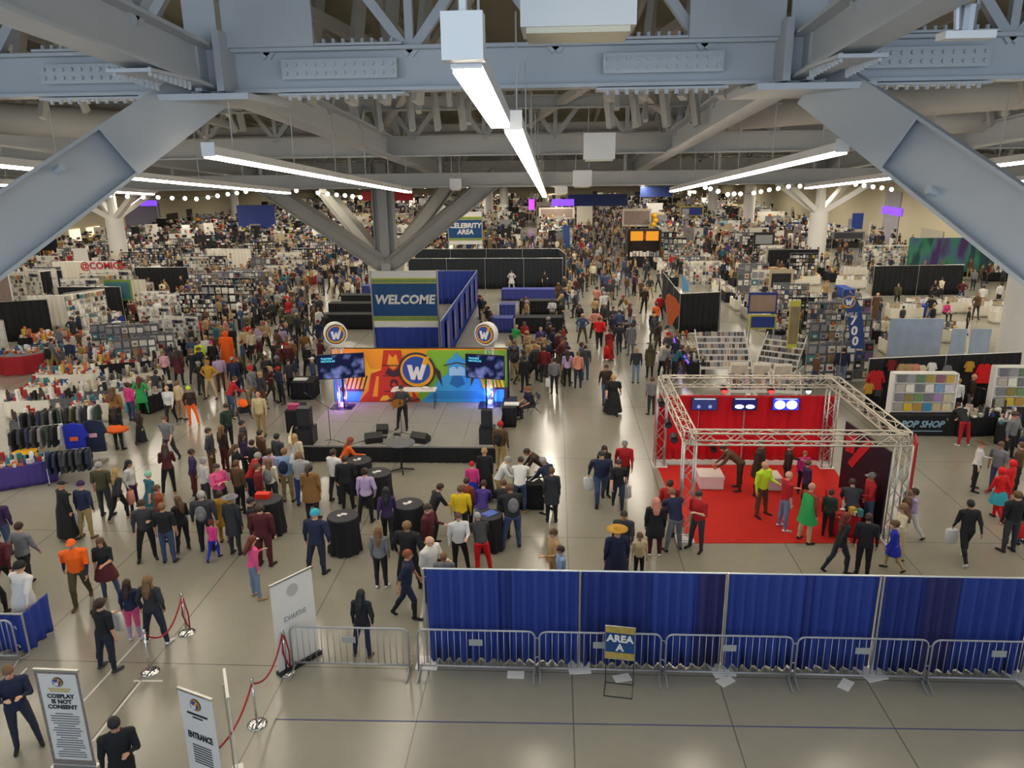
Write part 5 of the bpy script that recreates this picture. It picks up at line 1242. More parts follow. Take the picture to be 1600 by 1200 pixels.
(1187,807,1.74,'hold','m',40,'bald:x','neon yellow',None,'brown','security person in neon yellow jacket and brown trousers on the red carpet',dict(wide=1.1)),
(1176,772,1.8,'stand','m',60,'short:dark brown','dark brown',None,'maroon','tall person in dark brown and maroon coat on the red carpet',dict(extra=(('coat','dark brown'),),wide=1.1)),
(1160,768,1.76,'bend','m',270,'short:dark brown','brown',None,'dark brown','person in brown coat bending toward the booth back wall',{}),
(1223,828,1.78,'hold','m',100,'bald:x','red','bare','pale denim','bald person in red tee and pale jeans on the red carpet',dict(shoe='white')),
(1258,848,1.76,'hold','m',120,'bald:x','rust',None,'beige','person in bright green cape and beige trousers on the red carpet',dict(extra=(('cape','bright green'),))),
(1228,772,1.72,'hold','m',70,'short:light brown','dark brown',None,'black','person in dark suit facing the red haired child behind the red table',{}),
(1250,770,1.4,'stand','f',0,'short:ginger','hot pink','hot pink','black','red haired child in pink behind the red table',{}),
(1256,792,1.5,'stand','f',100,'short:brown','dark purple',None,'black','child in dark purple between the red tee and the green cape',{}),
(1293,838,1.4,'stand','f',150,'short:dark brown','dark green',None,'black','child in dark green leaning at the red table',{}),
(1323,838,1.66,'lean','m',160,'short:dark brown','charcoal',None,'black','person in charcoal jacket leaning over the red table',dict(wide=1.1)),
(1353,829,1.76,'hold','m',270,'cap:grey','red',None,'denim','person in red jacket and grey cap at the right end of the red table',dict(shoe='dark grey')),
(1316,896,1.68,'walk','f',100,'long:auburn','black',None,'dark denim','long haired person in black just above the drapes right of the carpet',{}),
(1338,900,1.74,'stand','m',160,'short:dark brown','black',None,'black','person in black jacket beside the long haired one above the drapes',{}),
(1402,872,1.5,'hold','f',270,'long:light brown','cream',None,'beige','child in cream top at the right truss foot',dict(child=True)),
(1422,840,1.45,'walk','f',260,'short:dark brown','lavender',None,'white','child in lavender top right of the truss foot',dict(child=True)),
(1392,890,1.35,'walk','f',250,'short:brown','royal blue',None,'beige','child with big blue balloon like bundle at the right truss foot',dict(child=True,extra=(('skirt','royal blue'),))),
(1408,850,1.6,'stand','m',250,'short:light brown','brown',None,'beige','adult in brown leaning to the children by the truss foot',{}),
(1504,877,1.74,'walk','m',180,'short:black','black',None,'black','person in black suit walking away with a white bag, right open floor',dict(shoe='white',extra=(('bag','white',0),))),
(1520,767,1.68,'hold','f',60,'hat:brown','white',None,'black','person in white blouse, brown hat and black leggings, right open floor',{}),
(1552,770,1.7,'stand2','m',300,'short:brown','grey','bare','denim','person in grey top and jeans right of the brown hat',{}),
(1502,697,1.7,'bend','m',180,'short:dark brown','black',None,'red','person in black top and red trousers bending before the record stand',dict(shoe='white')),
(1490,652,1.62,'stand','f',150,'short:blonde','white',None,'black','person in white shirt beside the record stand',{}),
(1511,650,1.76,'hold','m',60,'bald:x','dark brown',None,'grey','bald person in dark brown shirt minding the record stand',{}),
(1573,718,1.74,'hold','m',30,'short:dark brown','grey','grey','black','person in grey tee behind the right edge crowd',dict(wide=1.1)),
(1555,812,1.62,'walk','f',200,'hood:bright red','bright red',None,'bright red','person in red hood and cyan skirt at the right edge group',dict(extra=(('skirt','cyan'),))),
(1569,798,1.6,'stand','f',210,'hood:bright red','bright red',None,'bright red','second person in red hood, behind the cyan skirt one',{}),
(1574,862,1.74,'stand','m',190,'short:brown','black',None,'dark grey','person in black with a red bag near the right edge',dict(wide=1.15,extra=(('bag','bright red',1),))),
(1595,850,1.7,'stand','f',200,'short:brown','charcoal',None,'denim','person in charcoal cut by the right edge beside the red bag',{}),
(1590,742,1.6,'stand','f',220,'hood:teal','navy',None,'olive','person in teal hood near the right edge behind the grey top',{}),
(1583,770,1.68,'stand','m',220,'short:brown','brown',None,'black','person in brown near the right edge above the red hoods',{}),
(1017,648,1.6,'stand','m',200,'short:brown','grey',None,'charcoal','person in grey tee beside the left truss post with a stroller',{}),
(1034,592,1.7,'lean','m',120,'short:black','grey',None,'black','person in grey tee leaning over the corner of the comic tables',{}),
(1052,592,1.66,'lean','f',100,'short:dark brown','teal',None,'black','person in teal top leaning over the comic tables',{}),
(1312,602,1.78,'stand','m',180,'short:dark brown','navy',None,'pale denim','person in navy sweatshirt and pale jeans before the grey shirt booth',dict(wide=1.2)),
(1367,500,1.76,'stand','m',150,'bald:x','brown',None,'brown','person in long brown coat beside the tall flag with numbers',dict(extra=(('robe','brown'),))),
]
POS = [P(r_[0], r_[1]) for r_ in PL]; ORG = [p.copy() for p in POS]
OCX = OCC + [(x, y, .3) for x, y in PEOPLE_XY]
for it in range(60):
    for i in range(len(POS)):
        if PL[i][3] == 'sit': continue
        for j in range(i):
            d = POS[i]-POS[j]; L = d.length; m = .56 if PL[i][3] not in ('lean','bend') and PL[j][3] not in ('lean','bend') else .6
            if L < m: d = d/L if L > 1e-4 else V((1,0,0)); POS[i] += d*(m-L)*.3; POS[j] -= d*(m-L)*.3
        for a, b, r_ in OCX:
            dx_, dy_ = POS[i].x-a, POS[i].y-b; q = r_+.24
            if dx_*dx_+dy_*dy_ < q*q: L = max(1e-3, math.hypot(dx_, dy_)); POS[i] += V((dx_/L, dy_/L, 0))*(q-L)*.5
        y0_, y1_ = DY-.32, DY+.3
        if POS[i].x > dx[0]-.2 and y0_ < POS[i].y < y1_: POS[i].y += .08
for row_, p in zip(PL, POS):
    x, yf, h, pose, sx, hd, hair, top, sl, legs, lab, o = row_; o = dict(o)
    child = o.pop('child', False) or h < 1.3; fem = sx == 'f'
    cs = o.pop('caps', None); hl = [hr(hair)] + ([('cap', cs)] if cs else [])
    p.z = 0
    person(lab, p, h=h, pose=pose, fem=fem, head=hd+RND.uniform(-6, 6), hair=hl, top=top, sleeve=sl, legs=legs, child=child, skin=RND.choice((0,0,1,1,0,2)), **o)
# ---------------------------------------------------------------- merchandise kit (shared meshes)
PAL = ['d9d4c6','ece9e2','b9ab8e','8c7458','4a3a30','1d1d20','5b5b60','8e8e92','a32a26','2f4a86','c8a53a','c96a34','3f7f86','6c4f80','c7a9a2','3f5a3c']
PM = [mat('merch_%s' % c, c, .6) for c in PAL]
WGT = [7,7,6,4,4,7,5,6,2,2,1.5,1.5,1,1,2,1]
def pick(r): return r.choices(range(len(PAL)), WGT)[0]
def heap_mesh(seed, w=1.8, d=.7, n=64, hmax=.55, bright=False):
    r = random.Random(seed); mb = MB()
    for k in range(n):
        x, y = r.uniform(.06, w-.06), r.uniform(.05, d-.05); sx, sy, sz = r.uniform(.06,.2), r.uniform(.05,.16), r.uniform(.04, hmax if r.random() < .3 else .2)
        mi = pick(r) if not bright else r.choice([0,1,8,9,10,11,14,12])
        if r.random() < .25: mb.sphere((x, y, sz*.5), (sx*.5, sy*.6, sz*.5), 7, 5, mi)
        else: mb.box((min(max(x, sx/2), w-sx/2), y, sz/2), (sx, sy, sz), rz=r.uniform(-.4,.4), mi=mi)
    o = mb.build('h', PM); me = o.data; bpy.data.objects.remove(o); return me
def boxes_mesh(seed, w=1.8, d=.7):
    r = random.Random(seed); mb = MB(); x = .03
    while x < w-.2:
        sx = r.uniform(.17,.24)
        for y in (.03, .38):
            h = r.uniform(.26,.32); mb.bb(x, x+sx, y, y+.3, 0, h, 1 if r.random() < .75 else 2)
            for k in range(5): mb.bb(x+.02, x+sx-.02, y+.03+.05*k, y+.04+.05*k, h, h+.04, pick(r))
        x += sx+.03
    o = mb.build('h', PM); me = o.data; bpy.data.objects.remove(o); return me
def grid_mesh(seed, w, h, nx, nz, white=.4, depth=.05, jit=.1):
    r = random.Random(seed); mb = MB(); cw, ch = w/nx, h/nz
    for i in range(nx):
        for j in range(nz):
            if r.random() < jit: continue
            mi = r.choice([0,1,1,7]) if r.random() < white else pick(r); a = r.uniform(.62,.9)
            mb.bb(cw*(i+.5)-cw*a/2, cw*(i+.5)+cw*a/2, -depth*r.uniform(.6,1.6), 0, ch*(j+.1), ch*(j+.1)+ch*r.uniform(.6,.85), mi)
            if r.random() < .5: mb.bb(cw*(i+.5)-cw*.2, cw*(i+.5)+cw*.2, -depth*1.7, -depth*1.6, ch*(j+.3), ch*(j+.3)+ch*.3, pick(r))
    o = mb.build('h', PM); me = o.data; bpy.data.objects.remove(o); return me
HEAPS = [heap_mesh(i) for i in range(5)] + [heap_mesh(20+i, bright=True) for i in range(2)] + [boxes_mesh(i) for i in range(3)]
GRIDS = [grid_mesh(i, 2.3, 1.9, 9, 7, .35) for i in range(4)] + [grid_mesh(30+i, 2.3, 1.9, 5, 4, .55) for i in range(2)] + [grid_mesh(40+i, 2.3, 1.9, 14, 8, .6) for i in range(2)]
def stuff(me, name, label, loc, rz=0, sc=None, cat='merchandise'):
    o = bpy.data.objects.new(name, me); C.objects.link(o); o.location = loc; o.rotation_euler = (0,0,rz)
    if sc: o.scale = sc
    return tag(o, label, cat, None, 'stuff')
# shared table parts, 1.8 x .75, cloth colour per object
mb = MB(); mb.drape((0,0), (1.8,0), .02, .74, amp=.015, pitch=.25, seed=1); mb.drape((1.8,0), (1.8,.75), .02, .74, amp=.015, pitch=.25, seed=2); mb.drape((1.8,.75), (0,.75), .02, .74, amp=.015, pitch=.3); mb.drape((0,.75), (0,0), .02, .74, amp=.015, pitch=.25)
_o = mb.build('c', M_blackcloth, smooth=True); CLOTH = _o.data; bpy.data.objects.remove(_o)
mb = MB(); mb.bb(-.01,1.81,-.01,.76,.735,.755); _o = mb.build('c', M_blackcloth); TOP = _o.data; bpy.data.objects.remove(_o)
mb = MB()
for x in (0,.575,1.15,1.725,2.3): mb.cyl((x,0,0), (x,0,2.15), .012, n=4)
for z in (.2,.6,1.0,1.4,1.8,2.15): mb.cyl((0,0,z), (2.3,0,z), .01, n=4)
for x in (.1,2.2): mb.bar((x,-.35,.015), (x,.35,.015), .04, .02)
_o = mb.build('c', M_galv); RACKF = _o.data; bpy.data.objects.remove(_o)
mb = MB(); mb.bb(0,2.3,.02,.05,.1,2.1); _o = mb.build('c', M_blackcloth); RACKB = _o.data; bpy.data.objects.remove(_o)
CLC = {'black': M_blackcloth, 'white': M_whitecloth, 'blue': mat('table_blue', '24449a', .8), 'red': mat('table_red', '9c1720', .8), 'grey': mat('table_grey', '66676b', .8), 'purple': mat('table_purple', '4a3a86', .8)}
def obj_of(me, name, parent, loc=(0,0,0), rz=0, m=None):
    o = bpy.data.objects.new(name, me); C.objects.link(o); o.parent = parent; o.location = loc; o.rotation_euler = (0,0,rz)
    if m: setslot(o, 0, m)
    return o
def vtable(c, rz, colr, label, goods=None, glabel=None, group='vendor tables', sc=1.0):
    t = thing('vendor_table', label, 'table', c, rz, group); t.scale = (sc, 1, 1)
    obj_of(CLOTH, 'tablecloth', t, m=CLC[colr]); obj_of(TOP, 'tabletop', t, m=CLC[colr])
    for u_ in (.3, .9, 1.5): q = V(c)+Matrix.Rotation(rz, 3, 'Z') @ V((u_*sc,.37,0)); OCC.append((q.x, q.y, .48))
    if goods is not None: stuff(goods, 'merchandise', glabel, V(c)+V((0,0,.756)), rz, (sc,1,1))
    return t
def vrack(c, rz, label, goods, glabel, back=None, group='display racks', sx=1.0, sz=1.0):
    t = thing('display_rack', label, 'rack', c, rz, group); t.scale = (sx, 1, sz)
    obj_of(RACKF, 'frame', t); obj_of(RACKB, 'back_panel', t, m=back or M_blackcloth)
    if goods is not None: stuff(goods, 'merchandise', glabel, V(c)+V((0,0,.15*sz)), rz, (sx,1,sz))
    for u_ in (.2, .8, 1.5, 2.1): q = V(c)+Matrix.Rotation(rz, 3, 'Z') @ V((u_*sx,0,0)); OCC.append((q.x, q.y, .42))
    return t
ORD = 'first second third fourth fifth sixth seventh eighth ninth tenth eleventh twelfth thirteenth fourteenth fifteenth sixteenth seventeenth eighteenth nineteenth twentieth'.split()
GN = ['mixed toys and boxes','small boxed figures','books and trinkets','jumbled goods','wares','bright plush toys','colourful toys','white comic boxes','packed comic boxes','comic boxes']
# ---------------------------------------------------------------- vendor rows running away from the viewer
def row(xc, y0, y1, rowname, step=3.3, seed=0, gaps=(), white=.3, hw=2.6):
    r = random.Random(seed); Y = y0; k = 0
    while Y < y1:
        if any(a <= Y <= b for a, b in gaps): Y += step; continue
        o_ = ORD[min(k, 19)]
        for side in (-1, 1):
            sd = 'left' if side < 0 else 'right'
            cl = r.choices(['black','white','blue','red','grey'], [5, 4*white+1, 1.2, .6, 1])[0]; g = r.randrange(len(HEAPS))
            vtable((xc+side*hw+(.37 if side > 0 else -.37), Y+(.3 if side > 0 else 2.1), 0), rad(90) if side > 0 else rad(-90), cl, f'{cl} vendor table, {sd} side of {rowname} row, {o_} from front', HEAPS[g], f'{GN[g]} on the {o_} {sd} table of {rowname} row')
        u = r.random()
        if u < (.84 if xc < 0 else .78):
            g = r.randrange(len(GRIDS)); s = r.choice((.8, 1, 1.15))
            vrack((xc-1.15-.3*r.random(), Y+r.uniform(0,.4), 0), 0, f'upright display rack, {o_} from front in {rowname} row', GRIDS[g], f'merchandise on the {o_} rack of {rowname} row', back=r.choice([M_blackcloth, M_whitecloth, CLC['grey'], M_blackcloth]), sx=1.0, sz=s)
        elif u < .9 or xc < 0:
            m = r.choice([M_blackcloth, M_blackcloth, M_whitecloth]); nm = 'white' if m is M_whitecloth else ('blue' if m is M_bluecloth else 'black')
            drape_run(f'{nm} booth back drape, {o_} from front in {rowname} row', [V((xc-2.2,Y+.2,0)), V((xc+2.2,Y+.2,0))], 2.4, m, seg=4.4)
        else:
            w = r.uniform(1.6, 2.6); h = r.uniform(1.2, 2); t = thing('sign_board', f'upright printed board, {o_} from front in {rowname} row', 'sign', (xc-w/2, Y+.3, 0)); z0 = r.uniform(1.0, 1.7)
            mb = MB(); mb.bb(0, w, 0, .04, z0, z0+h); mb.build('panel', PM[pick(r)], t); mb = MB(); mb.bb(w*.1, w*.9, -.01, 0, z0+h*.15, z0+h*.8); mb.build('print', PM[pick(r)], t)
            for x in (.05, w-.05): mb = MB(); mb.cyl((x,.02,0), (x,.02,z0+.1), .025, n=6); mb.build('pole', M_alu, t)
        Y += step; k += 1
row(-22.5, 47, 60, 'left aisle', seed=1); row(-31.5, 40, 84, 'second left', seed=2, gaps=((43,46),(62,64))); row(-41, 44, 86, 'third left', seed=3, gaps=((66,68),)); row(-50.5, 48, 86, 'fourth left', seed=4, gaps=((78,83),)); row(-59, 56, 88, 'outermost left', seed=5)
row(-24, 66, 90, 'left aisle rear', seed=11); row(-16.5, 72, 92, 'rear centre left', seed=12)
row(15.5, 40, 60, 'right aisle', seed=6, white=1); row(12.5, 64, 90, 'right aisle rear', seed=7); row(21, 66, 90, 'second right', seed=8, gaps=((56,60),)); row(37, 44, 56, 'outermost right', seed=9, white=1)
# ---------------------------------------------------------------- the far hall, too dense to count
def far_mass(x0, x1, y0, y1, seed, label, aisle=9.0, dens=1.0):
    FARM.append((x0, x1, y0, y1, aisle))
    r = random.Random(seed); mb = MB(); Y = y0
    while Y < y1:
        X = x0
        while X < x1:
            ph = (X-x0) % aisle
            if ph < aisle-3.2:
                w = min(r.uniform(.8, 2.4), x1-X+.05); u = r.random()
                if any((X+w/2-a)**2+(Y-b)**2 < (c+1.3)**2 for a, b, c in OCC if b > 85): X += w; continue
                if u < .35: mb.bb(X, X+w, Y, Y+.8, 0, .8, r.choice([5,5,1,0,9])); h0 = .8
                elif u < .6: h = r.uniform(1.8, 2.6); mb.bb(X, X+w, Y, Y+.08, 0, h, r.choice([5,1,5,7,0,2])); h0 = 0
                else: mb.bb(X, X+w, Y, Y+.5, 0, 1.1, r.choice([5,4,3,1])); h0 = 1.1
                for k in range(int(9*dens)):
                    sx = r.uniform(.12,.4); sz = r.uniform(.1,.4); z = (h0 if u < .35 or u >= .6 else r.uniform(.3, 2)); x = r.uniform(X, X+w-.1)
                    if u >= .6: z += r.choice([0,.35,.7])
                    mb.bb(x, x+sx, Y-.1, Y+.15+.3*r.random(), z, z+sz, pick(r))
                X += w
            else: X += 1.2
        Y += 3.0 if Y < 130 else 4.5
    tag(mb.build('booth_mass', PM), label, 'booths', None, 'stuff')
far_mass(-62, -14, 90, 150, 1, 'dense mass of vendor booths across the rear left of the hall'); far_mass(-62, -14, 150, 206, 2, 'furthest vendor booths on the left before the back wall', dens=.7)
far_mass(-12, 1.5, 94, 206, 3, 'far vendor booths left of the main aisle', dens=.9); far_mass(11, 39, 92, 150, 4, 'dense mass of vendor booths across the rear right of the hall'); far_mass(9.5, 39, 150, 206, 5, 'furthest vendor booths on the right before the back wall', dens=.7)
# tall far signs and backdrops
def board(px0, py0, px1, py1, base_y, m, lab, name='sign_board', inner=None, word=None, size=.5, legs=True, wm=None):
    b = P((px0+px1)/2, base_y); a, c = PY(px0, py1, b.y), PY(px1, py0, b.y); w, h = c.x-a.x, c.z-a.z
    t = thing(name, lab, 'sign', (a.x, b.y, 0)); mb = MB(); mb.bb(0, w, 0, .08, a.z, c.z); mb.build('panel', m, t)
    if inner: mb = MB(); mb.bb(w*.06, w*.94, -.02, 0, a.z+h*.1, c.z-h*.12); mb.build('print', inner, t)
    if word: text('lettering', word, size, upright((w/2, -.03, a.z+h*.5)), wm or M_white, t, bold=size*.03)
    if legs:
        for x in (.06, w-.06): mb = MB(); mb.cyl((x,.1,0), (x,.1,max(.1, a.z)), .04, n=6); mb.build('pole', M_alu, t)
    return t
board(565, 298, 645, 314, 352, mat('far_red', 'b3202c', .6), 'red fabric header over a far booth behind the central column')
board(888, 303, 980, 322, 345, mat('far_blue', '2b3f7c', .6), 'blue backdrop far behind the main aisle, left part'); board(1000, 291, 1052, 308, 338, mat('far_blue', '2b3f7c', .6), 'blue backdrop highest on the far back wall')
board(373, 320, 428, 356, 372, mat('far_blue2', '2c3f8c', .6), 'blue backdrop with dark figures at the far left'); board(901, 322, 926, 352, 362, M_white, 'plain white board at the far end left of the aisle', inner=mat('board_pale', 'e9e3d0'))
board(842, 324, 898, 342, 356, mat('far_shelf', 'c9c0b4', .7), 'white rack of small pictures below the purple lit booth', inner=mat('collage_far', '8c7a72', .6, noise=.6, nscale=7))
board(972, 326, 1018, 354, 368, mat('far_shelf', 'c9c0b4'), 'white shelving of small figures at the head of the main aisle', inner=mat('collage_far', '8c7a72'))
board(1012, 317, 1036, 334, 352, M_white, 'blank white sheet beside the far white shelving'); board(1062, 322, 1100, 338, 350, mat('far_yellow', 'b9a23a', .6), 'yellow and blue headed banner in the right rear', inner=mat('far_blue2', '2c3f8c'))
board(1117, 345, 1142, 362, 372, mat('pale_cyan', 'a9cdd0', .6), 'pale cyan picture board in the right rear'); board(138, 408, 181, 423, 476, M_white, 'white hanging sign lettered comics at the far left', word='@COMICS', size=.72, wm=mat('letter_red', 'b8303a', .6))
board(1330, 333, 1350, 358, 382, mat('easel_blue', '2a48a0', .6), 'blue tilted board on the right beside the white column'); board(1300, 362, 1352, 374, 392, mat('far_grey', '6f7072', .6), 'grey lettered table banner right of the white column', inner=M_charcoal)
M_purple = mat('purple_glow', '6a30ff', .5, emit='8a50ff', es=.9)
M_pinkg = mat('magenta_glow', 'c040ff', .5, emit='d050ff', es=.9)
board(826, 311, 835, 328, 350, M_pinkg, 'magenta lit panel of the far booth over the lamp end'); board(838, 316, 862, 322, 350, mat('far_tan', 'a89a8a'), 'dim middle panel of the far lit booth'); board(862, 311, 897, 322, 350, M_purple, 'violet lit panel of the far booth, right part')
board(213, 313, 244, 322, 365, M_purple, 'violet lit strip in the far left wall recess', legs=True)
board(1415, 371, 1560, 425, 436, bpy.data.materials.get('x') or mat('aurora_base', '2f4f6a', .6), 'large aurora mural of purple and green light at the far right', name='mural')
# aurora colours
am = mat('aurora_base', ''); nt = am.node_tree; bsd = nt.nodes['Principled BSDF']; tc = nt.nodes.new('ShaderNodeTexCoord'); mp_ = nt.nodes.new('ShaderNodeMapping'); mp_.inputs['Scale'].default_value = (.45,.45,.12)
nz = nt.nodes.new('ShaderNodeTexNoise'); nz.inputs['Scale'].default_value = 1.6; nz.inputs['Detail'].default_value = 3; cr = nt.nodes.new('ShaderNodeValToRGB'); e = cr.color_ramp.elements
e[0].position = .32; e[0].color = lin('1a2238'); e[1].position = .66; e[1].color = lin('4a3068')
for p_, c_ in ((.44, '264f58'), (.5, '3f8a6a'), (.56, '4a7088')): q_ = e.new(p_); q_.color = lin(c_)
nt.links.new(tc.outputs['Object'], mp_.inputs[0]); nt.links.new(mp_.outputs[0], nz.inputs['Vector']); nt.links.new(nz.outputs['Fac'], cr.inputs[0]); nt.links.new(cr.outputs[0], bsd.inputs['Base Color'])
# concession cart at the head of the aisle
b = P(975, 418); b2 = P(1032, 418); w = b2.x-b.x; t = thing('concession_cart', 'dark snack stand with two orange signs in the middle of the main aisle', 'stand', (b.x, b.y, 0))
mb = MB(); mb.bb(.4, w, 0, 1.2, 0, 1.0); mb.build('counter', M_blackcloth, t); mb = MB(); mb.bb(.2, w, 1.6, 1.8, 0, 3.6); mb.bb(.2,.35,0,1.8,0,3.6); mb.bb(w-.15,w,0,1.8,0,3.6); mb.build('frame', mat('dark_brown_wood', '2e2320', .6), t)
for x in (.55, w-1.5): mb = MB(); mb.bb(x, x+1.2, -.05, 0, 2.6, 3.5); mb.build('sign', mat('orange_sign', 'e89a1c', .5, emit='e89a1c', es=.25), t)
mb = MB(); mb.bb(1.75, w-1.5, -.03, 0, 2.7, 3.3); mb.build('menu', mat('menu_red', '8c3a34', .5), t)
stuff(grid_mesh(77, w-.6, .6, 9, 1, .8, .2), 'merchandise', 'white cups and trays on the snack stand counter', V((b.x+.5, b.y+.4, 1.0))); OCC.append((b.x+w/2, b.y, w/2+.3))
for i, (x, y) in enumerate(((1022,337),(1024,345),(1021,351))):
    mb = MB(); mb.sphere((0,0,0), .42, 10, 8); tag(mb.build('balloon', mat('balloon_yellow', 'e0a818', .3), None, loc=PY(x, y, P(1020,370).y), smooth=True), ('top','middle','bottom')[i]+' yellow balloon of the bunch at the head of the aisle', 'balloon')
board(978, 367, 980, 368, 418, M_black, 'small black post head by the snack stand') if False else None
# side wall openings
def wallpanel(X, pa, pb, m, lab, nm='window_1'):
    a, b = PX(*pa, X), PX(*pb, X); mb = MB(); y0, y1 = sorted((a.y, b.y)); z0, z1 = sorted((a.z, b.z)); s = .06 if X < 0 else -.06
    mb.bb(X, X+s, y0, y1, max(0, z0), z1); o = mb.build(nm, m); o['kind'] = 'structure'; return o
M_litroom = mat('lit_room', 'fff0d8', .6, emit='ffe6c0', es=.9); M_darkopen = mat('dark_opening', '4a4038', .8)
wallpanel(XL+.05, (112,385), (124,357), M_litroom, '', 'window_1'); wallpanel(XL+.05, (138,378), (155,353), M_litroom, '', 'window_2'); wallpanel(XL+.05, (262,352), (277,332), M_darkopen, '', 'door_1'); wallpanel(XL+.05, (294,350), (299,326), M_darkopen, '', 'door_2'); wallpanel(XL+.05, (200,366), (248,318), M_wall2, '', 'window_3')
wallpanel(XR-.05, (1375,385), (1410,300), mat('sheer_curtain', 'a8a4ac', .8, noise=.2, nscale=1), '', 'window_4'); wallpanel(XR-.12, (1378,333), (1410,326), M_purple, '', 'window_5'); wallpanel(XR-.05, (1432,420), (1475,362), mat('louvre', 'b8b2a4', .6), '', 'door_3')

# ---------------------------------------------------------------- left vendor area, nearest booths (one by one)
def PV(x, y, z=0): return P(x, y, z)
def tb(px, py, rz, colr, lab, g, glab, sc=1.0): return vtable(P(px, py), rad(rz), colr, lab, HEAPS[g] if g is not None else None, glab, sc=sc)
tb(112, 664, 20, 'white', 'white clothed table right behind the clothes racks', 6, 'plush toys and bags on the table behind the clothes racks')
tb(62, 652, 15, 'grey', 'grey table behind the left of the clothes racks', 1, 'small boxes on the grey table behind the racks')
tb(150, 622, 25, 'white', 'white clothed table beside the camel jacket', 2, 'brown hides and pelts on the table by the camel jacket')
tb(205, 612, 50, 'white', 'white clothed corner table by the green dress', 2, 'cards laid out on the corner table by the green dress')
tb(235, 648, 75, 'black', 'black draped table the charcoal tank top leans over', 3, 'goods on the table under the charcoal tank top')
tb(90, 610, 10, 'white', 'white table with pale fabric heaps left of the corner table', 5, 'heap of plush toys on the table with pale fabric')
tb(55, 610, 5, 'white', 'white table of bright toys near the left edge', 6, 'bright toys on the left edge table')
tb(118, 580, 20, 'grey', 'grey draped table below the orange plush pile', 5, 'orange and white plush pile on the grey draped table')
tb(70, 572, 8, 'grey', 'grey table right of the red round one', 6, 'pink and white plush toys right of the red round table')
tb(165, 572, 30, 'black', 'black draped table of grey shirts in the left area', 3, 'folded grey shirts on the black table of the left area')
tb(20, 690, 20, 'grey', 'grey table at the left edge behind the white frame', 1, 'caps and shirts at the left edge table')
tb(-8, 770, 32, 'purple', 'purple printed table with white frame at the left edge', 6, 'purple goods on the table at the left edge')
draped(42, 582, 1.3, .95, 'dark red round draped table at the left edge', M_redcloth if False else CLC['red'], 44, CLC['grey'])
draped(-48, 584, .9, .95, 'black round draped table at the very left edge', M_blackcloth)
_c = P(42, 576); stuff(heap_mesh(91, 1.8, 1.5, 60, .3, True), 'merchandise', 'red and pale trinkets heaped on the dark red round table', V((_c.x-.9, _c.y-.75, .965)))
draped(47, 752, .38, .95, 'black bin like stand with a yellow top beside the jackets', M_blackcloth, 32, mat('top_yellow', 'e0a818', .5))
for i, (x, y, rz, c, g, l) in enumerate(((40,632,12,'white',6,'white table of bright toys behind the leftmost clothes rack'),(128,640,22,'grey',3,'grey table of folded goods behind the blue jersey'),(178,640,30,'white',2,'white table of pelts left of the camel jacket'),(100,596,14,'white',4,'white table of small boxes before the plush pile'),(150,594,24,'black',5,'black table of plush toys left of the corner table'),(205,590,30,'black',0,'black table of jumbled goods before the shirt racks'),(232,578,40,'grey',1,'grey table at the crowd side of the shirt racks'),(10,655,10,'white',1,'white table at the left edge behind the clothes racks'),(245,566,55,'black',3,'black table where the left aisle crowd begins'),(90,552,10,'white',5,'white plush table behind the grey one at the left'),(140,540,8,'black',6,'black table of toys below the white shelving arc'),(30,548,5,'black',5,'black table right before the left black drape'))):
    tb(x, y, rz, c, l, g, 'goods heaped on the '+l[:75])
for i, (x, y) in enumerate(((0,486),(26,482),(52,476))):
    vrack(P(x, y), 0, ('leftmost','middle','right')[i]+' white framed rack above the left black drape', GRIDS[(6,7,4)[i]], 'white cards on the '+('leftmost','middle','right')[i]+' rack above the left drape', back=M_whitecloth, sz=1.3)
drape_run('black drape wall at the left edge behind the red round table', [P(-10,537), P(85,531)], 2.5, M_blackcloth)
drape_run('black drape behind the third left booth', [P(70,478), P(105,474)], 2.6, M_blackcloth)
# white wire shelving arc with pictures
for i, (x, y, rz, g, l) in enumerate(((112,532,60,6,'white shelving panel nearest, at the left of the arc'),(105,500,10,7,'white shelving panel at the rear left of the arc'),(135,490,6,6,'white shelving panel in the middle of the arc'),(160,482,4,7,'white shelving panel at the right of the arc'))):
    vrack(P(x, y), rad(rz), l, GRIDS[g], 'white framed pictures on the '+l.replace('white shelving ', ''), back=M_whitecloth, sz=1.35, sx=1.1)
for i, (x, y) in enumerate(((222,530),(240,552),(262,548),(225,500),(250,506))):
    vrack(P(x, y), rad((0,2,-3,0,5)[i]), ('left front','lower','lower right','rear left','rear right')[i]+' white comic shelving unit left of the crowd', GRIDS[7], 'stacked comics on the '+('left front','lower','lower right','rear left','rear right')[i]+' white shelving unit', back=M_whitecloth, sx=.9, sz=.95)
for i, (x, y) in enumerate(((172,560),(196,556),(148,556),(185,585),(215,575))):
    vrack(P(x, y), rad((15,10,20,25,18)[i]), ('middle','right','left','front','front right')[i]+' rack of grey band shirts in the left vendor area', GRIDS[4], 'printed shirts on the '+('middle','right','left','front','front right')[i]+' shirt rack', back=CLC['grey'], sx=.85, sz=.85)
for i, (x, y, g) in enumerate(((300,470,0),(335,466,5),(370,462,1),(290,430,2),(330,428,0),(395,440,5))):
    vrack(P(x, y), 0, ('first','second','third','fourth','fifth','sixth')[i]+' glassy display rack above the left crowd', GRIDS[g], 'boxed collectibles on the '+('first','second','third','fourth','fifth','sixth')[i]+' rack above the left crowd', back=CLC['grey'])
board(166, 437, 203, 470, 500, mat('poster_green', '6f8a3a', .6, noise=.35, nscale=1.5), 'green and blue landscape poster tilted at the left', inner=mat('poster_teal', '3f6f7a', .6, noise=.4, nscale=2))
board(0, 415, 10, 480, 505, M_white, 'white framed picture tower at the left edge', inner=mat('collage_far', '8c7a72'))
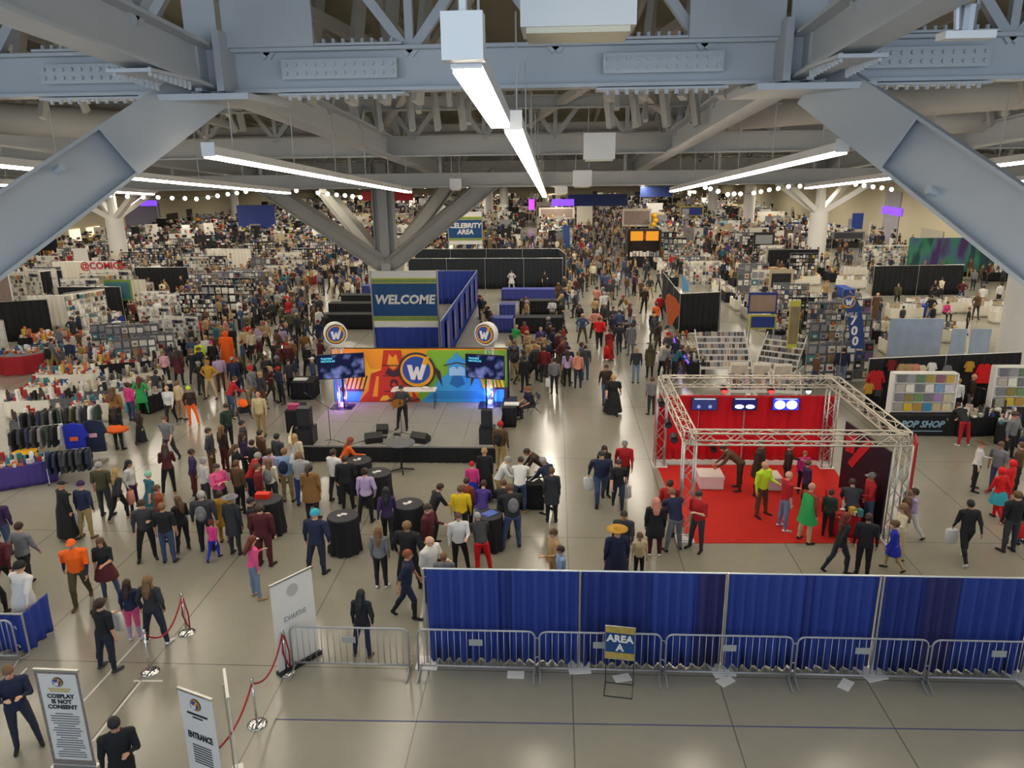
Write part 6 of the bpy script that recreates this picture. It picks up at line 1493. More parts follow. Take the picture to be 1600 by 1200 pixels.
board(120, 388, 135, 428, 445, M_white, 'narrow white upright panel left of the comics sign')
# clothes racks with hanging garments
def garment_mesh(seed, long=False):
    r = random.Random(seed); mb = MB(); h = .95 if long else .72
    out = [(-.08,0),(-.22,-.05),(-.34,-.42),(-.27,-.46),(-.2,-.2),(-.22,-h),(.22,-h),(.2,-.2),(.27,-.46),(.34,-.42),(.22,-.05),(.08,0),(0,-.05)]
    mb.prism([(x+r.uniform(-.01,.01), z) for x, z in out], Matrix.Identity(4), .09); o = mb.build('g', M_charcoal); me = o.data; bpy.data.objects.remove(o)
    return me
GAR = [garment_mesh(i, i % 2 == 1) for i in range(4)]
GC = ['black','charcoal','navy','dark grey','grey','dark green','black','light grey']
def clothes_rack(px, py, rz, lab, w=1.7, n=8, h=1.65, cols=None, long=False):
    b = P(px, py); t = thing('clothes_rack', lab, 'rack', b, rad(rz)); mb = MB(); mb.cyl((0,0,h), (w,0,h), .015, n=6); mb.build('rail', M_chrome, t)
    for x in (0, w): mb = MB(); mb.cyl((x,0,.05), (x,0,h), .016, n=6); mb.cyl((x,-.25,.03), (x,.25,.03), .016, n=6); mb.build('leg', M_chrome, t)
    R = Matrix.Rotation(rad(rz), 3, 'Z'); OCC.append((b.x+w/2*math.cos(rad(rz)), b.y+w/2*math.sin(rad(rz)), .9))
    for k in range(n):
        c = (cols or GC)[k % len(cols or GC)]; o = bpy.data.objects.new('hanging_garment', GAR[2*(k % 2)+(1 if long else 0)]); C.objects.link(o)
        o.location = b+R @ V((w*(k+.6)/(n+.2),0,h-.03)); o.rotation_euler = (0,0,rad(rz+78+7*(k % 3))); setslot(o, 0, cmat(c))
        tag(o, f'{c} garment hanging {ORD[k]} on the '+lab.replace('chrome clothes rack ', 'rack ').replace(', left of centre of the jackets', ''), 'clothing', 'garments on the '+lab.replace('chrome ', ''))
clothes_rack(24, 742, 24, 'chrome clothes rack nearest, left of centre of the jackets'); clothes_rack(78, 757, 22, 'chrome clothes rack with long dark coats in front', w=1.35, n=8, h=1.15, cols=['navy','navy','charcoal','dark grey','charcoal','dark grey','charcoal'])
clothes_rack(88, 704, 20, 'chrome clothes rack behind the blue jersey', n=8, cols=['dark grey','light grey','black','olive','grey','black','white','dark green']); clothes_rack(40, 712, 25, 'chrome clothes rack at the left with striped jackets', w=1.4, n=6)
for px, py, rz, c, l, w in ((126,722,12,'royal blue','large bright blue jersey displayed at the aisle side of the racks','orange'), (155,716,15,'navy','dark navy jersey with pink print displayed beside the blue one','pale pink')):
    b = P(px, py+6); t = thing('display_jersey', l, 'clothing', b, rad(rz)); mb = MB(); mb.prism([(x*1.5, 1.62+z*1.6) for x, z in [(-.08,0),(-.22,-.05),(-.3,-.3),(-.22,-.34),(-.22,-.74),(.22,-.74),(.22,-.34),(.3,-.3),(.22,-.05),(.08,0)]], Matrix.Identity(4), .12); mb.build('jersey', cmat(c), t)
    mb = MB(); mb.bb(-.14,.12,-.135,-.12,1.0,1.14); mb.build('print', cmat(w), t); mb = MB(); mb.cyl((0,.05,0), (0,.05,1.65), .02, n=6); mb.bb(-.25,.25,-.2,.3,0,.03); mb.build('stand', M_chrome, t)
# stroller
b = P(382, 652); t = thing('stroller', 'dark stroller with bright orange cover beside the red sweater', 'stroller', b, rad(30))
mb = MB(); mb.tube([(-.25,-.35,.12), (-.25,.1,.45), (-.22,.55,1.0), (.22,.55,1.0), (.25,.1,.45), (.25,-.35,.12)], .018, 6); mb.build('frame', M_charcoal, t)
mb = MB(); mb.sphere((0,.02,.62), (.2,.4,.17), 12, 8); mb.build('cover', cmat('bright orange'), t, smooth=True); mb = MB(); mb.box((0,-.05,.35), (.42,.5,.16)); mb.build('basket', M_blackcloth, t)
for x in (-.27, .27):
    for y in (-.33, .28): mb = MB(); mb.cyl((x-.02,y,.11), (x+.02,y,.11), .11, n=14); mb.build('wheel', M_black, t)
OCC.append((b.x, b.y, .6))

# ---------------------------------------------------------------- red truss booth
X0, X1, Y0, Y1 = P(1072,850).x, P(1395,850).x, P(1230,850).y+.2, P(1160,728).y
TZ = PY(1230, 684, Y0).z
M_redcarpet = mat('red_carpet', 'c01c10', .9, noise=.12, nscale=3)
ca = [P(1079,849), P(1376,849), P(1300,727), P(1026,727)]
mb = MB(); vs = [(p.x, p.y, 0.0) for p in ca]+[(p.x, p.y, .012) for p in ca]; mb.add(vs, ((3,2,1,0),(4,5,6,7),(0,1,5,4),(1,2,6,5),(2,3,7,6),(3,0,4,7))); tag(mb.build('carpet', M_redcarpet), 'bright red carpet under the truss framed booth', 'carpet')
t = thing('truss_frame', 'silver box truss frame standing over the red carpet', 'truss', (X0, Y0, 0)); W2, D2 = X1-X0, Y1-Y0
for i, (x, y) in enumerate(((0,0),(W2,0),(0,D2),(W2,D2))): mb = MB(); truss_seg(mb, (x,y,.03), (x,y,TZ-.15), .32, .026); mb.build('post', M_alu, t, smooth=True); mb = MB(); mb.box((x,y,.015), (.5,.5,.03)); mb.build('base_plate', M_white, t)
for a, b in (((0,0),(W2,0)), ((0,D2),(W2,D2)), ((0,0),(0,D2)), ((W2,0),(W2,D2))): mb = MB(); truss_seg(mb, (*a, TZ), (*b, TZ), .32, .026); mb.build('beam', mat('truss_silver', 'cfc8b8', .4, metal=.5), t, smooth=True)
WYr = Y1+.25
wl, wr = P(1020,722).x, P(1291,722).x; wz = PY(1180, 618, WYr).z; M_redwall = mat('red_drape', 'd8081c', .65, noise=.22, nscale=1.6)
t = thing('red_wall', 'bright red fabric back wall of the truss booth', 'wall panel', (wl, WYr, 0))
for i in range(4): mb = MB(); mb.drape((( wr-wl)*i/4,0), ((wr-wl)*(i+1)/4-.02,0), .1, wz, amp=.03, pitch=.35, seed=i+50); mb.build('curtain', M_redwall, t, smooth=True)
mb = MB(); mb.bb(0, wr-wl, -.12, .06, 0, .13); mb.build('base_strip', M_white, t)
for x in (0, (wr-wl)/2, wr-wl): mb = MB(); mb.cyl((x,-.1,0), (x,-.1,wz), .025, n=6); mb.build('post', mat('pink_pole', 'd08080', .5), t)
M_scr2 = [mat('screen_a', '000', .2, emit='20264e', es=1.2) if False else mat('screen_a', '101020', .2, emit='252c58', es=1.2), mat('screen_b', '101020', .2, emit='141a4a', es=1.3), mat('screen_c', '101020', .2, emit='2a38d8', es=1.6)]
for i, (x0, x1) in enumerate(((1080,1122),(1144,1184),(1206,1250))):
    a, b = PY(x0, 641, WYr-.25), PY(x1, 622, WYr-.25); t = thing('television', ('left','middle','right')[i]+' wall screen on the red booth wall'+(' showing two dim rings',' showing a pair of goggles lenses',' glowing bright blue with two white discs')[i], 'screen', ((a.x+b.x)/2, WYr-.25, a.z)); w, h = b.x-a.x, b.z-a.z
    mb = MB(); mb.bb(-w/2, w/2, 0, .06, 0, h); mb.build('bezel', M_black, t); mb = MB(); mb.bb(-w/2+.02, w/2-.02, -.006, 0, .02, h-.02); mb.build('picture', M_scr2[i], t)
    m = mat('screen_white', 'ffffff', .5, emit='e8ecff', es=1.6) if i else mat('screen_ring', '8080b0', .5, emit='8088b8', es=.8)
    for s in (-1, 1):
        mb = MB(); cx = s*w*.22; r = h*(.36,.3,.36)[i] if i else h*.14; out = [(cx+r*(1.15 if i else 1)*math.cos(2*PI*k/20), h*(.45 if i == 2 else .3)+r*(1 if i != 1 else .55)*math.sin(2*PI*k/20)) for k in range(20)]; mb.prism(out, Matrix.Translation((0,-.008,0)), .003); mb.build('picture_detail', m, t)
    mb = MB(); mb.bb(-w*.4, w*.4, -.01, -.006, h*.9, h*.94); mb.build('picture_bar', mat('screen_white', 'ffffff', .5, emit='e8ecff', es=1.6), t); mb = MB(); mb.bb(-.05, .05, .06, .2, 0, h*.7); mb.build('bracket', M_black, t)
for i, (x, y, Yl, c) in enumerate(((1033,626,Y1-1.5,None),(1044,660,Y0+2.2,None),(1053,683,Y0+.8,None),(1131,606,Y1,'ff2020'),(1204,606,Y1,'ff2020'),(1262,605,Y1,'c8dcff'),(1115,700,Y1,None),(1190,701,Y1,None))):
    q = PY(x, y, Yl); q.z = min(q.z, TZ-.25) if i != 6 and i != 7 else q.z; t = thing('spotlight', ('dark spotlight hanging from the left truss beam, rear one','dark spotlight hanging from the left truss beam, middle one','dark spotlight hanging from the left truss beam, front one','red glowing spotlight on the rear beam, left','red glowing spotlight on the rear beam, middle','white glowing spotlight on the rear beam, right','round dark loudspeaker on the red wall, left','round dark loudspeaker on the red wall, right')[i], 'spotlight', q)
    mb = MB(); mb.cyl((0,-.12,-.05), (0,.12,.0), .11, n=14); mb.build('can', M_black, t); mb = MB(); mb.cyl((0,-.125,-.05), (0,-.12,-.05), .09, n=14); mb.build('lens', mat('lens_%s' % c, '222222', emit=c, es=5) if c else M_charcoal, t); mb = MB(); mb.cyl((0,0,0), (0,0,max(.1, TZ-.16-q.z) if i < 6 else .1), .012, n=5); mb.build('clamp', M_black, t)
def ottoman(px0, px1, py, h, dep, lab):
    a, b = P(px0, py), P(px1, py); w = b.x-a.x; t = thing('bench', lab, 'bench', a); M_vin = mat('white_vinyl', 'e6dad2', .4)
    mb = MB(); mb.bb(.02, w-.02, .02, dep, .03, h-.1); mb.build('base', M_vin, t); mb = MB(); mb.bb(0, w, 0, dep+.02, h-.1, h); o = mb.build('lid', M_vin, t)
    for x in (.06, w-.06):
        for y in (.06, dep-.06): mb = MB(); mb.cyl((x,y,0), (x,y,.04), .025, n=8); mb.build('foot', M_black, t)
ottoman(1092, 1131, 766, .46, .75, 'white padded storage bench on the red carpet at left'); ottoman(1197, 1222, 768, .44, .7, 'white padded bench behind the neon jacket on the carpet')
cloth_table(1296, 838, 1342, 843, 1.7, .78, 'long red draped demonstration table on the carpet', mat('red_table', 'b80c18', .75), mat('red_table', 'b80c18'))
cc_ = P(1312, 800, .8); stuff(heap_mesh(5, 1.0, 1.2, 22, .12, True), 'merchandise', 'pins and cards spread on the red demonstration table', V((cc_.x-.35, cc_.y-.6, .8)))
a = P(1392, 838); t = thing('banner_wall', 'tall black and red display wall along the right side of the truss booth', 'wall panel', (a.x-.25, a.y+.1, 0), rad(96))
mb = MB(); mb.bb(0, 2.6, -.03, .03, .02, 2.5); mb.build('panel', mat('dark_plum', '1c1020', .5), t)
mb = MB(); mb.prism([(.9,2.4),(1.3,2.4),(2.2,1.3),(1.9,1.25)], Matrix.Translation((0,.04,0)), .006); mb.prism([(1.8,2.3),(2.5,2.1),(2.4,1.6),(1.9,1.7)], Matrix.Translation((0,.045,0)), .006); mb.build('print', mat('print_red', 'c02028', .5), t)
t = thing('banner_stand', 'narrow red banner standing outside the right truss post', 'banner', P(1420, 788), rad(70)); mb = MB(); mb.bb(0,.9,-.02,.02,.05,2.0); mb.build('panel', CLC['red'] if False else mat('banner_red', 'c0101c', .6), t); mb = MB(); mb.bb(-.02,.92,-.12,.12,0,.06); mb.build('base', M_black, t)

# ---------------------------------------------------------------- comic racks behind the red booth, right aisle booths
def tiered(p0, p1, lab, tiers=6, seed=0, hgt=1.9, dep=1.5):
    a, b = P(*p0), P(*p1); d = b-a; w = d.length; rz = math.atan2(d.y, d.x); t = thing('tiered_comic_rack', lab, 'rack', a, rz); r = random.Random(seed)
    mb = MB(); gm = MB()
    for k in range(tiers):
        y = dep*k/tiers; z = .55+(hgt-.55)*k/tiers; mb.bb(0, w, y, y+dep/tiers, z-.03, z); mb.bb(0, w, y-.015, y+.01, z-.07, z+.06)
        x = .02
        while x < w-.1:
            g = r.uniform(.12,.2); mi = r.choice([7,6,7,2,14,4,6,5,6,3]); gm.box((x+g/2, y+dep/tiers*.5, z+.12), (g*.86, .02, .24), mi=mi, M=Matrix.Rotation(rad(-20), 3, 'X')); x += g
    for x in (0, w): mb.bb(x-.02, x+.02, 0, dep, 0, .55); mb.bar((x,0,.5), (x,dep,hgt+.1), .04, .1)
    mb.build('shelves', M_white, t); R = Matrix.Rotation(rz, 3, 'Z')
    g = gm.build('merchandise', PM, None, loc=a, rz=rz); tag(g, 'rows of comics on the '+lab, 'comics', None, 'stuff'); [OCC.append((*(a+R @ V((w*u_, dep/2, 0)))[:2], dep*.55)) for u_ in (.15, .5, .85)]
tiered((1094,592), (1174,592), 'white tiered comic rack behind the red booth, left part', 6, 1, 1.9, 2.0); tiered((1178,592), (1240,601), 'white tiered comic rack behind the red booth, right part', 6, 2, 1.9, 1.7)
tiered((1140,630), (1205,630), 'low comic rack just behind the red wall', 3, 4, 1.1, .8); tiered((1208,630), (1250,632), 'low comic rack just behind the red wall, right piece', 3, 5, 1.1, .8)
for i, (x, y, l) in enumerate(((1140,606,'left'),(1175,606,'middle'),(1208,608,'right'))):
    board(x, 567+i, x+30, 596, y+8, mat('board_pale', 'e9e3d0'), l+' white picture board standing in the comic booth', inner=mat('collage_pale', 'c4b6a6', .6, noise=.4, nscale=6))
a, b = P(1052, 548), P(1086, 606); d = b-a; L = d.length; rz = math.atan2(d.y, d.x)
for k in range(int(L//1.9)):
    q = a+d*(k+.02)*1.86/L; vtable(q, rz, 'black', f'black draped comic table along the aisle, {ORD[k]} from the orange flag', HEAPS[7+(k % 3)] if k % 2 else HEAPS[0], f'goods on the {ORD[k]} aisle table from the orange flag')
t = thing('light_strip', 'violet glowing light strip along the front of the aisle tables', 'light strip', (a.x, a.y, 0), rz); mb = MB(); mb.bar((0,-.06,.72), (L*.75,-.06,.72), .04, .1); mb.build('tube', mat('violet_strip', '4a30ff', .5, emit='5a38ff', es=2.5), t)
mb = MB(); mb.bar((0,-.03,.76), (L*.75,-.03,.76), .03, .02); mb.build('clip_rail', M_alu, t)
drape_run('black corner booth drape wall right of the orange flag', [P(1034,478), P(1034+26,522), P(1122,518), P(1122,486)], PY(1090,458,P(1090,520).y).z, M_blackcloth)
# orange teardrop flag
def flag(base, pts, m, lab, Y, pole=True):
    b = P(*base); t = thing('feather_flag', lab, 'flag', b); mb = MB(); out = []
    for x, y in pts: q = PY(x, y, b.y); out.append((q.x-b.x, q.z))
    mb.prism(out, Matrix.Identity(4), .03); mb.build('cloth', m, t); mb = MB(); i = min(range(len(out)), key=lambda k: -out[k][1]); mb.tube([(out[-1][0],.03,0), (out[-1][0],.03,out[-1][1]), (out[0][0],.03,out[0][1]), (out[i][0],.03,out[i][1])], .02, 6); mb.lathe(((.2,0),(.2,.03),(.03,.06)), (out[-1][0],.03,0), 12); mb.build('pole', M_alu, t); return t, b, out
flag((1050,524), [(1040,470),(1041,461),(1046,459),(1056,466),(1062,478),(1062,490),(1055,498),(1050,508),(1044,508),(1042,490)], mat('flag_orange', 'b8552a', .7, noise=.15, nscale=3), 'big orange teardrop flag beside the black corner booth', 0)
flag((1070,520), [(1066,430),(1070,432),(1076,444),(1076,456),(1067,455)], mat('flag_sky', '5fa0c4', .6), 'small sky blue flag above the black corner booth', 0)
t, b, out = flag((1345,606), [(1317,457),(1320,452),(1329,458),(1338,466),(1345,482),(1349,505),(1349,545),(1329,544),(1327,520),(1322,485)], mat('flag_blue', '24407c', .6), 'tall blue aisle flag numbered seven hundred in front of the right racks', 0)
emb = [(v[0], v[1]) for v in out]; zt = max(z for _, z in emb); zb_ = min(z for _, z in emb); xc = sum(x for x, _ in emb)/len(emb)
emblem(t, (xc-.25, -.04, zt-.65*(zt-zb_)/3.2), .28, ring=False); text('aisle_word', 'AISLE', .27, upright((xc-.1,-.05,zt-.42*(zt-zb_))), M_white, t, sx=.9)
for k, ch in enumerate('700'): text('digit', ch, .56, upright((xc+.04+.09*k,-.05,zt-(.52+.175*k)*(zt-zb_))), M_white, t, bold=.02)
t, b, out = flag((885,402), [(879,352),(884,350),(890,356),(891,398),(880,398)], mat('flag_blue', '24407c'), 'narrow blue aisle flag at the far end of the black drapes', 0); 
# picture screens and slanted poster beyond the comic racks
board(1168, 457, 1216, 490, 540, mat('far_blue2', '2c3f8c'), 'framed picture sign with yellow edges above the comic racks', inner=mat('picture_sand', 'a58a78', .5, noise=.3, nscale=1)); board(1170, 492, 1214, 514, 541, mat('sign_lime', 'c9c44a'), 'lower yellow edged notice board above the comic racks', inner=mat('far_blue2', '2c3f8c'))
board(1229, 470, 1252, 545, 590, mat('sign_lime', 'c9c44a'), 'tall tan poster with yellow bars between the comic racks and flag', inner=mat('poster_tan', '8c7a58', .6, noise=.4, nscale=3))
for i, (x, y) in enumerate(((1256,600),(1284,596),(1262,560),(1292,556),(1270,520),(1298,516))):
    vrack(P(x, y), rad((6,4,5,6,4,3)[i]), ('front left','front right','middle left','middle right','rear left','rear right')[i]+' rack of grey shirts left of the blue number flag', GRIDS[4+(i % 2)], 'grey printed shirts on the '+('front left','front right','middle left','middle right','rear left','rear right')[i]+' rack by the number flag', back=CLC['grey'], sz=.92)
M_silver = mat('silver_sheet', 'b4c4d8', .35, metal=.3, noise=.25, nscale=2)
for a_, l in (((1384,498,1476,566,597), 'larger silvery blue backdrop sheet seen from behind'), ((1482,514,1512,562,595), 'narrow silvery blue backdrop sheet'), ((1512,514,1550,562,595), 'grey silvery backdrop sheet at right')): board(*a_, M_silver, l, name='backdrop_sheet')
drape_run('black drape back wall of the record and shirt booth', [P(1348,646), P(1582,634)], PY(1450,556,P(1450,640).y).z, M_blackcloth)
q0 = P(1348,646); q1 = P(1582,634)
for i, (x, y, c) in enumerate(((1369,588,'red'),(1393,572,'dark red'),(1409,578,'tan'),(1420,578,'tan'),(1430,578,'salmon'),(1440,580,'cream'),(1456,576,'white'),(1480,580,'grey'),(1515,574,'mustard'),(1538,578,'bright red'),(1358,608,'mustard'),(1372,612,'dark grey'))):
    big = c in ('bright red','red'); Yb = q0.y+(q1.y-q0.y)*((x-1348)/234)-.16; s = 1.15 if big else .62
    o = bpy.data.objects.new('hanging_shirt', GAR[0]); C.objects.link(o); p = PY(x, y-10, Yb); o.location = p; o.scale = (s, 1, s); setslot(o, 0, cmat(c)); tag(o, f'{c} shirt hung {ORD[i]} on the black wall of the record booth', 'shirt', 'shirts on the record booth wall')
def record_rack(px0, px1, py, lab, w_cells, grp):
    a, b = P(px0, py), P(px1, py); w = b.x-a.x; t = thing('record_table', f'black table carrying {lab}', 'table', a)
    mb = MB(); mb.drape((0,0), (w,0), .02, .8, amp=.01, pitch=.4); mb.bb(.0, w, .02, .9, .0, .79); mb.build('tablecloth', M_blackcloth, t); mb = MB(); mb.bb(0, w, 0, .9, .79, .81); mb.build('tabletop', M_blackcloth, t)
    r_ = thing('record_display', lab, 'display', (a.x, a.y+.35, .81)); mb = MB(); nz = 4; cs = w/(w_cells+.5); H_ = cs*4.3
    mb.bb(0, w, .06, .3, 0, H_); mb.bb(-.02, w+.02, -.04, .32, H_, H_+.04); mb.bb(-.04, 0, -.04, .32, 0, H_); mb.bb(w, w+.04, -.04, .32, 0, H_); mb.build('case', M_white, r_)
    for j in range(nz): mb = MB(); mb.bb(0, w, -.04, .06, .08+j*cs*1.05-.02, .08+j*cs*1.05); mb.build('shelf', M_white, r_)
    base = None; rr = random.Random(px0)
    cl = ['6a6a70','8c8c90','5f7a5a','9a8a3a','8a5a6a','c0a04a','b0aaa0','e0dccc','707078','d8d4cc','7aa0c0','c8c8d0','7a7a80','8a7a40','6a8a5a','75707c','a080b0','c0b89a','9a9a8c','d0b030','b08a3a','3a88b0','c8b890','d8cfa8']
    for j in range(nz):
        for i in range(w_cells):
            m = mat('sleeve_'+cl[(j*6+i) % 24], cl[((3-j)*6+i) % 24], .4, noise=.45, nscale=9)
            if base is None: mb = MB(); mb.box((0,0,cs*.42), (cs*.84,.012,cs*.84), M=Matrix.Rotation(rad(-6), 3, 'X')); o = mb.build('record_sleeve', m); base = o
            else: o = base.copy(); C.objects.link(o)
            setslot(o, 0, m); o.location = (a.x+cs*.25+cs*(i+.5), a.y+.35-.02, .81+.09+j*cs*1.05); tag(o, f'square record sleeve, row {("one","two","three","four")[j]} from the bottom, {ORD[i]} from left, {grp}', 'record', 'record sleeves in the '+grp)
    [OCC.append((a.x+k_, a.y+.4, .5)) for k_ in (.4, 1.2, 2.0)]; return t, w
t, w = record_rack(1392, 1489, 681, 'white record display over the lettered black table', 6, 'left record display')
text('lettering', 'POP SHOP', .36, upright((w*.46, -.04, .48)), mat('lettering_blue', '8fb4cc', .5), t, ext=.004, bold=.012, sx=.95, shear=.3); mb = MB(); mb.bb(w*.1, w*.8, -.045, -.03, .2, .23); mb.build('caption', mat('lettering_blue', '8fb4cc'), t)
record_rack(1550, 1650, 672, 'white record display cut off at the right edge', 6, 'right record display')
tb(1497, 684, 8, 'black', 'black draped table curving right of the record stand', 3, 'shirts on the table right of the record stand'); tb(1590, 700, 60, 'black', 'black draped table at the right edge crowd', 3, 'goods on the right edge table')
drape_run('black drape booth wall below the aurora mural', [P(1361,463), P(1500,461)], PY(1430,415,P(1430,462).y).z, M_blackcloth)
for i, (x, y, c, g, l) in enumerate(((1310,452,'white',7,'white table with a blue skirt side left of the black booth'),(1316,436,'white',9,'white table behind the first one left of the black booth'),(1335,468,'blue',None,'empty blue table beside the black booth'),(1390,500,'white',8,'white table with long boxes right of the flag'),(1420,492,'white',7,'white table in the pale booth right of the flag'),(1450,496,'blue',None,'blue table end beneath the pink top'),(1480,490,'white',8,'white table before the pink top'),(1520,496,'white',7,'white table near the right column'),(1552,506,'white',9,'white table touching the right column side'),(1400,540,'white',8,'tan and white table above the silver sheets'),(1430,532,'white',2,'white angled table above the silver sheets'),(1215,452,'white',2,'white table with brown cartons, right rear'),(1240,446,'white',2,'white table with brown cartons beside the first'),(1500,432,'black',3,'black table before the aurora mural'),(1540,440,'black',0,'black table by the right end of the aurora mural'))):
    tb(x, y, (0,0,90,4,2,60,0,2,0,0,-25,0,0,0,4)[i], c, l, g, 'wares on the '+l[:70], 1.2)
for i, (x, y, s) in enumerate(((1222,432,.9),(1238,436,.7),(1248,431,.8),(1228,424,.7),(1244,423,.6))):
    q = P(x, 448, .76); mb = MB(); mb.box((0,0,s*.3), (s,s*.7,s*.6), rz=.2*i); zz = .76+(.55 if i > 2 else 0); tag(mb.build('carton', M_card, None, loc=(q.x, P(x,452).y+.4, zz)), f'brown cardboard carton, {ORD[i]} of the pile in the right rear', 'carton', 'cartons in the right rear')
for i, (x, y) in enumerate(((1346,418),(1376,418))):
    vrack(P(x, y), 0, ('left','right')[i]+' white boxed collectibles rack above the black booth', GRIDS[6], 'white boxes on the '+('left','right')[i]+' rack above the black booth', back=M_whitecloth, sx=1.5, sz=1.0)
# simple people extras at the white tables
person('person in bright pink top sitting behind the white tables at the right', P(1475,500), h=1.6, pose='sit', fem=True, head=10, top='hot pink', legs='black', group=None)
person('person in white shirt at the far right white table by the column', P(1558,480), h=1.7, head=200, top='white', legs='charcoal'); person('second person in white shirt left of the one by the column', P(1532,484), h=1.65, head=150, top='white', legs='tan')
# ---------------------------------------------------------------- more individuals in the mid crowds, then the uncountable far crowd
TOPS = ['black']*6+['charcoal']*4+['dark grey']*4+['navy']*3+['grey','grey','light grey','denim','white','cream','maroon','maroon','dark red','brown','dark brown','dark brown','tan','beige','olive','dark purple','teal','pale pink','lavender','camel','dark green','red','salmon','khaki','silver']
LEGS = ['black','black','dark denim','denim','charcoal','dark grey','khaki','brown','pale denim','olive']
def inpoly(x, y, pl):
    c = False; j = len(pl)-1
    for i in range(len(pl)):
        if (pl[i][1] > y) != (pl[j][1] > y) and x < (pl[j][0]-pl[i][0])*(y-pl[i][1])/(pl[j][1]-pl[i][1])+pl[i][0]: c = not c
        j = i
    return c
def farfree(x, y): return not any(x0-.6 < x < x1+.6 and y0 < y < y1+1 and (((x-x0) % a_) < a_-.9 or ((x-x0) % a_) > a_-.3) for x0, x1, y0, y1, a_ in FARM)
def free(p, d=.62): return all((p.x-a)**2+(p.y-b)**2 > d*d for a, b in PEOPLE_XY) and all((p.x-a)**2+(p.y-b)**2 > (r+.25)**2 for a, b, r in OCC)
ZONES = [([(280,530),(430,522),(515,530),(500,600),(455,640),(330,650),(300,600)], 46, 'in the left crowd beyond the stage'),
 ([(430,430),(505,400),(590,400),(580,480),(505,478),(450,480)], 8, 'in the aisle behind the left crowd'),
 ([(880,445),(1010,440),(1030,500),(1010,545),(905,550),(870,480)], 32, 'in the packed main aisle'),
 ([(795,540),(880,545),(915,585),(905,612),(800,600)], 20, 'queueing right of the stage'),
 ([(745,500),(775,478),(782,530),(760,545)], 5, 'beside the blue autograph booth'),
 ([(812,500),(878,498),(878,512),(812,514)], 4, 'among the black autograph tables'),
 ([(1018,530),(1045,535),(1075,598),(1040,600)], 8, 'at the aisle comic tables'),
 ([(1050,400),(1160,400),(1170,460),(1120,470),(1060,440)], 8, 'behind the black corner booth')]
RR = random.Random(42); made = 0
PN = [('stand',0),('stand2',5),('pocket',0),('walk',0),('walk2',0),('phone',0),('cross',0),('hips',0),('hold',0),('phone2',0)]
seen = set()
for poly, n, where in ZONES:
    xs = [p[0] for p in poly]; ys = [p[1] for p in poly]; k = tries = 0
    while k < n and tries < 4000:
        tries += 1; x, y = RR.uniform(min(xs), max(xs)), RR.uniform(min(ys), max(ys))
        if not inpoly(x, y, poly): continue
        p = P(x, y)
        if not free(p): continue
        fem = RR.random() < .5; top, lg = RR.choice(TOPS), RR.choice(LEGS); hc_ = RR.choice(['dark brown','dark brown','black','brown','light brown','blonde','auburn','grey hair']); st = RR.choice(['long','long','pony','bun','short']) if fem else RR.choice(['short','short','short','cap','beanie'])
        hd = 'long ' if st == 'long' else ''; hn = f'{hd}{hc_} hair' if hc_ != 'grey hair' else 'grey hair'
        if st in ('cap','beanie'): cc2 = RR.choice(['black','grey','red','navy']); hn = f'{cc2} {st}'; hh = (st, cc2)
        else: hh = (st, hc_)
        lab = f'person with {hn}, {top} top and {lg} trousers {where}'
        if lab in seen or len(lab.split()) > 16: continue
        seen.add(lab); person(lab, p, h=RR.uniform(1.55,1.72) if fem else RR.uniform(1.66,1.86), pose=RR.choice(PN)[0], fem=fem, head=RR.uniform(0,360), hair=hh, top=top, sleeve='bare' if RR.random() < .2 else None, legs=lg, skin=RR.choice((0,0,1,1,2,3,4)), wide=RR.uniform(.98,1.18)); k += 1; made += 1
# merged low-detail crowd
cols = ['black','charcoal','navy','grey','white','maroon','denim','tan','red','brown','olive','purple','teal','camel','light grey','dark grey','cream','khaki']
CM = [SKIN[0], SKIN[1]] + [cmat(c) for c in cols] + [hmat('dark brown'), hmat('light brown'), hmat('black')]
TW = [9,7,4,5,4,2,3,3,1,4,3,.5,.6,2,3,5,3,2]
lows = []
for ps, fm in (('stand',False),('stand2',True),('walk',False),('phone',True),('hips',False),('walk2',True)):
    pr = proto(ps, fm, False, True); me = pr['me']; vs = np.empty(len(me.vertices)*3, np.float32); me.vertices.foreach_get('co', vs); vs = vs.reshape(-1,3)
    fs = [tuple(p.vertices) for p in me.polygons]; ms = [p.material_index for p in me.polygons]
    hm = MB(); c = pr['hc']; hm.sphere(c+V((0,.016,.03)), (.088,.105,.105), 8, 6); keep = [f for f in hm.f if not (sum(hm.v[i][1] for i in f)/len(f) < c.y-.03 and sum(hm.v[i][2] for i in f)/len(f) < c.z+.04) and sum(hm.v[i][2] for i in f)/len(f) > c.z-.05]
    lows.append((vs, fs, ms, np.array([tuple(v) for v in hm.v], np.float32), keep))
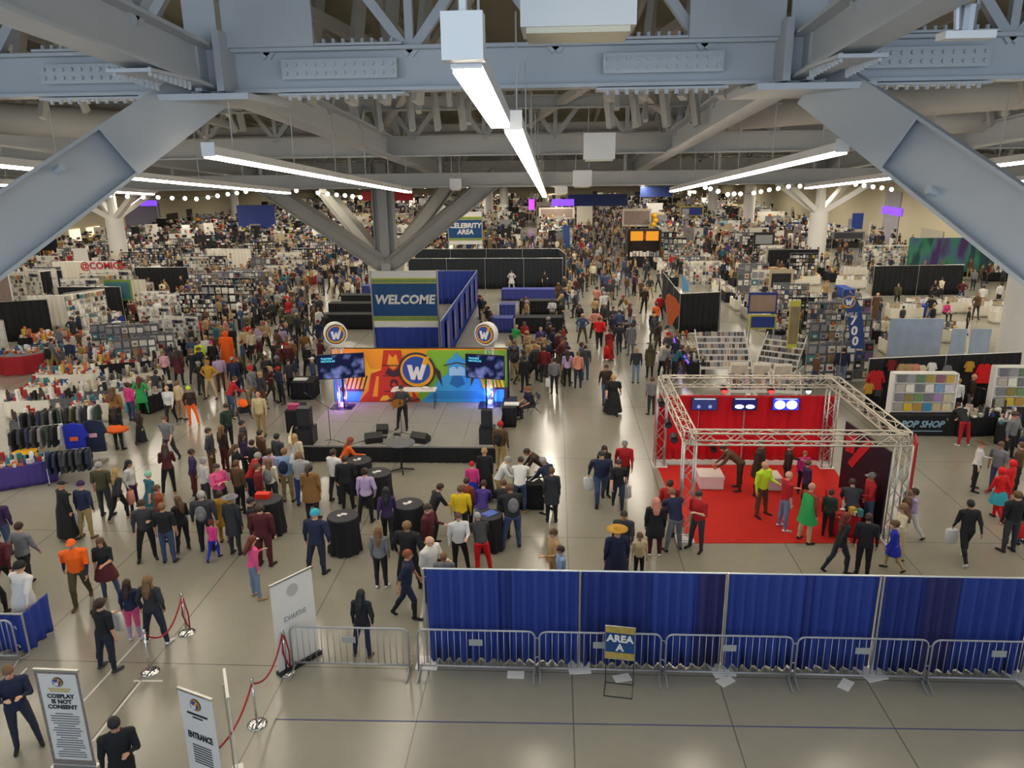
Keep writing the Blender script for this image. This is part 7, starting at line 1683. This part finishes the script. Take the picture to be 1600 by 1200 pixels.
def crowd(poly_world, n, seed, label, mind=.6):
    r = random.Random(seed); pts = []; tries = 0; xs = [p[0] for p in poly_world]; ys = [p[1] for p in poly_world]; V_ = []; F_ = []; M_ = []; o = 0
    while len(pts) < n and tries < n*30:
        tries += 1; x, y = r.uniform(min(xs), max(xs)), r.uniform(min(ys), max(ys))
        if not inpoly(x, y, poly_world): continue
        if any((x-a)**2+(y-b)**2 < mind*mind for a, b in pts) or not free(V((x,y,0)), .55) or not farfree(x, y): continue
        pts.append((x, y)); PEOPLE_XY.append((x, y)); vs, fs, ms, hv, hf = lows[r.randrange(len(lows))]
        a = r.uniform(0, 2*PI); s = r.uniform(.88,1.06); R = np.array([[math.cos(a),-math.sin(a),0],[math.sin(a),math.cos(a),0],[0,0,1]], np.float32)
        sk = r.randrange(2); tp = 2+r.choices(range(len(cols)), TW)[0]; lg = 2+r.choice([0,1,0,2,6,6,1,17,9,15]); hr_ = 2+len(cols)+r.randrange(3); mp = {0:sk,1:tp,2:tp if r.random() < .8 else sk,3:lg,4:lg,5:2}
        for arr, faces, mats in ((vs, fs, [mp[m] for m in ms]), (hv, hf, [hr_]*len(hf))):
            w = (arr*s) @ R.T + np.array([x, y, 0], np.float32); V_.append(w); F_ += [tuple(i+o for i in f) for f in faces]; M_ += mats; o += len(arr)
    if not V_: return
    me = bpy.data.meshes.new('crowd'); me.from_pydata(np.concatenate(V_).tolist(), [], F_); 
    for m in CM: me.materials.append(m)
    me.polygons.foreach_set('material_index', M_); me.polygons.foreach_set('use_smooth', [True]*len(F_)); me.update(); ob = bpy.data.objects.new('crowd', me); C.objects.link(ob); tag(ob, label, 'crowd', None, 'stuff')
A_ = lambda *pts: [(P(x, y).x, P(x, y).y) for x, y in pts]
crowd(A_((905,345),(1000,345),(1040,420),(1010,440),(880,440),(885,390)), 190, 1, 'distant crowd filling the far end of the main aisle')
crowd(A_((1040,380),(1180,370),(1300,430),(1200,470),(1050,440)), 110, 2, 'distant crowd among the rear right vendor rows')
crowd(A_((430,385),(600,385),(590,420),(440,440),(400,420)), 80, 3, 'distant crowd behind the central column')
crowd(A_((285,488),(430,470),(505,490),(515,528),(430,520),(285,528)), 75, 12, 'dense crowd just behind the left stage crowd')
crowd(A_((870,400),(1030,400),(1035,470),(880,470)), 60, 13, 'dense crowd before the snack stand in the main aisle')
crowd(A_((430,430),(590,405),(585,470),(520,480),(440,480)), 40, 14, 'strollers in the aisle left of the central column')
crowd(A_((180,470),(420,430),(470,470),(300,500),(200,520)), 110, 4, 'crowd between the left vendor rows beyond the stage crowd')
crowd([(-60,60),(-25,60),(-20,125),(-60,125)], 170, 5, 'scattered distant crowd across the left hall')
crowd([(10,70),(40,60),(40,130),(10,130)], 130, 6, 'scattered distant crowd across the right hall')
crowd([(-30,120),(30,120),(38,200),(-55,200)], 260, 7, 'furthest crowd near the back wall of the hall')
crowd([(-14,75),(1,75),(1,120),(-14,120)], 70, 8, 'distant crowd left of the far main aisle beyond the drapes')
crowd(A_((60,540),(230,520),(250,560),(120,600),(60,600)), 16, 9, 'shoppers between the nearest left vendor tables')
crowd(A_((1180,480),(1340,470),(1345,600),(1250,620)), 26, 10, 'shoppers among the racks left of the number flag')
crowd(A_((1360,470),(1560,450),(1560,540),(1360,560)), 14, 11, 'shoppers among the white tables at the right')
sc = bpy.context.scene
sc.view_settings.view_transform = 'Standard'; sc.view_settings.look = 'None'; sc.view_settings.gamma = 1; sc.view_settings.exposure = 0.3
sc.view_settings.use_curve_mapping = False
sc.cycles.max_bounces = 6; sc.cycles.diffuse_bounces = 3; sc.cycles.glossy_bounces = 3; sc.cycles.transparent_max_bounces = 6; sc.cycles.transmission_bounces = 4
sc.cycles.use_denoising = True; sc.cycles.sample_clamp_indirect = 4; sc.cycles.caustics_reflective = False; sc.cycles.caustics_refractive = False
